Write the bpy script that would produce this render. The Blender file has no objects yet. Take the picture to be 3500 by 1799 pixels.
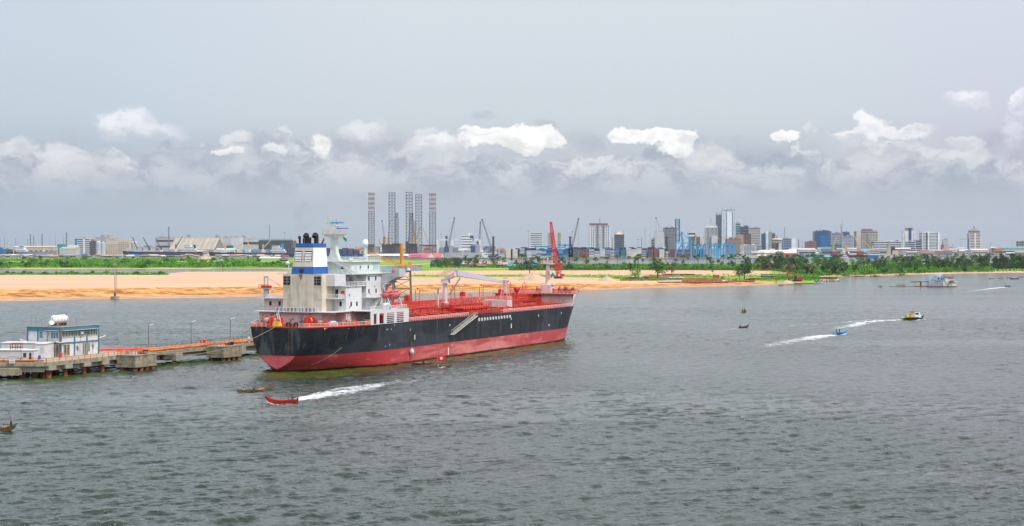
import bpy, math, random
from mathutils import Vector, Matrix, noise
R = math.radians
random.seed(7)
scene = bpy.context.scene
# ---------------------------------------------------------------- camera
F = 5600.0; H = 34.0; Y0 = 838.0; CX = 1750.0
cd = bpy.data.cameras.new('camera'); cam = bpy.data.objects.new('camera', cd)
scene.collection.objects.link(cam); scene.camera = cam
cam.location = (0, 0, H); cam.rotation_euler = (R(90), 0, 0)
cd.sensor_width = 36; cd.lens = 36 * F / 3500
cd.shift_y = -(899.5 - Y0) / 3500
cd.clip_start = 1; cd.clip_end = 60000
scene.view_settings.view_transform = 'Standard'
scene.view_settings.look = 'None'
scene.view_settings.exposure = 0.12
scene.view_settings.gamma = 1
scene.render.resolution_x = 1024; scene.render.resolution_y = 526
# ---------------------------------------------------------------- sun
SUN_EL, SUN_AZ = R(56), R(128)          # azimuth clockwise from +Y (view direction): right and a little behind
sd = bpy.data.lights.new('sun', 'SUN'); sun = bpy.data.objects.new('sun', sd)
scene.collection.objects.link(sun)
sd.energy = 3.3; sd.angle = R(3); sd.color = (1, .965, .91)
sdir = Vector((math.sin(SUN_AZ) * math.cos(SUN_EL), math.cos(SUN_AZ) * math.cos(SUN_EL), math.sin(SUN_EL)))
sun.rotation_euler = sdir.to_track_quat('Z', 'Y').to_euler()
sun.location = (0, 0, 300)

# ---------------------------------------------------------------- world sky with clouds (by direction)
w = bpy.data.worlds.new("World"); scene.world = w; w.use_nodes = True
wt = w.node_tree; wt.nodes.clear()
class NG:
    def __init__(s, nt): s.nt = nt
    def n(s, t, **k):
        a = s.nt.nodes.new(t)
        for q, v in k.items(): setattr(a, q, v)
        return a
    def put(s, inp, v):
        if hasattr(v, 'is_output'): s.nt.links.new(v, inp)
        else: inp.default_value = v
    def m(s, op, a, b=0.0, c=0.0, clamp=False):
        x = s.n('ShaderNodeMath', operation=op, use_clamp=clamp)
        s.put(x.inputs[0], a); s.put(x.inputs[1], b); s.put(x.inputs[2], c); return x.outputs[0]
    def vm(s, op, a, b=(0, 0, 0)):
        x = s.n('ShaderNodeVectorMath', operation=op); s.put(x.inputs[0], a); s.put(x.inputs[1], b)
        return x.outputs[1] if op in ('LENGTH', 'DOT_PRODUCT') else x.outputs[0]
    def mr(s, v, a, b, c=0.0, d=1.0, smooth=True):
        x = s.n('ShaderNodeMapRange', interpolation_type='SMOOTHSTEP' if smooth else 'LINEAR')
        for i, q in enumerate((v, a, b, c, d)): s.put(x.inputs[i], q)
        return x.outputs[0]
    def mix(s, f, a, b, bt='MIX'):
        x = s.n('ShaderNodeMix', data_type='RGBA', blend_type=bt)
        s.put(x.inputs[0], f)
        s.put(x.inputs[6], a if hasattr(a, 'is_output') else (*a, 1)); s.put(x.inputs[7], b if hasattr(b, 'is_output') else (*b, 1))
        return x.outputs[2]
    def noise(s, vec, scale, detail=4, rough=.5, col=False, dist=0.0):
        x = s.n('ShaderNodeTexNoise'); s.put(x.inputs['Vector'], vec)
        x.inputs['Scale'].default_value = scale; x.inputs['Detail'].default_value = detail
        x.inputs['Roughness'].default_value = rough; x.inputs['Distortion'].default_value = dist
        return x.outputs['Color' if col else 'Fac']
    def ramp(s, f, stops):
        x = s.n('ShaderNodeValToRGB'); s.put(x.inputs[0], f); e = x.color_ramp.elements
        while len(e) < len(stops): e.new(.5)
        for q, (p, c) in zip(e, stops): q.position = p; q.color = (*c, 1)
        return x.outputs[0]
g = NG(wt)
def sr(r, gg, b):
    def f(c):
        c /= 255.0
        return c / 12.92 if c <= .04045 else ((c + .055) / 1.055) ** 2.4
    return (f(r), f(gg), f(b))
sky = g.n('ShaderNodeTexSky', sky_type='NISHITA', sun_disc=False, sun_elevation=SUN_EL, sun_rotation=SUN_AZ)
sky.air_density = 1.2; sky.dust_density = 3
dirv = g.vm('NORMALIZE', g.n('ShaderNodeTexCoord').outputs['Generated'])
sep = g.n('ShaderNodeSeparateXYZ'); g.put(sep.inputs[0], dirv)
az = g.m('ARCTAN2', sep.outputs[0], sep.outputs[1]); el = g.m('ARCSINE', sep.outputs[2])
com = g.n('ShaderNodeCombineXYZ'); g.put(com.inputs[0], az); g.put(com.inputs[1], el)
P0 = com.outputs[0]
def ang(px, py): return (math.atan2(px - CX, F), math.atan2(Y0 - py, math.hypot(F, px - CX)), 0)
def EL(py): return math.atan2(Y0 - py, F)
base = g.ramp(g.m('MULTIPLY', el, 1 / .30, clamp=True), [
    (0.0, sr(176, 186, 198)), (EL(760) / .3, sr(181, 190, 201)), (EL(640) / .3, sr(183, 191, 201)), (EL(520) / .3, sr(192, 200, 209)),
    (EL(400) / .3, sr(203, 211, 219)), (EL(200) / .3, sr(208, 216, 224)), (EL(0) / .3, sr(211, 218, 226)), (.9, sr(224, 228, 234))])
tint = g.mix(g.mr(az, -.33, -.05), (.87, .93, .975), (1, 1, 1))
tint2 = g.mix(g.mr(az, .12, .33), (1, 1, 1), (.985, .965, 1.01))
col = g.mix(1.0, base, tint, 'MULTIPLY'); col = g.mix(1.0, col, tint2, 'MULTIPLY')
# soft streaky stratus
st = g.noise(g.vm('MULTIPLY', P0, (9, 42, 1)), 1.0, 5, .55)
band = g.m('MULTIPLY', g.mr(el, EL(740), EL(600)), g.mr(el, EL(440), EL(560)))
col = g.mix(g.m('MULTIPLY', band, g.mr(st, .38, .68, 0, .75)), col, sr(166, 176, 191))
st2 = g.noise(g.vm('MULTIPLY', P0, (6, 30, 1)), 1.0, 4, .5)
col = g.mix(g.m('MULTIPLY', g.m('MULTIPLY', band, g.mr(st2, .5, .75)), .5), col, sr(206, 208, 214))
# cloud bank: an uneven cumulus top line, billows and grey bases, fading down into flat stratus
wn = g.noise(P0, 40, 8, .62, col=True)
P1 = g.vm('ADD', P0, g.vm('MULTIPLY', g.vm('SUBTRACT', wn, (.5, .5, .5)), (.034, .026, 0)))
P2 = g.vm('ADD', P0, g.vm('MULTIPLY', g.vm('SUBTRACT', g.noise(P0, 14, 5, .5, col=True), (.5, .5, .5)), (.06, .03, 0)))
detail = g.noise(g.vm('MULTIPLY', P0, (1, 1.5, 1)), 60, 8, .62)
bil = g.m('ADD', g.m('MULTIPLY', g.noise(g.vm('MULTIPLY', P1, (1, 1.7, 1)), 26, 6, .6), .7), g.m('MULTIPLY', g.noise(g.vm('MULTIPLY', P1, (1, 1.9, 1)), 85, 5, .6), .3))
topn = g.noise(g.vm('MULTIPLY', P1, (1, .35, 1)), 15, 4, .55)
tline = g.m('ADD', g.m('MULTIPLY', g.m('SUBTRACT', topn, .5), .085), EL(505))
dd_ = g.m('SUBTRACT', tline, g.m('SUBTRACT', el, g.m('MULTIPLY', g.m('SUBTRACT', detail, .5), .016)))
bank = g.m('MULTIPLY', g.mr(dd_, -.0008, .0022), g.mr(el, EL(715), EL(570)))
lit = g.m('MULTIPLY', g.mr(dd_, .020, .0), g.mr(bil, .44, .58))
bcol = g.mix(g.mr(bil, .40, .58), sr(168, 177, 191), sr(203, 208, 216))
bcol = g.mix(g.m('MULTIPLY', lit, .6), bcol, sr(238, 240, 244))
col = g.mix(g.m('MULTIPLY', bank, .92), col, bcol)
def cloud(col, px, py, hw, hh, top, bot, op=1.0, soft=.45, P=None):
    c = ang(px, py)
    q = g.vm('MULTIPLY', g.vm('SUBTRACT', P or P1, c), (F / hw, F / hh, 0))
    mask = g.mr(g.m('ADD', g.vm('LENGTH', q), g.m('MULTIPLY', g.m('SUBTRACT', detail, .5), 1.3)), 1.12, 1.05 - soft, 0, op)
    s_ = g.n('ShaderNodeSeparateXYZ'); g.put(s_.inputs[0], q)
    sh = g.m('ADD', g.m('MULTIPLY', s_.outputs[1], .42), g.m('MULTIPLY', g.m('SUBTRACT', detail, .5), 3.0))
    return g.mix(mask, col, g.mix(g.mr(sh, -.45, .35), bot, top))
G1, G2, G3, WH, CR = sr(176, 185, 199), sr(192, 199, 209), sr(208, 212, 220), sr(255, 255, 255), sr(226, 228, 232)
for a in ((230, 470, 120, 50, sr(186, 194, 207), G1, .75), (620, 520, 190, 50, G2, G1, .6), (880, 490, 66, 60, sr(180, 189, 201), sr(176, 185, 198), .85), (1250, 490, 200, 66, sr(196, 202, 211), sr(176, 184, 196), .9),
          (1560, 510, 200, 46, G3, G2, .6), (1880, 500, 280, 60, G3, G2, .6), (2000, 490, 100, 50, sr(188, 195, 206), G1, .8), (2420, 495, 200, 50, G2, G1, .7), (3010, 505, 260, 60, G3, G2, .7), (3480, 490, 150, 110, G2, sr(180, 184, 200), .9), (1880, 440, 60, 22, G2, G1, .8), (1640, 418, 50, 20, G2, G1, .7)):
    col = cloud(col, *a[:6], op=a[6], soft=.8, P=P2)
for a in ((425, 425, 88, 42, sr(236, 238, 246), sr(200, 205, 216), .95, .5), (520, 448, 90, 34, sr(226, 229, 238), sr(196, 202, 214), .85, .6), (250, 560, 90, 42, sr(226, 226, 230), G3, .8, .7), (190, 530, 60, 32, sr(226, 228, 236), G3, .8, .6),
          (40, 505, 60, 22, CR, G3, .7, .6), (770, 522, 46, 12, sr(244, 245, 248), CR, .9, .4), (940, 508, 34, 18, sr(240, 242, 246), G3, .8, .5),
          (1095, 495, 36, 34, sr(252, 252, 252), CR, .9, .5), (1240, 450, 70, 24, sr(228, 232, 238), G3, .85, .6), (1210, 432, 30, 22, sr(232, 236, 242), G3, .7, .6),
          (1500, 478, 85, 30, sr(244, 246, 248), sr(216, 219, 225), .9, .55), (1760, 462, 135, 36, WH, sr(240, 240, 240), 1, .22), (1790, 492, 60, 28, WH, sr(226, 226, 226), .95, .35), (1860, 478, 75, 24, WH, sr(226, 228, 230), 1, .25), (1650, 440, 60, 14, WH, sr(236, 236, 238), .9, .35),
          (2150, 478, 72, 24, WH, CR, 1, .25), (2250, 470, 90, 28, WH, sr(234, 234, 234), 1, .25), (2350, 455, 40, 16, WH, CR, 1, .3), (2290, 505, 50, 26, WH, sr(224, 224, 226), .95, .4), (2420, 530, 90, 34, sr(228, 226, 224), G3, .7, .6),
          (2692, 458, 44, 18, WH, sr(236, 236, 238), 1, .25), (2775, 440, 14, 24, CR, G3, .7, .6), (2985, 425, 40, 26, sr(246, 247, 250), CR, .95, .4), (3060, 445, 95, 22, sr(240, 241, 246), G3, .9, .4), (2920, 462, 90, 18, sr(244, 244, 248), G3, .9, .4), (3000, 500, 110, 20, sr(230, 230, 234), G2, .75, .6),
          (3310, 340, 62, 26, sr(240, 241, 250), sr(216, 217, 228), .95, .6), (3280, 495, 50, 26, sr(232, 233, 240), G3, .8, .5), (3490, 350, 26, 34, sr(238, 238, 248), sr(205, 205, 220), .95, .4), (3450, 440, 36, 50, sr(222, 223, 236), sr(196, 198, 214), .8, .5)):
    col = cloud(col, a[0], a[1], a[2] * 1.22, a[3] * 1.3, a[4], a[5], op=a[6], soft=max(.18, a[7] - .05))
nish = g.vm('MULTIPLY', sky.outputs[0], (.1, .1, .1))
col = g.mix(.94, nish, col)
col = g.vm('MULTIPLY', col, g.mix(g.m('MULTIPLY', g.mr(el, .15, .30), g.mr(el, 1.0, .42)), (1, 1, 1), (1.95, 1.95, 1.93)))  # unseen sky above the frame brightened to shape the water's reflections
bg = g.n('ShaderNodeBackground'); g.put(bg.inputs[0], col); bg.inputs[1].default_value = 1.0
out = g.n('ShaderNodeOutputWorld'); wt.links.new(bg.outputs[0], out.inputs[0])

# ---------------------------------------------------------------- helpers
def at(px, py, z=0.0):
    D = F * (H - z) / (py - Y0); return Vector(((px - CX) / F * D, D, z))
def atD(px, py, D): return Vector(((px - CX) / F * D, D, H - (py - Y0) / F * D))
def lerp(a, b, t): return a + (b - a) * t
def tab(T, x):
    if x <= T[0][0]: return T[0][1]
    for (a, b), (c, d) in zip(T, T[1:]):
        if x <= c: return b + (d - b) * (x - a) / (c - a)
    return T[-1][1]
def nz(x, y, z=0.0): return noise.noise(Vector((x, y, z)))
def link(o): scene.collection.objects.link(o); return o
def tag(o, label=None, cat=None, group=None, kind=None):
    if label: o['label'] = label
    if cat: o['category'] = cat
    if group: o['group'] = group
    if kind: o['kind'] = kind
    return o
def thing(name, label, cat, loc=(0, 0, 0), rz=0.0, group=None):
    o = link(bpy.data.objects.new(name, None)); o.location = loc; o.rotation_euler = (0, 0, rz); o.empty_display_size = .5
    return tag(o, label, cat, group)
def copy_tree(o, parent=None):
    c = o.copy(); link(c); c.parent = parent
    for ch in list(o.children): copy_tree(ch, c)
    return c
class MB:
    def __init__(s): s.v = []; s.f = []; s.mi = []; s.cur = 0; s.M = None
    def add(s, vs, fs):
        b = len(s.v)
        for p in vs:
            p = Vector(p); s.v.append(s.M @ p if s.M else p)
        for f in fs: s.f.append([b + i for i in f]); s.mi.append(s.cur)
        return s
    def box(s, x0, x1, y0, y1, z0, z1, top=(0, 0)):
        tx, ty = top
        v = [(x0, y0, z0), (x1, y0, z0), (x1, y1, z0), (x0, y1, z0), (x0 + tx, y0 + ty, z1), (x1 - tx, y0 + ty, z1), (x1 - tx, y1 - ty, z1), (x0 + tx, y1 - ty, z1)]
        return s.add(v, [(0, 3, 2, 1), (4, 5, 6, 7), (0, 1, 5, 4), (1, 2, 6, 5), (2, 3, 7, 6), (3, 0, 4, 7)])
    def cbox(s, c, d): return s.box(c[0] - d[0] / 2, c[0] + d[0] / 2, c[1] - d[1] / 2, c[1] + d[1] / 2, c[2] - d[2] / 2, c[2] + d[2] / 2)
    def tube(s, p, q, r, r2=None, n=6, cap=True):
        p = Vector(p); q = Vector(q); r2 = r if r2 is None else r2
        d = (q - p)
        if d.length < 1e-6: return s
        d.normalize(); u = d.cross(Vector((0, 0, 1)))
        if u.length < 1e-3: u = Vector((1, 0, 0))
        u.normalize(); w_ = d.cross(u)
        v = []
        for c, rr in ((p, r), (q, r2)):
            for i in range(n):
                a = 2 * math.pi * (i + .5) / n; v.append(c + (u * math.cos(a) + w_ * math.sin(a)) * rr)
        f = [(i, (i + 1) % n, n + (i + 1) % n, n + i) for i in range(n)]
        if cap: f += [tuple(range(n - 1, -1, -1)), tuple(range(n, 2 * n))]
        return s.add(v, f)
    def path(s, pts, r, n=6):
        for a, b in zip(pts, pts[1:]): s.tube(a, b, r, n=n)
        return s
    def lathe(s, prof, c=(0, 0, 0), n=12, axis='z', cap=True):
        v = []; k = len(prof)
        for r, h in prof:
            for i in range(n):
                a = 2 * math.pi * i / n; x, y = r * math.cos(a), r * math.sin(a)
                p = (x, y, h) if axis == 'z' else ((h, x, y) if axis == 'x' else (y, h, x))
                v.append((p[0] + c[0], p[1] + c[1], p[2] + c[2]))
        f = [(j * n + i, j * n + (i + 1) % n, (j + 1) * n + (i + 1) % n, (j + 1) * n + i) for j in range(k - 1) for i in range(n)]
        if cap: f += [tuple(range(n - 1, -1, -1)), tuple(range((k - 1) * n, k * n))]
        return s.add(v, f)
    def prism(s, poly, a0, a1, axis='y'):
        n = len(poly); v = []
        for a in (a0, a1):
            for x, z in poly: v.append((x, a, z) if axis == 'y' else ((a, x, z) if axis == 'x' else (x, z, a)))
        return s.add(v, [tuple(range(n)), tuple(range(2 * n - 1, n - 1, -1))] + [(i, n + i, n + (i + 1) % n, (i + 1) % n) for i in range(n)])
    def lattice(s, p, q, w0, w1, bays, r=.15, n=4, rb=None):
        """square lattice mast or boom from p to q"""
        p = Vector(p); q = Vector(q); d = (q - p).normalized(); u = d.cross(Vector((0, 0, 1)))
        if u.length < 1e-2: u = Vector((1, 0, 0))
        u.normalize(); w_ = d.cross(u).normalized(); rb = rb or r * .6; prev = None
        for k in range(bays + 1):
            t = k / bays; c = p.lerp(q, t); h = lerp(w0, w1, t) / 2
            ring = [c + u * h + w_ * h, c - u * h + w_ * h, c - u * h - w_ * h, c + u * h - w_ * h]
            for i in range(4):
                s.tube(ring[i], ring[(i + 1) % 4], rb, n=3, cap=False)
                if prev:
                    s.tube(prev[i], ring[i], r, n=n, cap=False)
                    a, b = (prev[i], ring[(i + 1) % 4]) if k % 2 else (prev[(i + 1) % 4], ring[i])
                    s.tube(a, b, rb, n=3, cap=False)
            prev = ring
        return s
    def mesh(s, name, mats, smooth=False):
        me = bpy.data.meshes.new(name); me.from_pydata([tuple(v) for v in s.v], [], s.f)
        for m_ in (mats if isinstance(mats, (list, tuple)) else [mats]): me.materials.append(m_)
        if any(s.mi): me.polygons.foreach_set('material_index', s.mi)
        if smooth: me.polygons.foreach_set('use_smooth', [True] * len(me.polygons))
        me.update(); return me
    def build(s, name, mats, parent=None, loc=None, rot=None, smooth=False, label=None):
        o = link(bpy.data.objects.new(name, s.mesh(name, mats, smooth)))
        if parent: o.parent = parent
        if loc is not None: o.location = loc
        if rot is not None: o.rotation_euler = rot
        if label: o['label'] = label
        return o
MATS = {}
def mat(name, color, rough=.6, var=.12, scale=1.0, metal=0.0, streak=0.0, streak_col=(.16, .07, .03), bump=0.0, spec=.4, emit=0.0, var2=None):
    if name in MATS: return MATS[name]
    m_ = bpy.data.materials.new(name); m_.use_nodes = True; nt = m_.node_tree; nt.nodes.clear(); q = NG(nt)
    b = q.n('ShaderNodeBsdfPrincipled'); o = q.n('ShaderNodeOutputMaterial'); nt.links.new(b.outputs[0], o.inputs[0])
    tc = q.n('ShaderNodeTexCoord').outputs['Object']
    n1 = q.noise(tc, scale, 6, .6)
    lo = tuple(c * (1 - var) for c in color); hi = tuple(min(1, c * (1 + var)) for c in color)
    if var2: lo = var2
    c = q.mix(q.mr(n1, .35, .65), lo, hi)
    if streak:
        sv = q.noise(q.vm('MULTIPLY', tc, (1.6, 1.6, .12)), 1.0, 5, .6)
        c = q.mix(q.mr(sv, .55, .8, 0, streak), c, streak_col)
    q.put(b.inputs['Base Color'], c)
    q.put(b.inputs['Roughness'], q.mr(n1, .3, .7, max(.02, rough - .08), min(1, rough + .08)))
    b.inputs['Metallic'].default_value = metal; b.inputs['Specular IOR Level'].default_value = spec
    if bump:
        bn = q.n('ShaderNodeBump'); q.put(bn.inputs['Height'], q.noise(tc, scale * 4, 5, .6)); bn.inputs['Strength'].default_value = bump
        bn.inputs['Distance'].default_value = .1; nt.links.new(bn.outputs[0], b.inputs['Normal'])
    MATS[name] = m_; return m_
# ---------------------------------------------------------------- water
def water_mat():
    m_ = bpy.data.materials.new('harbour_water'); m_.use_nodes = True; nt = m_.node_tree; nt.nodes.clear(); q = NG(nt)
    b = q.n('ShaderNodeBsdfPrincipled'); o = q.n('ShaderNodeOutputMaterial'); nt.links.new(b.outputs[0], o.inputs[0])
    tc = q.n('ShaderNodeTexCoord').outputs['Object']
    big = q.noise(q.vm('MULTIPLY', tc, (.010, .004, 1)), 1, 4, .55)
    wc = q.mix(q.mr(big, .35, .65), (.013, .024, .018), (.021, .036, .024))
    def reflection_tint(x0, y0, x1, y1, wd):   # green painted in where hull and jetty piles keep the sky's reflection away
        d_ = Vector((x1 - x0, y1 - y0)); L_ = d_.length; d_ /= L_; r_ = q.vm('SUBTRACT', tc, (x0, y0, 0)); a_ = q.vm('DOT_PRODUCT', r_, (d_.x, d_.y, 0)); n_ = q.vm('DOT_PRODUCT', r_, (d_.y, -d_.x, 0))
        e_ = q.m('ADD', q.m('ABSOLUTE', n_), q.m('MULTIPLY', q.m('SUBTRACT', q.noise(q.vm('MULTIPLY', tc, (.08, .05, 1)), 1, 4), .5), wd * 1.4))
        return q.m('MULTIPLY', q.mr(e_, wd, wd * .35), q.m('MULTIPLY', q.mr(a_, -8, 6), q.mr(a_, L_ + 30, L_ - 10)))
    wc = q.mix(q.m('MULTIPLY', reflection_tint(-62, 418, 12, 566, 17), .9), wc, (.052, .080, .010)); wc = q.mix(q.m('MULTIPLY', reflection_tint(-160, 406, -120, 408, 7), .8), wc, (.050, .090, .012)); wc = q.mix(q.m('MULTIPLY', reflection_tint(-120, 408, -74, 512, 6), .8), wc, (.050, .090, .012))
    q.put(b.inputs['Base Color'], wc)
    b.inputs['Roughness'].default_value = .12; b.inputs['IOR'].default_value = 1.33
    h3 = q.noise(q.vm('MULTIPLY', tc, (1.5, 1.2, 1)), 1, 4, .6, dist=.5)
    h2 = q.noise(q.vm('MULTIPLY', tc, (.5, .3, 1)), 1, 3, .5, dist=.5)
    hh = q.m('ADD', q.m('MULTIPLY', h3, .40), q.m('MULTIPLY', h2, .5)); calm = q.m('MULTIPLY', q.mr(big, .35, .65, .6, 1.1), q.mr(q.noise(q.vm('MULTIPLY', tc, (.0035, .016, 1)), 1, 5, .6, dist=.8), .38, .5, .45, 1.0))
    bn = q.n('ShaderNodeBump'); q.put(bn.inputs['Height'], q.m('MULTIPLY', hh, calm)); bn.inputs['Strength'].default_value = 1; bn.inputs['Distance'].default_value = WAVE
    nt.links.new(bn.outputs[0], b.inputs['Normal'])
    return m_
WAVE = .85
import numpy as np
_r = np.random.RandomState(12); NW = 56
_lam = np.exp(_r.uniform(math.log(1.1), math.log(11), NW)); _th = _r.normal(R(-62), R(34), NW); _ph = _r.uniform(0, 6.28, NW); _sl = .046 * np.where(_lam > 6, .6, 1.0)
def wz(x, y):
    x = np.asarray(x, dtype=np.float64); y = np.asarray(y, dtype=np.float64)
    gx = x + 1.6 * np.sin(y * .045 + .8 * np.sin(x * .021)); gy = y + 1.6 * np.sin(x * .051 + .9 * np.sin(y * .018)); h = np.zeros_like(gx)
    for l_, t_, p_, s_ in zip(_lam, _th, _ph, _sl):
        k_ = 6.2832 / l_; ph = k_ * (gx * math.cos(t_) + gy * math.sin(t_)) + p_; h += s_ / k_ * (np.sin(ph) + .18 * np.cos(2 * ph))
    patch = .86 + .26 * np.sin(x * .011 + 2.1 * np.sin(y * .006)) * np.sin(y * .009 + 1.7 * np.sin(x * .005)) + .14 * np.sin(x * .034 + y * .021)
    return h * patch * np.clip((1060 - y) / 260, 0, 1) * np.clip((y - 172) / 16, 0, 1) * np.clip((.54 - np.abs(x / y)) / .03, 0, 1)
nc_, nr_ = 1100, 940; aa_ = np.linspace(-.54, .54, nc_); yy_ = 172 * (1060 / 172.) ** np.linspace(0, 1, nr_); YY, AA = np.meshgrid(yy_, aa_, indexing='ij'); XX = AA * YY; ZZ = wz(XX, YY)
co = np.stack([XX, YY, ZZ], -1).reshape(-1, 3); ext = np.array([(-16000, -300, 0), (16000, -300, 0), (16000, 15000, 0), (-16000, 15000, 0)], dtype=float); NV = len(co)
ii_ = (np.arange(nr_ - 1)[:, None] * nc_ + np.arange(nc_ - 1)[None, :]).reshape(-1); qd = np.stack([ii_, ii_ + 1, ii_ + nc_ + 1, ii_ + nc_], -1)
c00, c01, c10, c11 = 0, nc_ - 1, (nr_ - 1) * nc_, nr_ * nc_ - 1
qd = np.concatenate([qd, np.array([[NV, NV + 1, c01, c00], [NV + 1, NV + 2, c11, c01], [NV + 2, NV + 3, c10, c11], [NV + 3, NV, c00, c10]])]); me = bpy.data.meshes.new('water'); co = np.concatenate([co, ext])
me.vertices.add(len(co)); me.vertices.foreach_set('co', co.ravel()); me.loops.add(qd.size); me.loops.foreach_set('vertex_index', qd.ravel().astype(np.int32)); me.polygons.add(len(qd)); me.polygons.foreach_set('loop_start', np.arange(0, qd.size, 4, dtype=np.int32)); me.polygons.foreach_set('use_smooth', np.concatenate([np.ones(len(qd) - 4, bool), np.zeros(4, bool)]))
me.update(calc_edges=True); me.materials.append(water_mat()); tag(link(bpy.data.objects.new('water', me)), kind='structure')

# ---------------------------------------------------------------- land sheets
def land_mat():
    m_ = bpy.data.materials.new('sand_and_grass'); m_.use_nodes = True; nt = m_.node_tree; nt.nodes.clear(); q = NG(nt)
    b = q.n('ShaderNodeBsdfPrincipled'); o = q.n('ShaderNodeOutputMaterial'); nt.links.new(b.outputs[0], o.inputs[0])
    tc = q.n('ShaderNodeTexCoord').outputs['Object']
    gr = q.n('ShaderNodeAttribute'); gr.attribute_name = 'grass'
    st = q.n('ShaderNodeAttribute'); st.attribute_name = 'wet'
    cl = q.n('ShaderNodeAttribute'); cl.attribute_name = 'bank'
    s1 = q.noise(q.vm('MULTIPLY', tc, (.006, .03, 1)), 1, 6, .6)
    sand = q.mix(q.mr(s1, .3, .7), sr(194, 152, 124), sr(208, 168, 138))
    tr = q.noise(q.vm('MULTIPLY', tc, (.004, .12, 1)), 1, 5, .6)
    sand = q.mix(q.mr(tr, .55, .72, 0, .6), sand, sr(172, 128, 100))
    bank = q.mix(q.mr(q.noise(q.vm('MULTIPLY', tc, (.035, .09, .5)), 1, 9, .7, dist=1.6), .40, .58), sr(140, 94, 50), sr(220, 160, 96))  # dark tone painted in for shadow on the bank's relief
    crk = q.noise(q.vm('MULTIPLY', tc, (.09, .09, .6)), 1, 8, .7, dist=2.0)
    bank = q.mix(q.mr(q.m('ABSOLUTE', q.m('SUBTRACT', crk, .5)), .020, .0, 0, .75), bank, sr(104, 76, 46))  # dark crack lines also painted as shadow streaks
    sand = q.mix(cl.outputs['Fac'], sand, bank)
    sand = q.mix(q.mr(q.m('ADD', st.outputs['Fac'], q.m('MULTIPLY', q.m('SUBTRACT', q.noise(tc, .2, 5), .5), .5)), .3, .7), sand, sr(150, 132, 110))
    g1 = q.noise(q.vm('MULTIPLY', tc, (.02, .05, 1)), 1, 6, .65)
    g2 = q.noise(q.vm('MULTIPLY', tc, (.006, .02, 1)), 1, 4, .6)
    grass = q.mix(q.mr(g1, .35, .65), sr(84, 120, 34), sr(128, 160, 50))
    grass = q.mix(q.mr(g2, .5, .7), grass, sr(176, 178, 78))
    edge = q.m('ADD', gr.outputs['Fac'], q.m('MULTIPLY', q.m('SUBTRACT', q.noise(q.vm('MULTIPLY', tc, (.03, .06, 1)), 1, 7, .7), .5), 1.1))
    c = q.mix(q.mr(edge, .45, .6), sand, grass)
    q.put(b.inputs['Base Color'], c); b.inputs['Roughness'].default_value = .9; b.inputs['Specular IOR Level'].default_value = .15
    bn = q.n('ShaderNodeBump'); q.put(bn.inputs['Height'], q.noise(tc, .4, 7, .65)); bn.inputs['Strength'].default_value = .6; bn.inputs['Distance'].default_value = .5
    nt.links.new(bn.outputs[0], b.inputs['Normal'])
    return m_
LAND = land_mat()
def grid(name, pxs, rows, fn):
    """fn(px, row) -> (D, z, grass, wet, bank)"""
    V = []; A = [[], [], []]; n = len(rows)
    for px in pxs:
        for r_ in rows:
            D, z, a, b, c = fn(px, r_); V.append(((px - CX) / F * D, D, z)); A[0].append(a); A[1].append(b); A[2].append(c)
    me = bpy.data.meshes.new(name)
    me.from_pydata(V, [], [(i * n + j, (i + 1) * n + j, (i + 1) * n + j + 1, i * n + j + 1) for i in range(len(pxs) - 1) for j in range(n - 1)])
    for k, nm in enumerate(('grass', 'wet', 'bank')):
        at_ = me.attributes.new(nm, 'FLOAT', 'POINT'); at_.data.foreach_set('value', A[k])
    me.polygons.foreach_set('use_smooth', [True] * len(me.polygons))
    me.materials.append(LAND); me.update()
    return tag(link(bpy.data.objects.new(name, me)), kind='structure')
yD = lambda y, z=0: F * (H - z) / (y - Y0)
FR = [(-800, yD(1033)), (0, yD(1029)), (400, yD(1021)), (900, yD(1014)), (1500, yD(1001)), (1980, yD(993)), (2200, yD(985)), (2600, yD(975)), (2700, yD(971)), (2760, yD(969)), (2800, yD(968))]
BK = [(-800, 1840), (560, 1840), (640, 1960), (1200, 2000), (1440, 2040), (2560, 2060), (2700, 1840), (2760, 1560), (2800, 1430)]
HC = [(-800, 5.6), (1700, 5.2), (1950, 4.6), (2150, 2.6), (2400, 2.2), (2800, 1.6)]
WC = [(-800, 62), (900, 56), (1500, 38), (2000, 34), (2150, 40), (2800, 30)]
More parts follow.
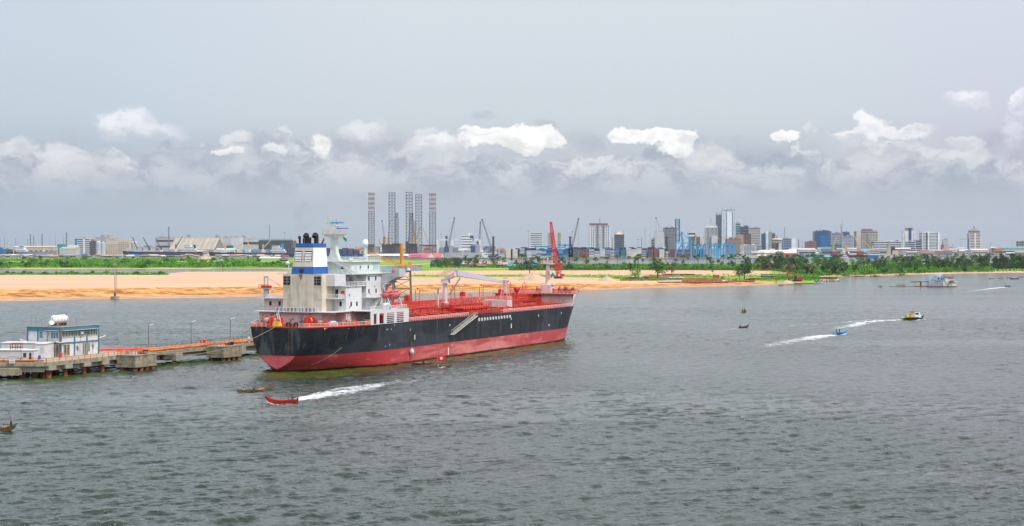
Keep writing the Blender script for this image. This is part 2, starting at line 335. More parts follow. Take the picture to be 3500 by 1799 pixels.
def spit_fn(px, r_):
    f = tab(FR, px); bk = tab(BK, px)
    if r_ <= 100: d = r_; D = f + d
    else: t = (r_ - 100) / 100.0; D = lerp(f + 100, bk + 30, t); d = D - f
    x = (px - CX) / F * D
    hc = tab(HC, px); wc = tab(WC, px)
    n0 = nz(x * .012, D * .012) * 12; d2 = d + n0 * .5 + nz(x * .05, 3.3) * 4
    if d < 0: z = d * .06
    elif d2 < wc * .42: z = .15 + max(0, d2) * .035
    elif d2 < wc:
        t = (d2 - wc * .42) / (wc * .58); t2 = t * t * (3 - 2 * t)
        z = .15 + wc * .42 * .035 + (hc - .15 - wc * .42 * .035) * (.75 * t + .25 * t2)
        rg = noise.multi_fractal(Vector((x * .045, D * .07, 0)), .9, 2.1, 6) - 1
        z += (rg * 1.15 + nz(x * .14, D * .2) * .8 + nz(x * .4, D * .5) * .35) * math.sin(math.pi * min(1, t)) * (hc / 5.5)
    else:
        z = hc + nz(x * .006, D * .01) * .7
        z = lerp(z, 2.0 + nz(x * .01, D * .01) * .3, min(1, max(0, (D - f - wc) / (bk - f - wc))) ** .8)
    if D > bk: z = lerp(z, -1.5, min(1, (D - bk) / 25))
    gr = 0
    if px > 1330:
        gb = min(1, (px - 1330) / 120)
        gr = gb * max(0, 1 - abs((D - 1620) / 150)) * 1.2
    if px > 2080: gr = max(gr, .75 * max(0, 1 - abs((D - 1560) / 260)) * 1.3)
    if px < 600: gr = max(gr, min(1, max(0, (D - 1700) / 60)) * min(1, (600 - px) / 60))
    if px > 2560: gr = max(gr, min(1, (px - 2560) / 160. + .5 * nz(px * .03, D * .01)) * min(1, max(0, (d - 70) / 50)))
    bank = 1.0 if wc * .35 < d2 < wc * .98 else 0.0
    if d2 < wc * .35: bank = .35
    wet = max(0, 1 - abs(d - 5) / 9) * .9 + max(0, .55 - abs(d - 17) / 8)
    return D, z, gr, wet, bank
rows = [-22, -12, -6, -2, 0] + [i * 1.6 for i in range(1, 44)] + [72, 76, 80, 86, 92, 100] + [100 + 2.5 * i for i in range(1, 41)]
grid('sand_bank', [-720 + 5 * i for i in range(int((2792 + 720) / 5) + 1)], rows, spit_fn)

FB = [(-800, 2300), (300, 2330), (1000, 2340), (1200, 2500), (1300, 2700), (1440, 2860), (1480, 3050), (1500, 3200)]
BB = [(-800, 4120), (1050, 4120), (1250, 3700), (1440, 3500), (1500, 3300)]
def isl_fn(px, r_):
    f = tab(FB, px) + nz(px * .01, 1.7) * 25; bk = tab(BB, px); D = lerp(f - 12, bk + 12, r_)
    x = (px - CX) / F * D; t = min(1, (D - f) / 20, (bk - D) / 20)
    z = lerp(-1, 1.6 + .8 * nz(x * .01, D * .01), max(0, t + .6) / 1.6)
    sandy = nz(x * .004 + 9, D * .006) * .5
    gr = min(1, max(0, (D - f) / 15)) - (max(0, sandy) * 1.0 if D > 3000 and px > 500 else 0)
    return D, z, gr, 0, 0
grid('green_island', [-720 + 10 * i for i in range(221)], [0, .004, .008, .012, .02] + [.03 + .97 * i / 40 for i in range(41)], isl_fn)

FW = [(1430, 2040), (2000, 2050), (2400, 2060), (2640, 2000), (2700, 1830), (2770, yD(949)), (2900, yD(946)), (3000, yD(943)), (3200, yD(937)), (3350, yD(934)), (3500, yD(933)), (4400, yD(931))]
BW = [(1430, 2700), (1500, 3250), (1700, 3250), (1740, 2760), (2050, 2760), (2200, 2900), (4400, 2950)]
def wood_fn(px, r_):
    f = tab(FW, px) + nz(px * .013, 5.7) * 12; bk = tab(BW, px); D = lerp(f - 12, bk + 12, r_)
    x = (px - CX) / F * D; t = min(1, (D - f) / 22, (bk - D) / 20)
    z = lerp(-1, 2.0 + .7 * nz(x * .01, D * .01), max(0, t + .55) / 1.55)
    gr = min(1.2, max(0, (D - f - 22) / 25))
    if px < 1740 and D > 2850: gr = .45
    if px < 1470: z = min(z, (px - 1440) * .06)
    wet = max(0, 1 - abs(D - f - 3) / 6) * .7
    return D, z, gr, wet, .2
grid('woodland_ground', [1436 + 10 * i for i in range(297)], [0, .004, .008, .012, .016, .022, .028, .036, .045, .06] + [.07 + .93 * i / 34 for i in range(35)], wood_fn)
# far shore: one sheet carrying port and city
CF = [(-2500, 4150), (1050, 4160), (1240, 4020), (1250, 3950), (2620, 3950), (2640, 4600), (6500, 4700)]
cm = MB(); xs = [-2500, -1500, -700, 0, 400, 800, 1050, 1240, 1250, 1500, 1800, 2100, 2400, 2620, 2640, 2900, 3300, 3700, 4500, 6500]
V = []
for px in xs:
    D = tab(CF, px); a = (px - CX) / F
    V += [(a * D, D, -1), (a * D, D, 2.8), (a * (D + 3), D + 3, 2.8), (a * 14500, 14500, 2.8)]
cm.add(V, [(4 * i + j, 4 * i + 4 + j, 4 * i + 5 + j, 4 * i + 1 + j) for i in range(len(xs) - 1) for j in range(3)])
GRD = mat('quay_ground', (.22, .21, .19), .9, .25, .02)
tag(cm.build('city_ground', GRD), kind='structure')

# ---------------------------------------------------------------- haze
hz = MB().box(-15000, 15000, -200, 13500, -2.5, 215).build('haze', None)
hz.data.materials.clear()
hm = bpy.data.materials.new('haze'); hm.use_nodes = True; nt = hm.node_tree; nt.nodes.clear()
pv = nt.nodes.new('ShaderNodeVolumePrincipled'); pv.inputs['Color'].default_value = (.80, .87, .97, 1); pv.inputs['Density'].default_value = 1.8e-5; pv.inputs['Anisotropy'].default_value = .2
ho = nt.nodes.new('ShaderNodeOutputMaterial'); nt.links.new(pv.outputs[0], ho.inputs['Volume']); hz.data.materials.append(hm); tag(hz, kind='stuff')
tag(hz, 'thin pale blue haze hanging over harbour and city', 'haze')
# ---------------------------------------------------------------- the tanker (s forward from the transom, t to starboard, z up)
TH = R(24); SX, SY = -62.9, 438.25; cT, sT = math.cos(TH), math.sin(TH)
FLIP = Matrix.Scale(-1, 4, Vector((0, 1, 0)))
ship = thing('tanker_ship', 'black and red tanker with white superstructure and blue banded funnel moored at the jetty', 'tanker', (SX, SY, 0), R(90) - TH)
def SM(): m_ = MB(); m_.M = FLIP; return m_
def sw(s, t, z): return Vector((SX + s * sT + t * cT, SY + s * cT - t * sT, z))
def st(px, t):
    k = (px - CX) / F; bx, by = SX + t * cT, SY - t * sT
    return (k * by - bx) / (sT - k * cT)
def zt(py, s, t): return H - (py - Y0) / F * sw(s, t, 0).y
def rail(mb, pts, h=1.05, sp=1.6, r=.045, n=3, lift=0):
    pass
    for a, b in zip(pts, pts[1:]):
        a = Vector(a); b = Vector(b); L = (b - a).length; k = max(1, round(L / sp))
        for i in range(1, n + 1): mb.tube(a + Vector((0, 0, h * i / n)), b + Vector((0, 0, h * i / n)), r * (1.7 if i == n else 1.1), n=4, cap=False)
        for i in range(k + 1):
            p = a.lerp(b, i / k); mb.tube(p, p + Vector((0, 0, h)), r * 1.35, n=4, cap=False)
DK = 11.9
def hull_mat():
    m_ = bpy.data.materials.new('hull_paint'); m_.use_nodes = True; nt = m_.node_tree; nt.nodes.clear(); q = NG(nt)
    b = q.n('ShaderNodeBsdfPrincipled'); o = q.n('ShaderNodeOutputMaterial'); nt.links.new(b.outputs[0], o.inputs[0])
    tc = q.n('ShaderNodeTexCoord').outputs['Object']; sp = q.n('ShaderNodeSeparateXYZ'); q.put(sp.inputs[0], tc)
    X, Z = sp.outputs[0], sp.outputs[2]
    v1 = q.noise(q.vm('MULTIPLY', tc, (.5, .5, .06)), 1, 6, .6)
    v2 = q.noise(q.vm('MULTIPLY', tc, (.045, .045, .10)), 1, 4, .6)
    h1 = q.noise(q.vm('MULTIPLY', tc, (.05, .05, 1.6)), 1, 4, .6)
    bl = q.mix(q.mr(v1, .35, .7), (.0085, .0105, .0135), (.020, .024, .030))
    bl = q.mix(q.mr(v2, .46, .62, 0, .8), bl, (.036, .044, .055))
    bl = q.mix(q.mr(h1, .55, .75, 0, .5), bl, (.011, .013, .015))
    red = q.mix(q.mr(X, 22, 60), (.50, .020, .022), (.52, .120, .115)); red = q.mix(q.mr(X, .06, .01), red, (.56, .12, .13))  # transom red painted paler, as a face lit differently from the side
    red = q.mix(q.mr(v2, .40, .52, 0, .8), red, (.36, .04, .045)); red = q.mix(q.m('MULTIPLY', q.mr(q.noise(q.vm('MULTIPLY', tc, (.03, .03, .25)), 1, 5, .65), .48, .6, 0, .7), q.mr(X, 40, 70)), red, (.62, .24, .22))
    red = q.mix(q.mr(v1, .55, .8, 0, .7), red, (.27, .045, .04))
    pt = q.noise(q.vm('MULTIPLY', tc, (.16, .16, .5)), 1, 6, .65)
    red = q.mix(q.mr(pt, .56, .7, 0, .55), red, (.60, .22, .20))
    bl = q.mix(q.m('MULTIPLY', q.mr(X, .05, .01), q.mr(q.noise(q.vm('MULTIPLY', tc, (1, .35, .12)), 1, 5, .6), .5, .62, 0, .7)), bl, (.075, .095, .095)); wl = q.m('ADD', Z, q.m('MULTIPLY', q.m('SUBTRACT', q.noise(q.vm('MULTIPLY', tc, (.25, .25, .3)), 1, 6, .7), .5), .9))
    red = q.mix(q.mr(wl, .75, .35), red, (.085, .014, .016))
    line = q.mr(Z, 4.38, 4.44, smooth=False)
    c = q.mix(line, red, bl)
    rs = q.noise(q.vm('MULTIPLY', tc, (.9, .9, .07)), 1, 6, .65)
    c = q.mix(q.mr(rs, .57, .74, 0, .7), c, (.15, .06, .02)); ws_ = q.noise(q.vm('MULTIPLY', tc, (.55, .55, .05)), 1.3, 5, .6); c = q.mix(q.m('MULTIPLY', q.mr(ws_, .56, .72, 0, .5), q.mr(Z, 4, 6)), c, (.085, .095, .105))
    sg = q.m('FRACT', q.m('MULTIPLY', X, 1 / 11.6)); seam = q.m('MULTIPLY', q.mr(q.m('ABSOLUTE', q.m('SUBTRACT', sg, .5)), .012, .006), .4)
    c = q.mix(q.m('MULTIPLY', seam, q.mr(q.noise(q.vm('MULTIPLY', tc, (.3, .3, .15)), 1, 3), .4, .6)), c, (.13, .14, .14))
    q.put(b.inputs['Base Color'], c); b.inputs['Roughness'].default_value = .5; b.inputs['Specular IOR Level'].default_value = .22
    bn = q.n('ShaderNodeBump'); q.put(bn.inputs['Height'], q.noise(q.vm('MULTIPLY', tc, (.25, .25, .5)), 1, 3)); bn.inputs['Strength'].default_value = .35; bn.inputs['Distance'].default_value = .12
    nt.links.new(bn.outputs[0], b.inputs['Normal']); return m_
B0 = [(0, 0), (1, 0.6), (3, 2.3), (9, 6.8), (14, 8.8), (19, 10.7), (25, 13.6), (31, 15.6), (40, 16.1), (150, 16.1), (158, 15.8), (166, 14.6), (174, 12.2), (181, 8.6), (187, 4.4), (191, .6), (192, 0)]
BD = [(0, 8.2), (3, 10.2), (6, 11.8), (10, 13.6), (14, 14.9), (19, 15.8), (24, 16.1), (160, 16.1), (168, 15.7), (175, 14.7), (182, 12.6), (188, 9.4), (193, 5.4), (196, 1.6), (197, 0)]
BF = [(160, 16.1), (170, 16.0), (177, 15.3), (184, 13.6), (190, 10.9), (195, 7.2), (199, 2.9), (200.5, 0)]
TRZ = [(.8, 0), (1.4, 1.5), (2.2, 3.1), (3.2, 4.5), (4.4, 5.6), (6, 6.6), (8, 7.4), (10, 7.95), (11.9, 8.2)]
def hb(s, z):
    b0, bd = tab(B0, s), tab(BD, s)
    if z <= DK:
        zb = 0.8 * max(0, 1 - s / 3.0) - (0 if s > 3 else 0)
        t = max(0, min(1, (z - zb) / (DK - zb))); p = .36 if s < 40 else .8
        if s < 40: p = lerp(.36, .8, s / 40)
        if s < 12 and z > zb:
            g0 = tab(TRZ, z) / 8.2; g1 = t ** p; q = s / 12.; return b0 + (bd - b0) * lerp(g0, g1, q)
        return b0 + (bd - b0) * t ** p if z >= zb else 0.0
    return lerp(bd, tab(BF, s), min(1, (z - DK) / 4.4))
S_ = [0, 1, 2, 3, 4.5, 6, 8, 10, 12, 14, 16, 19, 22, 25, 28, 31, 35, 40, 60, 80, 100, 120, 140, 150, 156, 160, 164, 168, 171, 174, 177, 179.5, 182, 184.5, 187, 189, 191, 193, 195, 196, 197]
ZL = [-1.5, 0, .4, .8, 1.2, 1.8, 2.6, 3.6, 4.8, 6.2, 7.8, 9.4, 10.8, DK]
hm_ = SM()
for sg in (1, -1):
    V = [(s, sg * hb(s, z), z) for s in S_ for z in ZL]; n = len(ZL)
    hm_.add(V, [(i * n + j, (i + 1) * n + j, (i + 1) * n + j + 1, i * n + j + 1) for i in range(len(S_) - 1) for j in range(n - 1)])
hull = hm_.build('hull', hull_mat(), ship, smooth=True)
tm = SM(); ZT = [.8, 1.0, 1.4, 2, 3, 4.2, 5.6, 7.2, 9, 10.6, DK]
V = [(0.0, sg * hb(0, z), z) for z in ZT for sg in (-1, 1)]
tm.add(V, [(2 * i, 2 * i + 1, 2 * i + 3, 2 * i + 2) for i in range(len(ZT) - 1)])
tm.build('transom', bpy.data.materials['hull_paint'], ship)
RED = mat('ship_red', (.58, .035, .016), .5, .22, .8); REDD = mat('ship_deck_red', (.20, .032, .024), .75, .3, .35, var2=(.09, .022, .018))  # deck red darkened to paint in shadow gaps between the pipes
PINK = mat('ship_pink_white', (.62, .46, .44), .5, .06, .5, streak=.3, streak_col=(.45, .3, .2)); WHT = mat('ship_white', (.60, .61, .61), .45, .05, .5, streak=.22, streak_col=(.4, .33, .24))
CRM = mat('ship_cream', (.60, .53, .42), .5, .10, .4, streak=.7, streak_col=(.36, .25, .13)); GRY = mat('ship_grey_white', (.42, .45, .46), .5, .08, .5, streak=.2)
BLU = mat('funnel_blue', (.012, .095, .33), .4, .12, .5); DRK = mat('dark_opening', (.012, .013, .015), .6, .2); GLS = mat('window_glass', (.03, .05, .06), .08, .2, spec=.8)
RAILW = mat('rail_white', (.72, .72, .70), .5, .05); RAILG = mat('rail_green_white', (.55, .66, .60), .5, .05); RAILP = mat('rail_pink', (.78, .48, .42), .5, .05)
BLK = mat('soot_black', (.015, .014, .013), .7, .4, 2); YEL = mat('safety_yellow', (.62, .42, .02), .5, .1); ORG = mat('orange_pipe', (.70, .17, .02), .5, .15)
STL = mat('galvanised_steel', (.30, .31, .31), .5, .15, 2, metal=.4); ROPE = mat('rope', (.36, .31, .23), .9, .15, 3); GRN = mat('green_paint', (.05, .20, .12), .5, .1); TEAL = mat('glass_teal', (.18, .45, .46), .25, .1)
# main deck
dm = SM(); SD = [s for s in S_ if s < 197]
V = [(s, sg * (tab(BD, s) - .02), DK + (.35 if sg == 0 else 0)) for s in SD for sg in (-1, 0, 1)]
dm.add(V, [(3 * i + j, 3 * i + 3 + j, 3 * i + 4 + j, 3 * i + 1 + j) for i in range(len(SD) - 1) for j in (0, 1)])
dm.build('main_deck', REDD, ship)
# bow bulwark and forecastle
bm_ = SM(); SB = [172, 174, 177, 180, 183, 186, 189, 192, 194, 196, 197]; 
def hf(s, z): return lerp(tab(BD, min(s, 197)), tab(BF, s), (z - DK) / 4.4)
for sg in (1, -1):
    V = []
    for s in SB:
        e = s + (s - 172) / 25.0 * 3.5
        for z in (DK, DK + 1.5, DK + 3, DK + 4.4): 
            ss = lerp(s, e, (z - DK) / 4.4); V.append((ss + (.0 if s > 172 else (z - DK) * 1.0), sg * hf(ss, z) if s < 197 else 0.0, z))
    bm_.add(V, [(4 * i + j, 4 * i + 4 + j, 4 * i + 5 + j, 4 * i + 1 + j) for i in range(len(SB) - 1) for j in range(3)])
bm_.build('bow_flare', mat('bow_flare_paint', (.66, .60, .58), .5, .08, .4, streak=.2), ship)
fd = SM(); SF = [176.4, 180, 184, 188, 192, 196, 199, 200.4]
V = [(s, sg * tab(BF, s), DK + 4.4) for s in SF for sg in (-1, 1)]
fd.add(V, [(2 * i, 2 * i + 1, 2 * i + 3, 2 * i + 2) for i in range(len(SF) - 1)]); fd.box(172.2, 176.4, -15.6, 15.6, DK + 4.2, DK + 4.4)
fd.build('forecastle_deck', REDD, ship)
fb = SM(); fb.box(174.2, 174.6, 3.0, 15.0, DK, DK + 4.2); fb.box(173.7, 174.2, 6.2, 6.5, DK, DK + 4.2); fb.box(173.7, 174.2, 9.6, 9.9, DK, DK + 4.2)
fb.build('forecastle_bulkhead', PINK, ship); f2 = SM(); f2.box(174.2, 174.6, -15, 3.0, DK, DK + 4.2); f2.build('forecastle_bulkhead', RED, ship)
[SM().box(174.05, 174.18, a, a + 1.1, DK + .25, DK + 2.5).build('door', GRY, ship) for a in (7.3, 11.2)]
fw = SM(); rail(fw, [(172.3, -15.4, DK + 4.4), (172.3, 15.4, DK + 4.4), (177, 15.2, DK + 4.4), (184, 13.5, DK + 4.4)], 1.1, 1.5, .06); fw.build('forecastle_rail', RAILP, ship)
fr = SM()
for sg in (1, -1):
    V = []; SR = [183, 186, 189, 192, 195, 198, 200.4]
    for s in SR:
        V += [(s, sg * (tab(BF, s) - .02), DK + 4.4), (s + .5, sg * (tab(BF, s) + .25), DK + 5.5), (s + .3, sg * (tab(BF, s) + .02), DK + 5.5), (s, sg * max(0, tab(BF, s) - .25), DK + 4.4)]
    fr.add(V, [(4 * i + j, 4 * i + 4 + j, 4 * i + 4 + (j + 1) % 4, 4 * i + (j + 1) % 4) for i in range(len(SR) - 1) for j in range(4)])
fr.build('bow_bulwark', RED, ship)

def winch(parent, s, t, z, r=.9, L=2.6, along='t', m1=RED, rope=True, name='mooring_winch'):
    w_ = SM(); ax = 'y' if along == 't' else 'x'
    w_.lathe([(r, -L / 2), (r, -L / 2 + .12), (.42 * r, -L / 2 + .13), (.42 * r, L / 2 - .13), (r, L / 2 - .12), (r, L / 2)], (s, t, z + r + .25), 16, ax)
    for e in (-1, 1):
        if ax == 'y': w_.box(s - .5, s + .5, t + e * (L / 2 + .25) - .15, t + e * (L / 2 + .25) + .15, z, z + r + .7, top=(.25, 0))
        else: w_.box(s + e * (L / 2 + .25) - .15, s + e * (L / 2 + .25) + .15, t - .5, t + .5, z, z + r + .7, top=(0, .25))
    w_.box(s - .8, s + .8, t - L / 2 - .6, t + L / 2 + .6, z, z + .25)
    o = w_.build(name, m1, parent)
    if rope: q_ = SM(); q_.lathe([(.72 * r, -L / 2 + .2), (.76 * r, 0), (.7 * r, L / 2 - .9)], (s, t, z + r + .25), 14, ax); q_.build('rope_coil', ROPE, o)
    return o
# ---- aft deck gear
for s_, t_, r_, al in ((5.5, -6.2, 1.15, 't'), (6.0, -3.4, 1.1, 't'), (8.5, 5.0, 1.25, 's'), (9.5, 8.3, .75, 't'), (17, 13.0, .7, 't')): winch(ship, s_, t_, DK + .1, r_, 2.2, al)
for s_, t_ in ((1.2, -6.4), (1.1, -2.2), (2.0, 3.2), (3.4, 8.6), (7.5, 11.2), (12, 13.2), (17.5, 14.6), (27, 15.3)):
    b_ = SM(); b_.box(s_ - .9, s_ + .9, t_ - .35, t_ + .35, DK, DK + .22)
    for e in (-.5, .5): b_.lathe([(.27, 0), (.27, .75), (.36, .8), (.36, .9)], (s_ + e, t_, DK + .2), 8)
    b_.build('bollard', RED, ship)
yb = SM(); yb.box(.4, 1.8, -1.7, .3, DK + .1, DK + 1.55, top=(.12, .12)); yb.build('deck_locker', YEL, ship, label='yellow deck locker')
for s_, t_ in ((.05, 3.4), (.05, 5.8)):
    r_ = SM(); r_.lathe([(.46, -.25), (.78, -.25), (.78, .25), (.46, .25), (.46, -.25)], (s_ + .3, t_, DK + .75), 16, 'x', cap=False); r_.build('fairlead', BLK, ship)
rl = SM(); rail(rl, [(20, -15.6, DK), (14, -14.7, DK), (10, -13.4, DK), (6, -11.6, DK), (3, -10, DK), (.3, -8.0, DK), (.2, -3.5, DK)], 1.1, 1.5, .055)
rail(rl, [(.3, 6.6, DK), (.5, 8.1, DK), (3, 10, DK), (6, 11.6, DK), (10, 13.4, DK), (14, 14.7, DK), (19, 15.6, DK), (23, 15.9, DK)], 1.1, 1.5, .055); rl.path([(.2, -3.5, DK + .05), (.15, -1, DK + .05), (.15, 4, DK + .05), (.3, 6.6, DK + .05)], .05, 4); rl.build('stern_rail', RAILP, ship)
ra = SM(); ra.box(.0, .3, -3.3, 6.4, DK, DK + .35); ra.path([(.15, -8, DK + .1), (3, -10.1, DK + .1), (6, -11.7, DK + .1), (14, -14.8, DK + .1)], .22); ra.path([(.15, 8, DK + .1), (3, 10.1, DK + .1), (6, 11.7, DK + .1), (10, 13.5, DK + .1), (14, 14.8, DK + .1), (22, 16, DK + .1)], .22)
ra.build('deck_coaming', RED, ship)
lf = SM(); lf.lathe([(0, -.9), (.55, -.8), (.62, 0), (.55, .8), (0, .9)], (9.6, 11.8, DK + 1.0), 10, 'y'); lf.cbox((9.2, 11.9, DK + .75), (.3, 2.9, 1.1)); lf.build('life_raft', WHT, ship)
for s_, t_ in ((11.2, 2.6), (11.3, 4.1)):
    b_ = SM(); b_.lathe([(.1, 0), (.65, .1), (.7, 1.6), (.45, 2.1), (.1, 2.3)], (s_, t_, DK + .2), 10); b_.build('pressure_vessel', GRN, ship)
fp = SM(); fp.tube((.9, 1.0, DK), (4.0, -2.2, DK + 4.6), .06); fp.build('flag_staff', RAILW, ship)
fl = SM()
for k, (a, b) in enumerate(((0, .33), (.33, .66), (.66, 1))):
    fl.cur = k; p0 = Vector((4.0, -2.2, DK + 4.6)); d = Vector((-.3, -.55, -1.75)); e = Vector((-.45, .5, -.7))
    fl.add([p0 + d * a, p0 + d * a + e * 2.2, p0 + d * b + e * 2.2, p0 + d * b], [(0, 1, 2, 3)])
fl.build('ensign_flag', [mat('flag_green', (.02, .28, .06), .8, .1), WHT, mat('flag_red', (.55, .02, .02), .8, .1)], ship)

# ---- deck houses
L0, L1, L2, L3, L4, LR = DK, 15.8, 19.4, 22.7, 26.0, 29.4
def block(name, s0, s1, t0, t1, z0, z1, m_, parent=ship):
    b_ = SM(); b_.box(s0, s1, t0, t1, z0, z1); return b_.build(name, m_, parent)
def slab(name, s0, s1, t0, t1, z, m_=WHT): return block(name, s0, s1, t0, t1, z - .22, z, m_)
lower = block('lower_deckhouse', 12.2, 19.6, -13.4, 6.6, L0, L1 - .22, PINK)
low2 = block('lower_deckhouse', 19.6, 28.4, -13.4, 10.0, L0, L1 - .22, PINK)
low3 = block('lower_deckhouse', 28.4, 43.6, -10, 7.4, L0, L1 - .22, WHT)
slab('upper_deck', 10.6, 29.0, -14.2, 10.5, L1); slab('boat_deck', 22, 44.6, 10.51, 16.1, L1); slab('boat_deck', 29.01, 44.6, -14.2, 10.49, L1)
port_b = block('port_deckhouse', 15.5, 28.4, -13.9, -6.3, L1, L2 - .22, PINK)
accA = block('accommodation_block', 19.5, 28.4, 6.3, 10.0, L1, L3 - .2, WHT)
accA2 = block('accommodation_block', 24.1, 28.4, -6.3, 6.28, L1, L4 - .3, GRY)
slab('side_platform', 15.0, 19.45, 6.3, 9.6, L2); slab('side_platform', 12.6, 19, -14.4, -6.3, L2)
slab('side_platform', 28.45, 38.5, 10.05, 12.9, L2)
casing = block('funnel_casing', 13.0, 24.0, -6.2, 6.2, L1, 26.0, CRM)
mid = block('casing_panel', 12.8, 12.99, -3.6, 3.5, L1, 26.0, CRM)
corner = block('side_house', 15.5, 21.5, 6.25, 8.8, L3, 25.9, WHT)
accB = block('accommodation_block', 31.0, 42.6, -10, 10, L1, L4 - .25, WHT)
alc = block('accommodation_block', 28.4, 31.0, -10, 7.4, L1, L4 - .25, GRY)
slab('open_deck', 19.2, 31.0, 6.35, 10.3, L3)
slab('bridge_deck', 22.0, 43.0, -10.6, 10.6, L4)
for sg in (1, -1):
    wg = SM(); wg.box(39.6, 43.0, min(sg * 10.62, sg * 16), max(sg * 10.62, sg * 16), L4 - .25, L4)
    for s0 in (39.6, 42.85): wg.prism([(sg * 10.05, 21.3), (sg * 13.2, 23.9), (sg * 16, 24.9), (sg * 16, L4 - .25), (sg * 10.05, L4 - .25)], s0, s0 + .15, 'x')
    wg.add([(39.6, sg * 10.05, 21.3), (43, sg * 10.05, 21.3), (43, sg * 13.2, 23.9), (39.6, sg * 13.2, 23.9), (39.6, sg * 16, 24.9), (43, sg * 16, 24.9)], [(0, 1, 2, 3), (3, 2, 5, 4)])
    a, b = sorted((sg * 13.4, sg * 16.02)); wg.box(39.5, 39.6, a, b, L4 - 1.1, L4 + 1.3); wg.box(43, 43.1, a, b, L4 - 1.1, L4 + 1.3); a, b = sorted((sg * 15.92, sg * 16.02)); wg.box(39.6, 43, a, b, L4 - 1.1, L4 + 1.3)
    wo = wg.build('bridge_wing', GRY if sg > 0 else WHT, ship)
    if sg > 0:
        lb = SM(); lb.lathe([(.28, -.08), (.46, -.08), (.46, .08), (.28, .08), (.28, -.08)], (39.4, 14.1, L4 + .55), 14, 'x', cap=False); lb.build('life_ring', mat('ring_orange', (.75, .12, .03), .5), wo)
bh = SM(); bh.box(26, 38.5, -8, 8, L4, LR - .2); bh.prism([(38.5, L4), (42.2, L4), (42.7, LR - .2), (38.5, LR - .2)], -8.0, 8.0, 'y'); bridge = bh.build('bridge_house', mat('bridge_white', (.56, .62, .59), .45, .05, streak=.15), ship)
rf = SM(); rf.box(25.4, 43.2, -8.6, 8.6, LR - .2, LR + .05); rf.build('bridge_roof', WHT, ship)
def win(parent, s0, s1, t0, t1, z0, z1, m_=GLS, name='window', fr=True):
    """thin framed opening on an aft (s0==s1) or side (t0==t1) wall"""
    o = SM(); d = .06
    if s0 == s1: o.box(s0 - d, s0, t0, t1, z0, z1)
    else: o.box(s0, s1, t0, t0 + d, z0, z1)
    ob = o.build(name, m_, parent)
    if fr:
        f = SM(); e = .09
        for (a, b, c, dd) in ((0, 1, 0, 0), (0, 1, 1, 1), (0, 0, 0, 1), (1, 1, 0, 1)):
            if s0 == s1: f.box(s0 - d - .04, s0, (t1 if a and b else t0) - e * (a == b), (t0 if not a and not b else t1) + e * (a == b), (z1 if c and dd else z0) - e * (c == dd), (z0 if not c and not dd else z1) + e * (c == dd))
            else: f.box((s1 if a and b else s0) - e * (a == b), (s0 if not a and not b else s1) + e * (a == b), t0, t0 + d + .04, (z1 if c and dd else z0) - e * (c == dd), (z0 if not c and not dd else z1) + e * (c == dd))
        f.build('window_frame', WHT, ob)
    return ob
# bridge windows
for a, b in ((38.6, 39.5), (39.8, 40.6), (40.75, 41.5)): win(bridge, a, b, 8.0, 8.0, L4 + .9, L4 + 2.7, TEAL)
win(bridge, 41.7, 42.25, 8.0, 8.0, L4 + 1.1, L4 + 2.8, GRY); win(bridge, 35.2, 36.2, 8.0, 8.0, L4 + 1.2, L4 + 2.3, GLS); win(bridge, 30.6, 31.5, 8, 8, L4 + 1.3, L4 + 2.2)
win(bridge, 26, 26, 4.6, 6.0, L4 + 1.2, L4 + 2.2, DRK); win(bridge, 26, 26, -5, -3.5, L4 + 1.2, L4 + 2.2, DRK)
win(bridge, 28.2, 29.2, 8.0, 8.0, L4 + .15, L4 + 2.3, GRY, 'door')
# accommodation windows and doors
for s_ in (22.0, 25.2): win(accA, s_, s_ + .8, 10, 10, L1 + 1.2, L1 + 2.4, DRK, fr=False)
win(accA, 19.5, 19.5, 8.0, 8.7, L1 + 1.3, L1 + 2.5, DRK, fr=False)
win(accA, 19.5, 19.5, 6.7, 7.6, L2 + .1, L2 + 2.3, DRK, 'door', fr=False); win(accA, 19.5, 19.5, 8.4, 9.6, L2 + .9, L2 + 1.9, RED, 'fire_locker', fr=False)
for s_, z_ in ((32.2, L2 + .9), (36.4, L2 + .9), (32.2, L3 + 1.2), (36.2, L3 + 1.2), (40.2, L3 + 1.2), (35.4, L1 + 1.0)): win(accB, s_, s_ + .65, 10, 10, z_, z_ + 1.25, DRK, fr=False)
win(alc, 28.42, 28.42, 8.0, 9.4, L2 + .1, L2 + 2.6, DRK, 'door', fr=False)
for t_ in (-12.2, -9.2): win(port_b, 15.5, 15.5, t_, t_ + .7, L1 + 1.3, L1 + 2.5, DRK, fr=False)
win(casing, 13.0, 13.0, -6.0, -3.9, 23.0, 25.4, DRK, 'louvre_vent', fr=False); win(casing, 13.0, 13.0, 3.8, 5.9, 23.0, 25.4, DRK, 'louvre_vent', fr=False)
for t_ in (-6.0, 3.8):
    lv = SM()
    for k in range(1, 3): lv.box(12.88, 12.93, t_, t_ + 2.1, 23 + .8 * k, 23.08 + .8 * k)
    lv.build('vent_bars', GRY, casing)
for s_, t0, t1 in ((12.2, -11.6, -10.6), (12.2, -8.4, -7.5), (12.2, -7.2, -6.3), (12.2, 2.6, 3.5)): win(lower, s_, s_, t0, t1, L0 + .35, L0 + 2.3, WHT, 'door', fr=False)
for s0 in (20.6, 24.8): win(low2, s0, s0 + .9, 10, 10, L0 + .35, L0 + 2.3, WHT, 'door', fr=False)
win(lower, 12.2, 12.2, -9.8, -9.0, L0 + 2.5, L0 + 3.1, RED, 'fire_locker', fr=False)
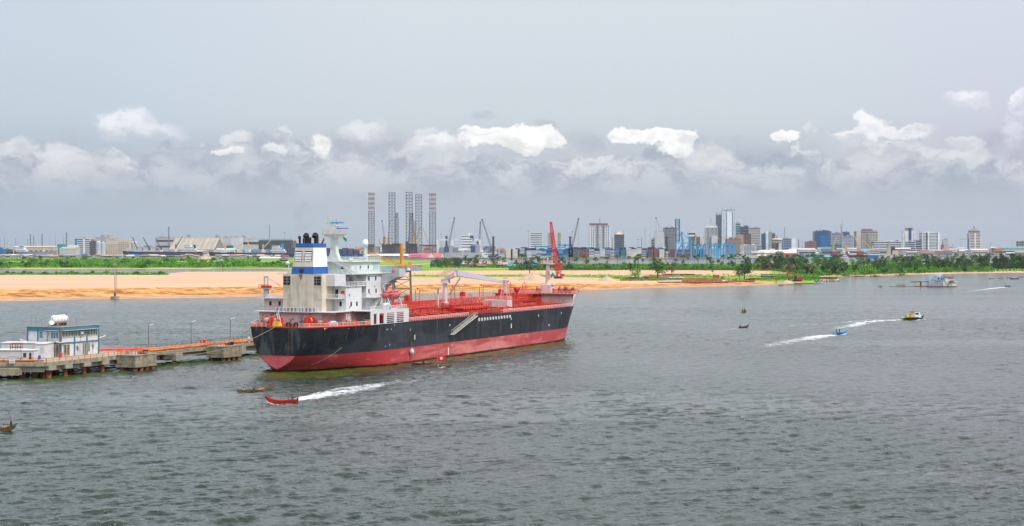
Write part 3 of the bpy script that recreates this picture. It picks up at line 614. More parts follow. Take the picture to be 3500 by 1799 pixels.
# funnel
def frust(z0, z1, m_, nm, grow=0):
    f0, f1 = (z0 - 26) / 8.4, (z1 - 26) / 8.4
    def rc(f): return (13.0 + 1.3 * f - grow, 20.9 + .1 * f + grow, -3.55 + .75 * f - grow, 3.5 - .75 * f + grow)
    a, b = rc(f0), rc(f1); o = SM()
    o.add([(a[0], a[2], z0), (a[1], a[2], z0), (a[1], a[3], z0), (a[0], a[3], z0), (b[0], b[2], z1), (b[1], b[2], z1), (b[1], b[3], z1), (b[0], b[3], z1)],
          [(0, 3, 2, 1), (4, 5, 6, 7), (0, 1, 5, 4), (1, 2, 6, 5), (2, 3, 7, 6), (3, 0, 4, 7)])
    return o.build(nm, m_, ship)
FUNW = mat('funnel_white', (.80, .80, .79), .45, .06, .4, streak=.75, streak_col=(.42, .22, .07))
frust(26.0, 28.0, BLU, 'funnel_band', .03); fun = frust(28.0, 33.3, FUNW, 'funnel'); frust(33.3, 34.45, BLU, 'funnel_band', .04)
for t_ in (-2.7, .45):
    o = SM(); 
    for k in range(6):
        z_ = 29.7 + .42 * k; s0 = 12.93 + 1.3 * (z_ - 26) / 8.4; o.add([(s0 - .1, t_, z_), (s0 - .1, t_ + 2.1, z_), (s0 + .12, t_ + 2.1, z_ + .34), (s0 + .12, t_, z_ + .34)], [(0, 1, 2, 3)])
    vb = SM(); vb.add([(13.50, t_ - .12, 29.6), (13.50, t_ + 2.22, 29.6), (13.92, t_ + 2.22, 32.35), (13.92, t_ - .12, 32.35)], [(0, 1, 2, 3)]); v_ = vb.build('funnel_vent', DRK, fun); o.build('louvre_slats', FUNW, v_)
af = SM(); af.add([(13.28, -3.36, 28.05), (13.28, 3.3, 28.05), (14.10, 2.86, 33.25), (14.10, -2.9, 33.25)], [(0, 1, 2, 3)]); af.build('aft_face_overlay', mat('funnel_cream', (.56, .50, .40), .5, .12, .5, streak=.8, streak_col=(.36, .19, .04)), fun)  # sheet added over the aft face to make it darker cream than the sides
o = SM(); o.add([(12.96, -1.0, 26.35), (12.96, .3, 26.35), (13.12, .3, 27.4), (13.12, -1, 27.4)], [(0, 1, 2, 3)]); o.build('drain_opening', DRK, fun)
o = SM(); RUST = mat('rust_stain', (.30, .17, .06), .8, .3, .6)
o.add([(12.70, -.95, 25.95), (12.70, .25, 25.95), (12.70, .0, 25.0), (12.70, -.3, 24.2), (12.70, -.6, 25.1)], [(0, 1, 2, 3, 4)]); o.build('soot_stain', mat('soot_stain_', (.22, .13, .07), .8, .3), casing)
for s_, t_, h_, r_, bend in ((15.0, -2.0, 1.6, .3, .8), (15.4, -1.0, 1.5, .26, 0), (16.5, -.6, 1.9, .62, 1.3), (15.6, 1.0, 1.4, .28, .4), (17.6, 1.7, 1.9, .66, 1.4), (19.5, -1.6, 1.0, .2, 0), (19.6, .4, .9, .16, 0)):
    e = SM(); p = [(s_, t_, 34.4), (s_, t_, 34.4 + h_)]
    if bend: p += [(s_ - .25 * bend, t_ + .1, 34.4 + h_ + .35 * bend), (s_ - .8 * bend, t_ + .2, 34.4 + h_ + .35 * bend), (s_ - 1.15 * bend, t_ + .25, 34.4 + h_ - .1)]
    e.path(p, r_, 10); e.build('exhaust_pipe', BLK, ship)
# rails of the superstructure
rw = SM()
rail(rw, [(10.8, 6.2, L1), (10.8, -7.4, L1)]); rail(rw, [(19.3, 9.4, L2), (15.2, 9.4, L2), (15.2, 6.4, L2)]); rail(rw, [(12.7, -6.4, L2), (12.7, -14.2, L2), (19, -14.2, L2)])
rail(rw, [(19.4, 6.5, L3), (19.4, 10.1, L3), (31, 10.1, L3)]); rail(rw, [(29, 12.8, L2), (38.3, 12.8, L2)]); rail(rw, [(22.1, 10.6, L1), (22.1, 15.9, L1), (44.4, 15.9, L1)])
rail(rw, [(28.6, 10.1, L2), (28.6, 12.8, L2)]); rw.build('superstructure_rail', RAILW, ship)
rg = SM(); rail(rg, [(22.1, 3.0, L4), (22.1, 10.5, L4), (39.5, 10.5, L4), (39.5, 13.4, L4)]); rail(rg, [(22.1, -3, L4), (22.1, -10.5, L4), (39.5, -10.5, L4)])
rail(rg, [(25.5, -8.5, LR), (25.5, 8.5, LR), (43.1, 8.5, LR), (43.1, -8.5, LR), (25.5, -8.5, LR)], sp=1.2, h=1.15); rg.build('bridge_rail', RAILG, ship)
ws = SM(); ws.box(42.95, 43.05, 8.2, 13.4, L4 + .1, L4 + 1.2); ws.build('wind_screen', TEAL, ship)
# boat deck side frame with openings
sf = SM(); T0, T1 = 15.9, 16.12
sf.box(22.6, 45.2, T0, T1, L1 - .9, L1 + .0); sf.box(22.6, 45.2, T0, T1, L0, L0 + .12)
for a, b in ((22.6, 24.3), (26.0, 27.6), (30.2, 31.9), (36.4, 37.8), (42.1, 45.2)): sf.box(a, b, T0, T1, L0 + .12, L1 - .9)
sfo = sf.build('side_frame', WHT, ship)
for a, b in ((31.9, 36.4), (37.8, 42.1)):
    g_ = SM()
    for k in range(5): g_.box(a, b, T0 + .03, T1 - .03, L0 + .55 + .5 * k, L0 + .72 + .5 * k)
    g_.box((a + b) / 2 - .06, (a + b) / 2 + .06, T0 + .02, T0 + .03, L0 + .12, L1 - .9); g_.build('slatted_grille', WHT, sfo)
block('fire_locker', 27.6, 29.6, 13.0, 14.0, L0, L0 + 1.6, RED); block('deck_locker', 24.6, 25.8, 13.2, 14.2, L0, L0 + 1.5, YEL); block('equipment_box', 38.5, 41.5, 12.5, 14, L0, L0 + 1.7, BLU); block('equipment_box', 32.5, 35.8, 12, 14, L0, L0 + 2.0, RED)
# stairs
def stairs(p, q, wdt, m_=WHT, axis='t', n=10):
    o = SM(); p = Vector(p); q = Vector(q); off = Vector((0, wdt, 0)) if axis == 't' else Vector((wdt, 0, 0))
    for e in (0, 1):
        o.tube(p + off * e, q + off * e, .11, n=4); o.tube(p + off * e + Vector((0, 0, 1)), q + off * e + Vector((0, 0, 1)), .05, n=4)
        for k in range(4): c = p.lerp(q, k / 3.0) + off * e; o.tube(c, c + Vector((0, 0, 1)), .04, n=4)
    for k in range(n): c = p.lerp(q, (k + .5) / n); o.tube(c, c + off, .09, n=4)
    return o.build('stairway', m_, ship)
stairs((28.9, 8.2, L3), (24.4, 8.2, L4), .9); stairs((26.4, 9.0, L4), (22.3, 4.0, LR), .9)
stairs((31.5, 11.2, L1), (35.5, 11.2, L2), .9); stairs((24, 11.5, L0), (28.3, 11.5, L1), .9, GRY)
# radar mast
rm = SM(); rs_, rt_ = 30.5, 0.0
rm.prism([(-2.0, LR), (2.0, LR), (.95, LR + 2.6), (.8, LR + 6.4), (-.8, LR + 6.4), (-.95, LR + 2.6)], rs_ - .8, rs_ + .8, 'x')
rm.add([(rs_ - .6, -.6, LR + 6.2), (rs_ + .6, -.6, LR + 6.2), (rs_ + .6, .6, LR + 6.2), (rs_ - .6, .6, LR + 6.2), (rs_ - 1.7, -3.1, LR + 7.7), (rs_ + 1.7, -3.1, LR + 7.7), (rs_ + 1.7, 3.1, LR + 7.7), (rs_ - 1.7, 3.1, LR + 7.7)],
       [(0, 1, 5, 4), (1, 2, 6, 5), (2, 3, 7, 6), (3, 0, 4, 7), (4, 5, 6, 7)])
MAST = mat('mast_green_white', (.50, .56, .50), .5, .1, streak=.3)
mast = rm.build('radar_mast', MAST, ship)
r2 = SM(); zz = LR + 7.7; rail(r2, [(rs_ - 1.6, -3, zz), (rs_ - 1.6, 3, zz), (rs_ + 1.6, 3, zz), (rs_ + 1.6, -3, zz), (rs_ - 1.6, -3, zz)], 1.1, 1.0); r2.build('mast_rail', RAILP, mast)
r3 = SM(); r3.tube((rs_, -1.4, zz), (rs_, -1.4, zz + 5.2), .22); r3.tube((rs_, -.5, zz), (rs_, -.5, zz + 4.6), .17); r3.tube((rs_, -3.1, zz + 3.2), (rs_, .9, zz + 3.2), .14); r3.tube((rs_, -2, zz + 4.1), (rs_, .6, zz + 4.1), .12)
for t_ in (-3.1, -2.2, .9, .6): r3.tube((rs_, t_, zz + 2.9), (rs_, t_, zz + 4.3), .2)
r3.tube((rs_, .9, zz), (rs_, .9, zz + 2.9), .2); r3.tube((rs_, 1.8, zz), (rs_, 1.8, zz + 1.3), .25); r3.tube((rs_ - 1, .9, zz + 2.3), (rs_ + 1.2, .9, zz + 2.3), .3); r3.build('signal_mast', MAST, mast)
for t_, z_, L_ in ((.9, zz + 3.1, 4.2), (2.6, zz + 1.5, 3.6)): a_ = SM(); a_.box(rs_ - .2, rs_ + .2, t_ - L_ / 2, t_ + L_ / 2, z_, z_ + .28); a_.build('radar_antenna', mat('antenna_blue', (.03, .20, .60), .4), mast)
ld = SM(); ld.tube((rs_ - .72, -.3, LR), (rs_ - .72, -.3, LR + 7), .04, n=4); ld.tube((rs_ - .72, .3, LR), (rs_ - .72, .3, LR + 7), .04, n=4)
for k in range(16): ld.tube((rs_ - .72, -.3, LR + .5 + .4 * k), (rs_ - .72, .3, LR + .5 + .4 * k), .05, n=4)
ld.build('ladder', RAILW, mast)
f_ = SM(); f_.add([(rs_, -3.4, zz - .9), (rs_, -4.5, zz - 2.6), (rs_, -3.9, zz - 2.9), (rs_, -3.3, zz - 1.7)], [(0, 1, 2, 3)]); f_.tube((rs_, -3.3, zz), (rs_, -3.5, zz - 4), .02); f_.build('signal_flag', mat('flag_red', (.55, .02, .02)), ship, label='red signal flag under the radar mast')
f_ = SM(); f_.add([(rs_, 2.6, zz - .6), (rs_, 3.9, zz - 1.2), (rs_, 4.1, zz - 2.2), (rs_, 3.0, zz - 1.7)], [(0, 1, 2, 3)]); f_.tube((rs_, 2.6, zz), (rs_, 4.3, zz - 4), .02); f_.build('signal_flag', mat('flag_green', (.02, .28, .06)), ship, label='green signal flag under the radar mast')
sm = SM(); sm.lathe([(.55, LR), (.35, LR + 4.4), (.9, LR + 4.5), (.9, LR + 4.6)], (40.2, 4.6, 0), 10); so = sm.build('dome_pedestal', MAST, ship)
s2 = SM(); s2.lathe([(.2, 0), (.7, .02), (.84, .35), (.86, .75), (.7, 1.3), (.33, 1.6), (.05, 1.68)], (40.2, 4.6, LR + 4.6), 18); s2.build('satellite_dome', mat('dome_white', (.85, .85, .86), .35, .02), so, smooth=True)
for s_, t_, h_ in ((36, 7.6, 11.0), (26.2, 1.4, 3.4), (33, -6, 6.5)): a_ = SM(); a_.tube((s_, t_, LR), (s_, t_, LR + h_), .06, .02); a_.build('whip_antenna', RAILW, ship)
b_ = SM(); b_.box(30.5, 34, 8.0, 8.3, LR + .3, LR + 1.3); b_.build('name_board', WHT, ship); b_ = SM(); b_.lathe([(.6, 0), (.7, .5), (.4, .9), (.05, 1)], (29, 6.2, LR), 10); b_.build('satellite_dome', WHT, ship, smooth=True)
# provision crane, port tanks
pc = SM(); pc.lathe([(.8, L2), (.8, L2 + 2.4)], (14.6, -12.6, 0), 12); pc.box(13, 17, -14, -11, L2 + 2.4, L2 + 2.6); pc.tube((14.6, -13.2, L2 + 2.6), (14.6, -13.2, 25.4), .28); pc.tube((14.6, -12.1, L2 + 2.6), (14.6, -12.1, 24.8), .22); pc.tube((14.6, -13.2, 25.2), (14.6, -12, 25.2), .25); pc.tube((14.6, -12.3, 25), (17, -9.5, 22.6), .1); pc.build('provision_crane', GRY, ship)
pr = SM(); pr.cbox((14, -12.2, L2 + 3.0), (.9, 3.0, .7)); rail(pr, [(12.9, -14, L2 + 2.6), (12.9, -10.8, L2 + 2.6)], 1, .8); pr.build('crane_winch', RED, ship)
pt_ = SM(); pt_.lathe([(1.7, L2), (1.7, 26)], (22, -9.2, 0), 18); pt_.build('vent_tank', mat('tank_blue_grey', (.42, .50, .56), .4, .08), ship)
p3 = SM(); rail(p3, [(19.5, -12, 26.0), (19.5, -6.4, 26.0)]); p3.box(19.4, 24, -12.2, -6.3, 25.8, 26.0); p3.build('port_platform', RAILG, ship)
p4 = SM(); p4.tube((19.8, -8.6, 26), (19.8, -8.6, 28.6), .14); p4.lathe([(.1, -.1), (.6, .1), (.62, .5), (.3, .9), (.05, 1)], (19.8, -8.9, 28.5), 10); p4.build('searchlight', WHT, ship)
for k in range(11):
    d_ = SM(); d_.lathe([(.3, 0), (.3, .9)], (11.5, -7.0 + 1.15 * k, L1), 8); d_.build('drum', [BLU, BLK, GRN, mat('drum_brown', (.12, .04, .03)), BLU][k * 7 % 5], ship)
ho = SM(); ho.path([(13.0, 6.8, L0 + .2), (13.0, 6.8, L0 + 1.2), (13, 8.3, L0 + 2.9), (13, 10.4, L0 + 3.3)], .14); ho.tube((12.1, -11.5, L1 - .9), (12.1, 6.5, L1 - .9), .09); ho.tube((19.4, 6.8, L1 - .9), (19.4, 10, L1 - .9), .09); ho.tube((19.6, 10.15, L1 - .6), (28.5, 10.15, L1 - .6), .1); ho.tube((28.5, 10.15, L1 - .6), (30.8, 12.2, L1 - 1.2), .16); ho.build('wall_pipe', PINK, ship)
ft = SM(); random.seed(9)
for k in range(34):
    t_ = random.uniform(-13, 9.5); z_ = L0 + random.uniform(.6, 3.0); s_ = 12.2 if t_ < 6.5 else 19.6; ft.box(s_ - .22, s_ - .001, t_, t_ + random.uniform(.15, .5), z_, z_ + random.uniform(.15, .6))
for k in range(26):
    s_ = random.uniform(20, 42); z_ = random.uniform(L0, L4 - 1); t_ = 10.0 if s_ < 28 or (s_ > 31.3 and z_ > L1) else None
    if t_: ft.box(s_, s_ + random.uniform(.15, .4), t_ + .01, t_ + .18, z_, z_ + random.uniform(.2, .7))
ft.build('wall_fittings', mat('fitting_grey', (.22, .20, .19), .6, .3, 2), ship)
st_b = SM()
for (s_, t0, t1, z_) in ((12.2, -13.4, 6.6, L1 - .32), (19.6, 6.6, 10, L1 - .32), (19.5, 6.3, 10, L2 - .3), (13.0, -6.2, 6.2, 19.0), (13.0, -6.2, 6.2, 22.4)): st_b.box(s_ - .05, s_ - .001, t0, t1, z_, z_ + .08)  # strips under the deck edges painted as their shade; the others are seams
for t_ in (-4.8, -1.2, 1.4, 4.6): st_b.box(12.74, 12.79, t_, t_ + .07, L1, 25.9)
st_b.build('seams_and_deck_shade', mat('seam_shade', (.42, .37, .30), .7), ship)
# hull marks
mk = SM()
def mark(s0, s1, z0, z1): 
    a, b = tab(BD, s0), tab(BD, s1); ya, yb = hb(s0, (z0 + z1) / 2), hb(s1, (z0 + z1) / 2)
    mk.add([(s0, hb(s0, z0) + .07, z0), (s1, hb(s1, z0) + .07, z0), (s1, hb(s1, z1) + .07, z1), (s0, hb(s0, z1) + .07, z1)], [(0, 1, 2, 3)])
def markp(px0, px1, y0, y1):
    s0 = st(px0, 16.2); s1 = st(px1, 16.2); mark(s0, s1, zt(y1, s0, 16.2), zt(y0, s0, 16.2))
for px, y0, y1 in ((1418, 1145, 1161), (1748, 1107, 1122), (1533, 1188, 1213)): markp(px - 1.4, px + 1.4, y0, y1)
for px, y in ((1538, 1112), (1841, 1079), (1748, 1090), (1921, 1070), (1877, 1112)): markp(px - 1.5, px + 1.5, y - 3, y - .6); markp(px - 1.5, px + 1.5, y + .8, y + 3)
mk.build('hull_marking', mat('mark_white', (.7, .7, .66), .6, .1), ship)
for k in range(12):
    px = 1637.5 + 9.6 * k; py = 1093.2 - .98 * k; s_ = st(px, 16.15); z_ = zt(py, s_, 16.15); f_ = SM()
    f_.lathe([(.26, 16.1), (.52, 16.1), (.52, 16.25), (.26, 16.25), (.26, 16.1)], (s_, 0, z_), 12, 'y', cap=False); f_.build('fairlead', mat('mark_white', (.7, .7, .66)), ship)
dr = SM()
for k in range(16): # draught numerals down the stern counter
    z_ = 6.0 - k * .28; s_ = 12.2 - k * .42; b_ = hb(s_, z_) + .08; dr.add([(s_, b_, z_), (s_ + .28, hb(s_ + .28, z_) + .08, z_), (s_ + .28, hb(s_ + .28, z_ + .15) + .08, z_ + .15), (s_, hb(s_, z_ + .15) + .08, z_ + .15)], [(0, 1, 2, 3)])
for px, y, dx, dy in ((1105, 1123, 4, 0), (1103, 1127, 0, 4), (1190, 1124, 3, 0), (1306, 1126, 4, 0), (1304, 1130, 0, 4), (1319, 1128, 0, 4), (1300, 1184, 4, 0), (1315, 1181, 0, 4), (1330, 1113, 0, 4), (1384, 1130, 0, 5)):
    s_ = st(px, 14.5 if px > 1150 else 11); z_ = zt(y, s_, 14.5 if px > 1150 else 11); dr.add([(s_, hb(s_, z_) + .1, z_), (s_ + .15 + .1 * dx, hb(s_ + .3, z_) + .12, z_), (s_ + .15 + .1 * dx, hb(s_ + .3, z_ + .2) + .12, z_ + .12 + .08 * dy), (s_, hb(s_, z_ + .2) + .1, z_ + .12 + .08 * dy)], [(0, 1, 2, 3)])
dr.build('draught_marks', mat('mark_white', (.7, .7, .66)), ship)
rd = SM(); rd.box(3.5, 5.2, -.25, .25, -1.2, .35); rd.build('rudder_head', mat('rudder_red', (.42, .02, .02), .5), ship)

# ---- cargo deck
D2 = DK + .3
DR2 = mat('pipe_dark_red', (.34, .03, .018), .55, .25, .5); RD2 = mat('pipe_red', (.60, .042, .016), .45, .25, .5)
cat = SM(); cz = 15.2
for t_ in (-1.3, .3): rail(cat, [(45, t_, cz), (172, t_, cz)], 1.15, 2.0, .06)
cat.box(45, 172, -1.35, .35, cz - .2, cz)
for s_ in range(46, 172, 6):
    for t_ in (-1.3, .3): cat.tube((s_, t_, D2), (s_, t_, cz), .14, n=4)
cat.build('catwalk', RD2, ship)
pp = SM(); random.seed(5)
for t_, z_, r_ in ((-3.4, 13.4, .3), (-4.6, 13.4, .3), (1.6, 13.5, .32), (2.6, 13.5, .26), (3.6, 13.5, .32), (4.7, 13.3, .24), (5.6, 13.3, .24), (-2.2, 14.3, .22), (-6, 13.2, .25), (1.2, 14.5, .2), (2.0, 14.5, .2)): 
    a, b = 46 + random.random() * 4, 168 - random.random() * 22; pp.tube((a, t_, z_), (b, t_, z_), r_, n=8)
    for s_ in range(int(a), int(b), 9): pp.lathe([(r_ * 1.6, -.12), (r_ * 1.6, .12)], (s_ + t_ * .3, t_, z_), 8, 'x')
pp.build('cargo_pipes', DR2, ship)
pz = SM(); [rail(pz, [(a, t_, 13.9 + .5 * (t_ < 0)), (b, t_, 13.9 + .5 * (t_ < 0))], 1.2, 1.6, .06) for a, b, t_ in ((48, 86, -7.0), (112, 170, -7.2), (48, 86, 5.9), (113, 168, 5.6), (86, 112, -12.4), (60, 108, -9.5))]; pz.build('pipe_rack_rail', RD2, ship)
ps = SM()
for s_ in range(47, 170, 5): ps.box(s_ - .12, s_ + .12, -6.5, 6.2, D2 + .35, D2 + .6); [ps.box(s_ - .12, s_ + .12, t_ - .1, t_ + .1, D2 - .2, 14.3) for t_ in (-6.4, -2.8, 1.0, 6.1)]
ps.build('pipe_supports', DR2, ship)
ns = 0
for s_ in list(range(47, 86, 4)) + list(range(122, 172, 4)):
    tw = min(13.6, tab(BD, s_) - 2.4); b_ = SM(); pts = [(6.6, 13.3), (tw - 1.2, 13.1), (tw - .3, 12.9), (tw, 12.4), (tw, DK)]
    for e in (1, -1): b_.path([(s_, e * a, c) for a, c in pts], .24, 8)
    b_.build('deck_beam', [RD2, DR2][ns % 2], ship); ns += 1
# manifold area
mf = SM()
for k in range(12):
    s_ = 89 + 1.7 * k; mf.tube((s_, -12.6, 14.1), (s_, 12.6, 14.1), .26, n=8)
    for e in (1, -1): mf.lathe([(.48, 0), (.48, .3)], (s_, e * 12.6, 14.1), 10, 'y'); mf.lathe([(.2, 0), (.2, .8), (.4, .85), (.4, 1)], (s_, e * 9.3, 14.2), 8)
mf.build('cargo_manifold', RD2, ship)
tr_ = SM()
for e in (1, -1):
    a, b = sorted((e * 11.4, e * 15.2)); tr_.box(87.5, 111, a, b, 12.6, 12.8); tr_.box(87.5, 111, *sorted((e * 15.1, e * 15.3)), 12.2, 13.4); tr_.box(87.3, 87.5, a, b, 12.2, 13.4); tr_.box(111, 111.2, a, b, 12.2, 13.4)
tr_.build('drip_tray', DR2, ship)
yd = SM()
for k in range(14): yd.lathe([(.2, 12.8), (.2, 13.3)], (88.5 + 1.65 * k, 13.6, 0), 6)
yd.build('hose_caps', YEL, ship)
rk = SM(); rail(rk, [(111, 6.4, D2 + 2.3), (86, 6.4, D2 + 2.3)], 1.2, 1.5, .07); rail(rk, [(111, -6.4, D2 + 2.3), (86, -6.4, D2 + 2.3)], 1.2, 1.5, .07)
for k in range(14):
    s_ = 87 + 1.8 * k; rk.tube((s_, 6.4, D2), (s_, 6.4, D2 + 2.3), .12, n=4); rk.lathe([(.34, 0), (.34, .5)], (s_, 7.6, 13.0), 8)
rk.box(86, 111, 6.35, 7.3, D2 + 2.15, D2 + 2.3); rk.build('manifold_platform', DR2, ship)
for px, y0, y1 in ((1392, 1011, 1035), (1581, 999, 1022), (1712, 990, 1012), (1545, 1043, 1062)):
    t_ = -8.5 if y0 < 1020 else 8.5; s_ = st(px, t_); za, zb = zt(y1, s_, t_), zt(y0, s_, t_); v_ = SM(); v_.cbox((s_, t_, (za + zb) / 2), (1.5, 1.5, zb - za)); v_.lathe([(.55, zb), (.75, zb + .15), (.2, zb + .3)], (s_, t_, 0), 10); v_.tube((s_, t_, DK), (s_, t_, za), .4); v_.build('tank_vent', mat('vent_red', (.55, .02, .02), .4, .15), ship)
for px, y0 in ((1427, 990), (1548, 985), (1645, 978), (1792, 970), (1738, 964), (1606, 1010)):
    s_ = st(px, -3.0); zb = zt(y0, s_, -3.0); v_ = SM()
    for e in (-.7, .7): v_.tube((s_, -3 + e, D2), (s_, -3 + e, zb), .12)
    for k in range(int((zb - D2) / .9)): v_.tube((s_, -3.7, D2 + .9 * k), (s_, -2.3, D2 + .9 * k), .06, n=4)
    v_.lathe([(.2, zb), (.3, zb + .4), (.1, zb + .6)], (s_, -3, 0), 8); v_.build('light_post', RD2, ship)
for px, y0 in ((1766, 982),):
    s_ = st(px, 4); zb = zt(y0, s_, 4); v_ = SM(); v_.tube((s_, 4, DK), (s_, 4, zb - .5), .42); v_.lathe([(.4, zb - 2), (1.1, zb - .8), (1.1, zb)], (s_, 4, 0), 10); v_.box(s_ - .3, s_ + .3, .5, 7.5, zb - .4, zb - .1); v_.build('vent_riser', RD2, ship)
# hose crane
s_ = st(1521, 0); z0, z1 = zt(1020, s_, 0), zt(968, s_, 0)
hc = SM(); hc.lathe([(1.0, DK), (1.0, 14.6), (1.25, 14.7), (1.25, 15.4), (.8, 15.6), (.8, z1)], (s_, 0, 0), 14); CWH = mat('crane_pale', (.58, .52, .51), .5, .06, .5, streak=.35, streak_col=(.45, .3, .2)); ped = hc.build('hose_crane', CWH, ship)
h2 = SM(); h2.box(s_ - 1.1, s_ + 1.3, -1.1, 1.4, z1 - .1, z1 + 1.5, top=(.3, .1)); h2.prism([(0, z1 + .6), (3.7, z1 + 2.2), (3.7, z1 + 3.7), (0, z1 + 1.6)], s_ - .8, s_ + .8, 'x'); h2.build('crane_housing', CWH, ped)
h3 = SM(); rail(h3, [(s_ - 1.4, -1.4, z1 + 2), (s_ - 1.4, 3.6, z1 + 3.9)], 1.1, 1, .06); rail(h3, [(s_ + 1.4, -1.4, z1 + 2), (s_ + 1.4, 3.6, z1 + 3.9)], 1.1, 1, .06); h3.build('crane_rail', RAILP, ped)
tip = st(1729, 1.0); zb0, zb1 = z1 + 3.4, zt(967, tip, 1.0)
h4 = SM(); h4.add([(s_ + 2, 2.2, zb0 - 1.1), (s_ + 2, 3.6, zb0 - 1.1), (s_ + 2, 3.6, zb0 + .9), (s_ + 2, 2.2, zb0 + .9), (tip, .8, zb1 - .3), (tip, 1.2, zb1 - .3), (tip, 1.2, zb1 + .5), (tip, .8, zb1 + .5)], [(0, 3, 2, 1), (4, 5, 6, 7), (0, 1, 5, 4), (1, 2, 6, 5), (2, 3, 7, 6), (3, 0, 4, 7)])
h4.build('crane_boom', mat('boom_lavender', (.50, .49, .55), .5, .05), ped)
h5 = SM(); h5.tube((s_ + .3, 1.2, z1 - 4), (s_ + 2.5, 4.2, z1 + 1.6), .25); h5.build('luffing_cylinder', STL, ped)
# mid deck house with lamp mast, boom rest
a_, b_ = st(1708, 11.5), st(1733, 11.5)
dh = block('deck_store', b_, b_ + 4.2, 2.5, 11.5, DK, zt(1027, b_, 11.5), PINK); win(dh, b_, b_, 6.0, 7.2, DK + .4, DK + 2.5, WHT, 'door', fr=False)
rr = SM(); zr = zt(1027, b_, 11.5); rail(rr, [(b_, 11.4, zr), (b_, 2.6, zr), (b_, -6, zr)], 1.1, 1.2, .06); rail(rr, [(b_, 11.4, zr), (b_ + 4.1, 11.4, zr)], 1.1, 1.2, .06); rr.build('deck_store_rail', RAILP, ship)
lm = SM(); s_ = st(1727, 3.5)
for e, f in ((-1, -1), (1, -1), (-1, 1), (1, 1)): lm.tube((s_ + e * 1.3, 3.5 + f * 1.3, zr), (s_ + e * .5, 3.5 + f * .5, zr + 6.3), .14, n=5)
for k in range(5): h_ = 1.2 * k + .6; w_ = 1.3 - .8 * h_ / 6.3; lm.path([(s_ - w_, 3.5 - w_, zr + h_), (s_ + w_, 3.5 - w_, zr + h_), (s_ + w_, 3.5 + w_, zr + h_), (s_ - w_, 3.5 + w_, zr + h_), (s_ - w_, 3.5 - w_, zr + h_)], .08, 4)
lm.box(s_ - 1, s_ + 1, 2.5, 4.5, zr + 6.2, zr + 6.4); lm.cbox((s_, 3.5, zr + 7), (.5, 1.8, .5)); lm.build('lamp_mast', PINK, ship)
s_ = st(1497, 3); lm = SM(); lm.tube((s_, 3, DK), (s_, 3, zt(985, s_, 3)), .35); lm.cbox((s_, 3, zt(985, s_, 3)), (1.2, 3.0, .5)); lm.tube((s_, 3, 15), (s_, 1.6, 19), .12); lm.build('lamp_mast', PINK, ship)
# foremast on the forecastle
s_ = st(1872, 1.5); zf = DK + 4.4; fm = SM(); fm.box(s_ - 2, s_ + 2, -.6, 3.4, zf, zf + 3.0); fm.lathe([(.95, zf + 3), (.75, zf + 8), (.6, zt(903, s_, 1.5))], (s_, 1.5, 0), 12); zq = zt(903, s_, 1.5)
fm.box(s_ - 1.2, s_ + 1.2, -.8, 3.8, zq, zq + .2); rail(fm, [(s_ - 1.1, -.7, zq + .2), (s_ - 1.1, 3.7, zq + .2)], 1, .9, .07); fm.tube((s_, 1.5, zq), (s_, 1.5, zt(880, s_, 1.5)), .22); fm.cbox((s_, -.1, zq + .8), (.5, .5, 1)); fm.cbox((s_, 3.1, zq + .8), (.5, .5, 1)); fm.build('foremast', mat('foremast_pink', (.72, .50, .46), .5, .1, streak=.3), ship)
fm = SM(); fm.box(s_ - 1.4, s_ + 1.6, -.2, 3.9, zf + 3.02, zf + 3.1); rail(fm, [(s_ - 1.3, 2.6, zf + 8.1), (s_ - 1.3, 4.2, zf + 8.1)], 1, .7, .06); fm.box(s_ - 1.4, s_ + 1.2, 2.2, 4.3, zf + 8, zf + 8.1); fm.build('mast_platform', RAILG, ship)
for ds, t_ in ((4, 6.0), (4, 9.0), (8, -5), (8, 4)): winch(ship, s_ + ds, t_, zf, 1.05, 2.2, 't')
for ds, t_ in ((-6, -9), (-4, 5.6), (-7, 1.5)): o = SM(); o.lathe([(.5, 0), (.5, 1.2), (.75, 1.3), (.5, 1.8)], (s_ + ds, t_, zf), 10); o.build('mushroom_vent', RED, ship)
pr = SM(); rail(pr, [(45.5, 15.8, DK), (86, 15.8, DK)], 1.1, 1.5, .055); rail(pr, [(112, 15.8, DK), (162, 15.8, DK), (168, 15.4, DK), (174, 14.6, DK)], 1.1, 1.5, .055); pr.build('deck_edge_rail', RAILP, ship)
pq = SM(); rail(pq, [(45.5, -15.8, DK), (160, -15.8, DK), (170, -15.3, DK)], 1.1, 1.8, .055); pq.build('deck_edge_rail', RD2, ship)
pe = SM(); pe.tube((45, 14.2, DK + .55), (170, 14.0, DK + .55), .2); pe.tube((45, 13.2, DK + .5), (120, 13.0, DK + .5), .15); pe.tube((45, -14, DK + .6), (165, -14, DK + .6), .25); pe.tube((45, 9, 12.9), (88, 9, 12.9), .28); pe.tube((112, 10.2, 12.9), (168, 9, 12.9), .22); pe.build('fire_main', RD2, ship)
random.seed(11)
for k in range(46):
    s_ = random.uniform(46, 170); t_ = random.choice((-1, 1)) * random.uniform(7.5, 12.5); 
    if 86 < s_ < 112 and abs(t_) > 5: t_ = 7.0
    o = SM(); h_ = random.uniform(.5, 1.5); r_ = random.uniform(.25, .6); o.lathe([(r_, 0), (r_, h_), (r_ * 1.35, h_ + .05), (r_ * 1.35, h_ + .25), (.1, h_ + .4)], (s_, t_, DK + .15), 10); o.build('tank_hatch', RED if k % 3 else RD2, ship)
for k in range(9): s_ = 52 + 13 * k; winch(ship, s_, -11, DK + .2, .7, 1.8, 't', rope=False, name='deck_winch')
for s_, t_ in ((46.8, 13.2), (150, 12.8)): winch(ship, s_, t_, DK + .15, 1.1, 1.8, 's')
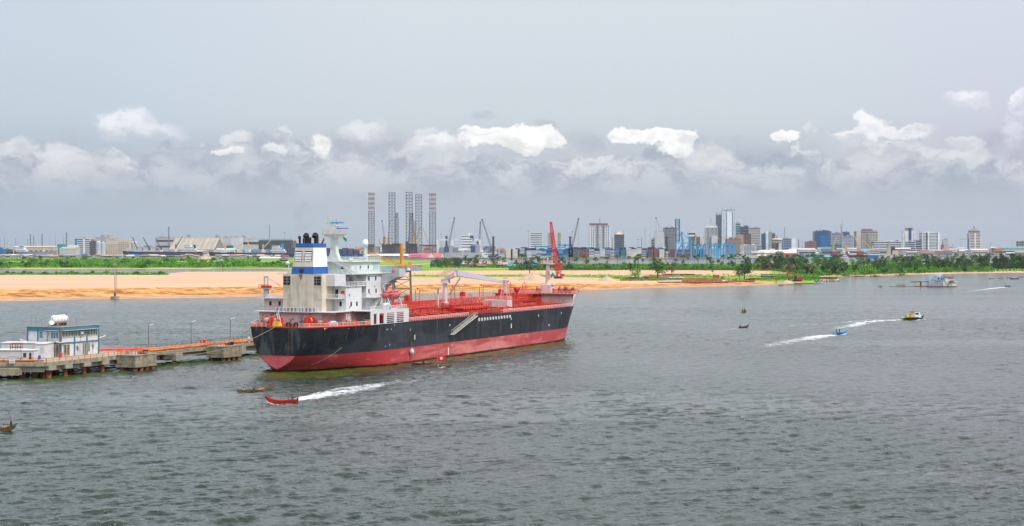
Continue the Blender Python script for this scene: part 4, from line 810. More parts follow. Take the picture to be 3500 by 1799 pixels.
# accommodation ladder on the side
s0, s1 = st(1549, 17), st(1629, 17); z0, z1 = zt(1143, s0, 17), zt(1080, s1, 17)
al = SM()
for t_ in (16.4, 17.3):
    al.tube((s0, t_, z0), (s1, t_, z1), .16, n=4); al.tube((s0, t_, z0 + 1.1), (s1, t_, z1 + 1.1), .06, n=4)
    for k in range(15): p = Vector((s0, t_, z0)).lerp(Vector((s1, t_, z1)), k / 14); al.tube(p, p + Vector((0, 0, 1.1)), .05, n=4)
for k in range(26): p = Vector((s0, 16.4, z0)).lerp(Vector((s1, 16.4, z1)), (k + .5) / 26); al.box(p.x - .12, p.x + .12, 16.4, 17.3, p.z - .04, p.z + .04)
al.box(s0 - 1.2, s0 + .1, 16.3, 17.4, z0 - .1, z0 + .05); al.build('accommodation_ladder', mat('ladder_steel', (.50, .49, .43), .5, .2), ship)
# lifeboat (hangs in its davit: a thing of its own)
lc = sw(39.2, 13.6, 19.75); lbt = thing('lifeboat', 'enclosed faded red lifeboat hanging in its davit on the tanker side', 'lifeboat', lc, R(90) - TH)
def loft(mb, secs):
    n = len(secs[0][1]); V = [(x, y, z) for x, ring in secs for y, z in ring]
    mb.add(V, [(i * n + j, (i + 1) * n + j, (i + 1) * n + (j + 1) % n, i * n + (j + 1) % n) for i in range(len(secs) - 1) for j in range(n)] + [tuple(range(n)), tuple(range((len(secs) - 1) * n, len(secs) * n))]); return mb
def ring(w_, zb, zm, zt_, n=12, k=.75): 
    out = []
    for i in range(n):
        a = 2 * math.pi * i / n; c, s_ = math.cos(a), math.sin(a); out.append((w_ * (abs(c) ** k) * (1 if c >= 0 else -1), zm + (s_ * (zt_ - zm) if s_ >= 0 else -s_ * (zb - zm)))) 
    return out
LBR = mat('lifeboat_red', (.52, .10, .10), .5, .12, .8)
o = MB(); loft(o, [(-4.3, ring(.5, -.6, .1, .5)), (-3.8, ring(1.1, -1.0, .1, .8)), (-2, ring(1.5, -1.45, .1, 1.0)), (1, ring(1.55, -1.5, .1, 1.05)), (3, ring(1.3, -1.2, .2, .95)), (4.3, ring(.3, -.4, .4, .7))]); o.build('boat_hull', LBR, lbt, smooth=True)
o = MB(); loft(o, [(-3.9, ring(1.0, .4, .6, 1.1)), (-3.4, ring(1.25, .4, .8, 1.75)), (-1.4, ring(1.35, .4, .9, 1.85)), (-1.0, ring(1.3, .4, .8, 1.35)), (2.6, ring(1.15, .4, .7, 1.3)), (3.8, ring(.5, .4, .6, .9))]); o.build('canopy', LBR, lbt, smooth=True)
o = MB(); o.tube((-4.3, 1.5, .1), (3.6, 1.25, .2), .1); o.tube((-4.3, -1.5, .1), (3.6, -1.25, .2), .1); o.build('fender', BLK, lbt)
o = MB(); o.cbox((-3.55, 0, 1.55), (.1, 1.2, .35)); [o.cbox((x, -1.33, 1.0), (.35, .06, .3)) for x in (-2.6, -.2, 1.2)]; o.build('boat_window', DRK, lbt)
dv = SM()
for s_ in (35.6, 42.6): dv.path([(s_, 12.0, L1), (s_, 15.4, L1 + .3), (s_, 12.6, 23.2), (s_, 13.6, 23.6)], .24, 5); dv.tube((s_, 13.6, 23.6), (s_, 13.6, 21.3), .05); dv.tube((s_, 11.4, L1), (s_, 12.9, 22), .16)
dv.tube((35.6, 12.6, 23.0), (42.6, 12.6, 23.0), .12); dv.build('boat_davit', GRY, ship)
for k in range(3): o = SM(); o.lathe([(.05, -.8), (.42, -.72), (.48, 0), (.42, .72), (.05, .8)], (33.2 + 1.1 * k, 14.6, L1 + 1.3 + .15 * (k % 2)), 10, 'x'); o.box(33 + 1.1 * k, 33.4 + 1.1 * k, 14.2, 15, L1, L1 + .9); o.build('life_raft', WHT, ship)
# ---------------------------------------------------------------- jetty (u along the ship's direction, v away from the camera)
JX, JY = -118.5, 418.0
JM = Matrix(((sT, -cT, 0, JX), (cT, sT, 0, JY), (0, 0, 1, 0), (0, 0, 0, 1)))
def ju(px, v=0.0):
    k = (px - CX) / F; bx, by = JX - cT * v, JY + sT * v; return (k * by - bx) / (sT - k * cT)
def jw(u, v, z): return JM @ Vector((u, v, z))
CONC = mat('concrete', (.27, .23, .16), .85, .3, .6, streak=.85, streak_col=(.09, .07, .05), bump=.3); CONL = mat('concrete_pale', (.30, .28, .23), .85, .12, .6, streak=.25, streak_col=(.15, .13, .1))
DKP = mat('deck_paving', (.38, .30, .22), .9, .15, .5); PILE = mat('rusty_pile', (.26, .06, .02), .85, .4, .9, var2=(.06, .025, .015)); OXR = mat('pipe_orange', (.72, .16, .02), .5, .15, .6)
JP = mat('pipe_rust_orange', (.50, .16, .03), .7, .3, .4); DST = mat('dark_steel', (.10, .11, .11), .5, .2, 2); ROAD = mat('road_pale', (.46, .45, .44), .85, .12, .4)
jet = thing('jetty', 'long concrete jetty on rusty piles carrying orange pipes towards the tanker', 'jetty', (JX, JY, 0), R(90) - TH)
# its frame: local x = u, local y = v
d = MB(); d.box(50, 205, 0, 10.5, 3.0, 4.0); d.box(0, 50, 0, 25, 3.0, 4.0); d.build('deck_slab', CONC, jet)
def lv_(x, y): p = Vector((x - JX, y - JY)); return (p.x * sT + p.y * cT, -p.x * cT + p.y * sT)
a_, b_, c_, e_ = lv_(-118.5, 418), lv_(-185, 417), lv_(-185, 436), lv_(-124, 440)
d = MB(); d.prism([a_, b_, c_, e_], 3.0, 3.996, 'z'); d.build('deck_slab', CONC, jet)
d = MB(); d.box(.5, 49.6, 1.2, 24.5, 4.004, 4.03); d.build('deck_paving', DKP, jet); d = MB(); d.box(50, 204, 5.4, 9.8, 4.004, 4.1); d.build('roadway', ROAD, jet)
g_ = MB()
for a, b in ((51, 72), (74, 99), (101, 126), (128, 160), (162, 200)):
    for v in (1.0, 8.6): g_.prism([(a, 3.0), (b, 3.0), (b, .9 + .6), (b - 4, .9 + .6), (b - 7, 1.9), (a + 7, 1.9), (a + 4, 1.5), (a, 1.5)], v, v + .8, 'y')
g_.box(2, 49, 1.2, 1.8, 1.7, 3.0); g_.box(2, 49, 10, 10.6, 2.0, 3.0); g_.build('deck_girder', CONL, jet)
g_ = MB(); p0, p1 = lv_(-119.5, 418.8), lv_(-184, 417.8); q0, q1 = lv_(-119.5, 419.4), lv_(-184, 418.4); g_.prism([p0, p1, q1, q0], 1.5, 3.0, 'z'); g_.build('deck_girder', CONL, jet)
def pile(u, v, du=0, dv=0, r=.62, z1=2.0):
    o = MB(); o.tube((u + du, v + dv, -2.2), (u, v, z1), r, n=12); o.build('pile', PILE, jet)
for px in (178, 234, 298, 360):
    u = ju(px, 0); c = MB(); c.box(u - 1.4, u + 1.4, -.25, 22, 2.0, 2.99); c.build('pile_cap', CONL, jet)
    for v, dv, du in ((1.2, -.4, 0), (6, 0, .6), (11, 0, -.6), (17, .4, 0)): pile(u, v, du, dv)
for px in (608, 827, 985):
    u = ju(px, 0); c = MB(); c.box(u - 1.6, u + 1.6, -.5, 11, 1.0, 2.99, top=(0, 0)); c.build('pile_cap', CONL, jet)
    pile(u - .6, .8, -.9, -.6); pile(u + .4, 9.4, -2.2, .8)
    if px < 700: pile(u - 16, 5, -1.6, 0, z1=1.6)
for px in (27, 70, 115, 150):
    x = (px - CX) / F * 420
    for y, r_ in ((421, .62), (426, .62), (432, .62)): u, v = lv_(x, y); pile(u, v, 0, 0, r_, 3.0)
u, v = lv_(-127.5, 417.2); c = MB(); p = [lv_(-135, 415.6), lv_(-125.2, 415.6), lv_(-125.2, 419), lv_(-135, 419)]; c.prism(p, .9, 2.7, 'z'); c.build('pile_cap', CONC, jet)
# pipes and rails along the jetty
for v, z_, r_, m_ in ((1.2, 4.35, .22, JP), (1.9, 4.4, .25, JP), (2.8, 4.55, .30, OXR), (3.7, 4.55, .30, OXR), (4.5, 4.45, .26, OXR)):
    o = MB(); o.tube((45, v, z_), (204, v, z_), r_, n=10); o.build('pipeline', m_, jet)
for v, z_ in ((3.6, 4.5), (4.6, 4.5)): o = MB(); o.tube((34, v + 20, z_), (47, v + 4, z_), .3, n=8); o.tube((47, v + 4, z_), (52, v, z_), .3, n=8); o.build('pipeline', mat('pipe_bright_red', (.70, .04, .02), .45, .15), jet)
o = MB()
for k in range(26): o.box(52 + 6 * k, 52.4 + 6 * k, .8, 5.1, 4.004, 4.28)
o.build('pipe_sleeper', CONL, jet)
o = MB(); rail(o, [(50, .25, 4), (204, .25, 4)], 1.05, 2.5, .05, 2); rail(o, [(0, .3, 4), (50, .25, 4)], 1.05, 2.5, .05, 2); o.build('jetty_rail', mat('rail_orange', (.45, .14, .04), .6, .2), jet)
o = MB(); rail(o, [(50, 10.2, 4), (204, 10.2, 4)], 1.15, 2.5, .055, 2); o.build('jetty_rail', DST, jet)
o = MB(); p0, p1 = lv_(-119, 418.6), lv_(-180, 417.6); rail(o, [(*p1, 4), (*p0, 4)], 1.1, 2.2, .05, 2); o.build('jetty_rail', DST, jet)
for k, dy in enumerate((.9, 1.6, 2.3)):
    o = MB(); p0, p1 = lv_(-120 - 2 * k, 418.8 + dy), lv_(-180, 417.8 + dy); o.tube((*p0, 4.4), (*p1, 4.4), .26, n=8); o.build('pipeline', OXR, jet)
# mooring dolphins
for i, (px0, px1, lab) in enumerate(((395, 511, 'stained concrete mooring dolphin beside the jetty next to the two storey building'), (700, 803, 'stained concrete mooring dolphin beside the jetty nearest the tanker stern'))):
    um = ju((px0 + px1) / 2 + 8, -2.5); W = 9.4
    dol = thing('mooring_dolphin', lab, 'dolphin', jw(um, -2.6, 0), R(90) - TH, 'mooring dolphins along the jetty')
    o = MB(); o.box(-W / 2, W / 2, -3.6, 2.55, .95, 4.1); o.build('cap_block', CONC, dol)
    o = MB(); o.box(-W / 2 - .12, W / 2 + .12, -3.72, 2.57, 4.1, 4.32); o.box(-W / 2 - .06, W / 2 + .06, -3.66, 2.56, 2.0, 2.06); o.build('cap_edge', CONL, dol)
    for x in (-3.6, -1.2, 1.2, 3.6):
        for y in (-2.7, 1.5): q_ = MB(); q_.tube((x * 1.12, y - .5, -2.2), (x, y, .95), .62, n=12); q_.build('pile', PILE, dol)
    q_ = MB(); q_.cbox((1.2, -1.6, 4.7), (2.8, 1.2, .7)); [q_.tube((.2 + .8 * k, -1.9, 4.5), (.5 + .8 * k, -2.6, 5.3), .2) for k in range(3)]; q_.build('mooring_hook', BLK, dol)
    q_ = MB(); rail(q_, [(-4.5, -3.5, 4.3), (-4.5, 2.4, 4.3), (-1.0, 2.4, 4.3)], 1.05, 1.2, .05, 2); rail(q_, [(-4.5, -3.5, 4.3), (-1.5, -3.5, 4.3)], 1.05, 1.2, .05, 2); q_.build('dolphin_rail', OXR, dol)
    q_ = MB(); q_.cbox((-1.6, 1.2, 4.8), (1.0, .8, 1.0)); q_.build('junction_box', CONL, dol)
# lamp posts
for px, lab in ((508, 'street lamp on the jetty just right of the building side dolphin'), (653, 'middle of the three street lamps along the jetty'), (787, 'street lamp on the jetty closest to the tanker stern')):
    u = ju(px, 9.6); lp = thing('street_lamp', lab, 'street lamp', jw(u, 9.6, 4), R(90) - TH, 'street lamps along the jetty')
    p = jw(u, 9.6, 4); ztop = H - ((1112 if px < 600 else 1100 if px < 700 else 1090) - Y0) / F * p.y - 4
    o = MB(); o.tube((0, 0, 0), (0, 0, ztop), .12, .09, 8); o.tube((0, 0, ztop), (0, 0, ztop + 1.1), .03, .02, 5); o.build('post', DST, lp)
    o = MB(); o.tube((.1, 0, ztop - .1), (1.5, -.6, ztop + .25), .13, n=6); o.build('lamp_head', mat('lamp_cream', (.62, .60, .50), .5), lp)
# fire cabinet, hydrant
def small(name, lab, catg, u, v, z, parts, **k):
    t = thing(name, lab, catg, jw(u, v, z), R(90) - TH, **k)
    for nm, mb, m_ in parts: mb.build(nm, m_, t)
    return t
VR = mat('fire_red', (.62, .012, .015), .45, .08)
def cab(w_, h_): return [('cabinet', MB().box(-w_ / 2, w_ / 2, -.45, .45, 0, h_), VR), ('cabinet_door', MB().box(-w_ / 2 + .06, -.03, -.48, -.451, .1, h_ - .1).box(.03, w_ / 2 - .06, -.48, -.451, .1, h_ - .1), VR), ('notice', MB().box(-w_ * .25, w_ * .05, -.5, -.481, h_ * .5, h_ * .8), WHT)]
small('fire_cabinet', 'red fire cabinet on the jetty midway between two lamps', 'fire cabinet', ju(702, 5.2), 5.2, 4.1, cab(1.2, 1.5))
small('fire_cabinet', 'large red fire cabinet standing beside two blue drums', 'fire cabinet', 1.5, 7.2, 4.03, cab(2.0, 2.1))
hyd = MB(); hyd.lathe([(.3, 0), (.3, .1), (.16, .15), (.16, 1.2), (.3, 1.25), (.3, 1.5), (.1, 1.7)], (0, 0, 0), 10); hyd.tube((-.5, 0, 1), (.5, 0, 1), .1); hyd.tube((0, 0, .5), (-1.2, 0, .5), .12); hyd.tube((-1.2, 0, .5), (-1.2, 0, 0), .12)
small('fire_hydrant', 'red fire hydrant beside the cabinet on the jetty', 'hydrant', ju(686, 5.2), 5.2, 4.1, [('standpipe', hyd, VR)])
ex = MB(); ex.lathe([(.34, 0), (.34, 1.2), (.15, 1.45), (.1, 1.6)], (0, 0, 0), 10)
small('fire_extinguisher', 'red wheeled extinguisher by the corner of the building', 'extinguisher', 15.2, 8.2, 4.03, [('cylinder', ex, VR), ('hose', MB().path([(0, -.2, 1.5), (.3, -.3, 1.2), (.35, -.35, .5)], .05), BLK)])
for k, lab in enumerate(('left of two blue drums beside the red fire cabinet', 'right of two blue drums beside the red fire cabinet')):
    dd = MB(); dd.lathe([(.42, 0), (.44, .05), (.42, .4), (.44, .5), (.42, .6), (.42, 1.25), (.38, 1.3)], (0, 0, 0), 14); small('blue_drum', lab, 'drum', 3.9 + 1.1 * k, 6.9, 4.03, [('barrel', dd, mat('drum_blue', (.01, .09, .42), .4, .1)), ('lid', MB().lathe([(.36, 1.3), (.36, 1.34)], (0, 0, 0), 12), BLU)], group='blue drums on the jetty')
# notice board at the front rail
nb = thing('notice_board', 'white notice board fixed to the front rail of the jetty', 'sign', ((43.5 - CX) / F * 418, 417.4, 3.95))
MB().box(-.75, .75, 0, .06, -.1, 1.75).build('board', WHT, nb); MB().box(-.8, .8, -.015, -.002, 1.45, 1.62).box(-.6, .6, -.015, -.002, .35, .43).box(-.55, .55, -.015, -.002, .15, .22).build('lettering', mat('sign_blue', (.03, .07, .2), .6), nb); MB().box(-.5, .5, -.015, -.002, .95, 1.15).build('lettering', OXR, nb)
tv_ = small('notice_board', 'small white notice board on the jetty rail by the tanker stern', 'sign', ju(850, .2), .1, 4.0, [('board', MB().box(-.5, .5, -.05, 0, .3, 1.9), WHT), ('lettering', MB().box(-.35, .35, -.07, -.051, .5, 1.1), BLU)])
# ---- two storey control building
bl_ = thing('control_building', 'two storey white office with blue frame and roof tank on the jetty', 'building', jw(17, 9.7, 4.03), R(90) - TH)
TB = mat('frame_blue', (.045, .16, .23), .5, .12, .5); PW = mat('panel_white', (.58, .57, .58), .6, .07, .8, streak=.25, streak_col=(.4, .38, .34)); CUR = mat('curtain_glass', (.20, .23, .17), .2, .25, 1.5, spec=.6); GB = mat('blue_glass', (.10, .17, .20), .15, .2, spec=.7)
BH = 8.0
o = MB(); o.box(.15, 15.85, .15, 11.25, 0, BH - .35); o.build('wall', PW, bl_)
o = MB(); o.box(-.05, 16.05, -.05, .15, BH - 1.2, BH); o.box(-.05, .15, .15, 11.45, BH - 1.2, BH); o.box(15.85, 16.05, .15, 11.45, BH - 1.2, BH); o.box(.15, 15.85, 11.25, 11.45, BH - 1.2, BH)
for x in (-.02, 5.5, 10.7, 15.7): o.box(x, x + .35, -.06, .149, 0, BH - 1.2)
for y in (.16, 7.6, 11.1): o.box(-.06, .149, y, y + .35, 0, BH - 1.2)
o.box(.33, 15.7, -.03, .149, 3.5, 3.85); o.box(-.03, .149, .51, 11.1, 3.5, 4.05); o.build('blue_frame', TB, bl_)
o = MB(); o.box(-.15, 16.15, -.15, 11.55, BH, BH + .12); o.build('roof_edge', mat('roof_grey', (.42, .40, .37), .8), bl_); o = MB(); o.box(.3, 15.7, .3, 11.1, BH + .121, BH + .14); o.build('roof', mat('roof_brown', (.17, .14, .12), .9, .2), bl_)
def bwin(x0, x1, z0, z1, n, m_, side='f', nm='window'):
    o = MB(); f = MB()
    if side == 'f':
        o.box(x0, x1, .06, .149, z0, z1); [f.box(x0 + (x1 - x0) * k / n - .05, x0 + (x1 - x0) * k / n + .05, 0, .06, z0, z1) for k in range(n + 1)]; f.box(x0, x1, .01, .059, z1, z1 + .08); f.box(x0, x1, .01, .059, z0 - .08, z0)
    else:
        o.box(.06, .149, x0, x1, z0, z1); [f.box(0, .06, x0 + (x1 - x0) * k / n - .05, x0 + (x1 - x0) * k / n + .05, z0, z1) for k in range(n + 1)]; f.box(.01, .059, x0, x1, z1, z1 + .08); f.box(.01, .059, x0, x1, z0 - .08, z0)
    w_ = o.build(nm, m_, bl_); f.build('window_frame', WHT, w_)
bwin(.5, 5.3, 5.2, 6.75, 4, CUR); bwin(5.95, 8.0, 5.2, 6.75, 2, CUR); bwin(8.8, 10.5, 5.2, 6.75, 2, CUR); bwin(11.1, 15.5, 5.2, 6.75, 4, CUR)
bwin(1.2, 3.7, .3, 3.2, 2, mat('door_glass', (.16, .13, .07), .2, .4), nm='glazed_door'); bwin(9.1, 10.6, .3, 3.3, 2, mat('door_glass', (.16, .13, .07)), nm='glazed_door'); bwin(11.2, 12.2, 1.0, 3.2, 1, CUR); o = MB(); o.box(7.6, 8.7, .08, .149, .1, 3.3); o.build('door', GRY, bl_)
bwin(.9, 3.4, 5.0, 6.6, 3, GB, 's'); bwin(6.1, 7.3, 5.0, 6.7, 1, GB, 's'); bwin(.7, 4.4, .1, 3.3, 3, mat('door_glass', (.16, .13, .07)), 's', 'glazed_door')
for x, y, z_, s_ in ((8.2, -.3, 6.1, 0), (6.9, -.3, 2.6, 0), (13.4, -.3, 2.9, 0), (-.3, 4.6, 6.1, 1)):
    o = MB(); o.cbox((x, y, z_), (1.0, .5, .6) if not s_ else (.5, 1.0, .6)); a = o.build('air_conditioner', GRY, bl_); o = MB(); o.tube((x, .1 if not s_ else y, z_ - .3) if not s_ else (.1, y, z_ - .3), (x, .1, z_ - 2.4) if not s_ else (.1, y, z_ - 2.4), .05); o.build('drain_pipe', DST, a)
for p, q_ in (((0, 0, 3.9), (1.8, -1.2, 4.3)), ((0, 0, 3.9), (-1.3, .6, 4.2)), ((16, 0, 4.3), (17.7, -.9, 4.9)), ((0, 11.3, 3.9), (-1.6, 12.4, 4.5))): o = MB(); o.tube(p, q_, .12, .18, 6); o.build('flood_lamp', mat('lamp_cream', (.62, .60, .50)), bl_)
o = MB(); o.box(.3, 15.2, -.9, -.06, 7.0, 7.08); o.box(-.9, -.06, .6, 5, 7.0, 7.08); o.build('sun_canopy', GRY, bl_)
o = MB(); o.tube((-.12, .1, 3.5), (-.12, .1, 9.0), .07); o.build('drain_pipe', mat('rust_pipe', (.3, .14, .04)), bl_)
tk = thing('water_tank', 'horizontal white water tank with steel straps on the office roof', 'tank', jw(17 + 5.0, 9.7 + 4.6, 12.17), R(90) - TH)
o = MB(); o.lathe([(.1, -2.9), (.7, -2.8), (1.05, -2.45), (1.18, -2.0), (1.18, 2.0), (1.05, 2.45), (.7, 2.8), (.1, 2.9)], (0, 0, 1.75), 24, 'x'); o.build('tank_body', mat('tank_white', (.78, .77, .77), .4, .05, .6, streak=.2), tk, smooth=True)
o = MB()
for x in (-1.9, -.4, .8, 1.9): o.lathe([(1.21, x - .06), (1.21, x + .06)], (0, 0, 1.75), 24, 'x', cap=False)
for x in (-1.9, .8, 1.9): o.box(x - .12, x + .12, -.8, .8, 0, .75)
o.path([(-3.0, 0, .2), (-3.0, 0, 2.3), (-2.6, 0, 2.5)], .07); o.path([(2.9, 0, .3), (2.95, 0, 3.3), (1.8, 0, 3.4)], .07); o.lathe([(.3, 2.9), (.3, 3.1)], (-1.2, 0, 0), 10); o.tube((.2, 0, 2.9), (.2, 0, 3.5), .07); o.tube((-.2, 0, 3.4), (.5, 0, 3.4), .05); o.build('strap_and_pipework', DST, tk)
ds = thing('satellite_dish', 'white satellite dish on the office roof edge', 'dish', jw(17.6, 9.7 + 3.6, 12.15), R(90) - TH); o = MB(); o.tube((0, 0, 0), (0, 0, .9), .06); o.build('pole', DST, ds); o = MB(); o.lathe([(.05, 0), (.4, .05), (.7, .18)], (0, 0, 0), 16, cap=False); d_ = o.build('reflector', WHT, ds, loc=(-.1, -.1, 1.0), rot=(R(60), 0, R(-40)))
for u_, v_, h_, n_ in ((17.6, 18.6, 2.9, 'thin aerial'), (17.5, 20.2, 3.2, 'tall thin aerial'), (18.0, 17.0, 2.3, 'double aerial'), (24.8, 10.8, 2.2, 'short aerial')):
    m_ = thing('roof_aerial', n_ + ' standing on the roof of the blue framed office', 'aerial', jw(u_, v_, 12.15)); o = MB(); o.tube((0, 0, 0), (0, 0, h_), .045, .03, 5); o.tube((-.2, 0, h_ * .8), (.2, 0, h_ * .8), .03, n=4); o.build('mast', DST, m_)
# cabins at the left
def cabin(name, lab, x0, x1, y0, y1, zt_, roof, wins, catg='cabin'):
    c = thing(name, lab, catg, ((x0 + x1) / 2, y0, 4.0)); w_ = (x1 - x0) / 2
    MB().box(-w_, w_, 0, y1 - y0, 0, zt_).build('wall', PW if roof else mat('siding_grey', (.45, .46, .47), .6, .08, .7), c)
    MB().box(-w_ - .2, w_ + .2, -.2, y1 - y0 + .2, zt_, zt_ + .15).build('roof', mat('roof_white', (.58, .57, .56), .6, .06), c)
    for a, b, z0, z1, nm, m_ in wins: MB().box(a, b, -.06, -.001, z0, z1).build(nm, m_, c)
    return c
X_ = lambda px, D: (px - CX) / F * D
cabin('site_cabin', 'long grey steel cabin with white roof at the left end of the jetty', X_(-120, 425), X_(77, 425), 424.6, 430, 2.7, 0, [])
cabin('site_cabin', 'small white cabin with window and dark door beside the grey cabin', X_(79, 421), X_(118, 421), 420.6, 424.2, 2.9, 1, [(-1.3, -.5, 1.2, 2.3, 'window', GLS), (.2, .8, .1, 2.3, 'door', mat('door_brown', (.06, .035, .025))), (1.0, 1.25, .2, 2.5, 'door', GRY)])
cabin('site_cabin', 'white cabin with louvred window between grey cabin and office', X_(122, 430), X_(156, 430), 430, 438, 4.0, 1, [(-.1, .9, 1.6, 3.3, 'louvred_window', GRY)])
cabin('site_cabin', 'low ribbed shed behind the left cabins with dark roof edge', X_(5, 436), X_(121, 434), 436, 441, 3.9, 0, [])
t = thing('pipe_rack', 'dark red steel rack standing on the left cabin roof', 'rack', (X_(53, 426), 426, 6.86)); o = MB()
for x in (-1.3, 0, 1.3): o.tube((x, 0, 0), (x, 0, 1.6), .09); o.tube((x, 1.5, 0), (x, 1.5, 1.6), .09)
for z_ in (.5, 1.5): o.tube((-1.4, 0, z_), (1.4, 0, z_), .09); o.tube((-1.4, 1.5, z_), (1.4, 1.5, z_), .09)
o.build('frame', mat('oxide_red', (.20, .03, .03), .7), t)
o = MB(); rail(o, [(33.5, 22, 4), (40, 22, 4)], 1.1, 1.2, .06, 2); o.build('jetty_rail', DST, jet)
# yellow loading crane on its lattice tower behind the tanker bridge
sx = st(1374, -24); cp = sw(sx, -24, 4); tw = thing('loading_crane', 'orange jib crane on a grey lattice tower behind the tanker bridge', 'crane', cp, 0)
zb_ = 25.3 - 4
o = MB(); o.lattice((0, 0, -5.5), (0, 0, zb_), 7.0, 5.6, 9, .17, rb=.10); o.lattice((-4.4, 0, 4), (-3.6, 0, zb_), 2.2, 2.2, 12, .10, rb=.07); o.build('tower', mat('tower_steel', (.13, .13, .14), .6, .2, 1), tw)
o = MB(); o.box(-3.2, 3.2, -3.2, 3.2, zb_, zb_ + .2); rail(o, [(-3.2, -3.2, zb_ + .2), (3.2, -3.2, zb_ + .2)], 1.1, 1.3, .06); o.build('platform', STL, tw)
YO = mat('crane_orange', (.62, .27, .015), .5, .12, .5); zc = H - (915 - Y0) / F * cp.y - 4
o = MB(); o.lathe([(1.0, zb_ + .3), (1.0, zc), (1.6, zc), (1.6, zc + .6)], (0, 0, 0), 14); o.build('pedestal', STL, tw)
o = MB(); o.box(-1.6, 3.4, -1.1, 1.1, zc + .4, zc + 1.1, top=(.2, .1)); o.cbox((2.7, 0, zc + 1.4), (1.2, 1.8, .9)); o.build('slewing_deck', YO, tw)
ztop = H - (833 - Y0) / F * cp.y - 4; o = MB(); o.lathe([(.62, zc + 1.0), (.62, ztop - 1), (.52, ztop - 1), (.52, ztop)], (-.1, 0, 0), 14); o.build('column', YO, tw)
bt = Vector(((1217 - 1374) / F * cp.y, 0, H - (848 - Y0) / F * cp.y - 4)); o = MB(); o.lattice((-1.2, 0, zc + 1.0), (bt.x, -2, bt.z), 1.3, .6, 16, .10, rb=.07); o.build('boom', YO, tw)
o = MB(); o.tube((-.2, 0, ztop - 1), (bt.x * .92, -1.9, bt.z * 1.01), .05); o.build('luffing_wire', DST, tw)
o = MB(); o.cbox((1.5, 2, zc - .8), (1.2, 1.2, 1.2)); o.lathe([(.7, zc - 1.5), (.9, zc - 1.0), (.6, zc - .3), (.1, zc)], (2.2, -1.2, 0), 10); o.build('floodlight', WHT, tw)
o = MB(); o.box(120, 205, -19, 0, 3.0, 4.0); o.build('loading_platform', CONC, jet)
# mooring lines
def rope(lab, p, q, sag, r=.06):
    p, q = Vector(p), Vector(q); n = 16; pts = []
    for k in range(n + 1): t_ = k / n; c = p.lerp(q, t_); c.z -= sag * 4 * t_ * (1 - t_); pts.append(c)
    o = MB(); o.path(pts, r, 5); tag(o.build('mooring_line', ROPE), lab, 'rope', 'mooring lines of the tanker stern')
h1 = jw(ju(466, -4), -4.2, 5.0); h2_ = jw(ju(757, -4), -4.4, 5.0)
rope('upper of two parallel pale mooring lines from port stern corner to far dolphin', sw(.3, -8.1, DK + .3), h1, 2.2); rope('lower of two parallel pale mooring lines from port stern corner to far dolphin', sw(.3, -7.7, DK + .1), h1 + Vector((1.2, .3, -.1)), 2.9)
rope('dark short mooring line dropping to the dolphin nearest the stern', sw(.2, -8, DK - .1), h2_, .9)
rope('mooring line crossing the black transom from a stern fairlead', sw(-.15, -.4, DK + .2), h1 + Vector((2.0, .6, 0)), 3.5, .08)
# ---------------------------------------------------------------- boats, people, wakes
def skinned(name, vs, es, rs, m_, parent=None, lv=1):
    me = bpy.data.meshes.new(name); me.from_pydata([tuple(v) for v in vs], es, []); me.materials.append(m_)
    o = link(bpy.data.objects.new(name, me)); o.modifiers.new('skin', 'SKIN')
    for k, r_ in enumerate(rs): me.skin_vertices[0].data[k].radius = (r_, r_)
    me.skin_vertices[0].data[0].use_root = True
    s_ = o.modifiers.new('sub', 'SUBSURF'); s_.levels = lv; s_.render_levels = lv
    if parent: o.parent = parent
    return o
SKIN = mat('skin_dark', (.045, .025, .018), .6, .1, 5)
CL = {'red': (.55, .03, .03), 'white': (.75, .75, .75), 'blue': (.03, .09, .35), 'black': (.02, .02, .022), 'orange': (.80, .16, .02), 'yellow': (.65, .45, .03), 'green': (.03, .22, .10), 'pink': (.60, .06, .16), 'brown': (.12, .06, .03)}
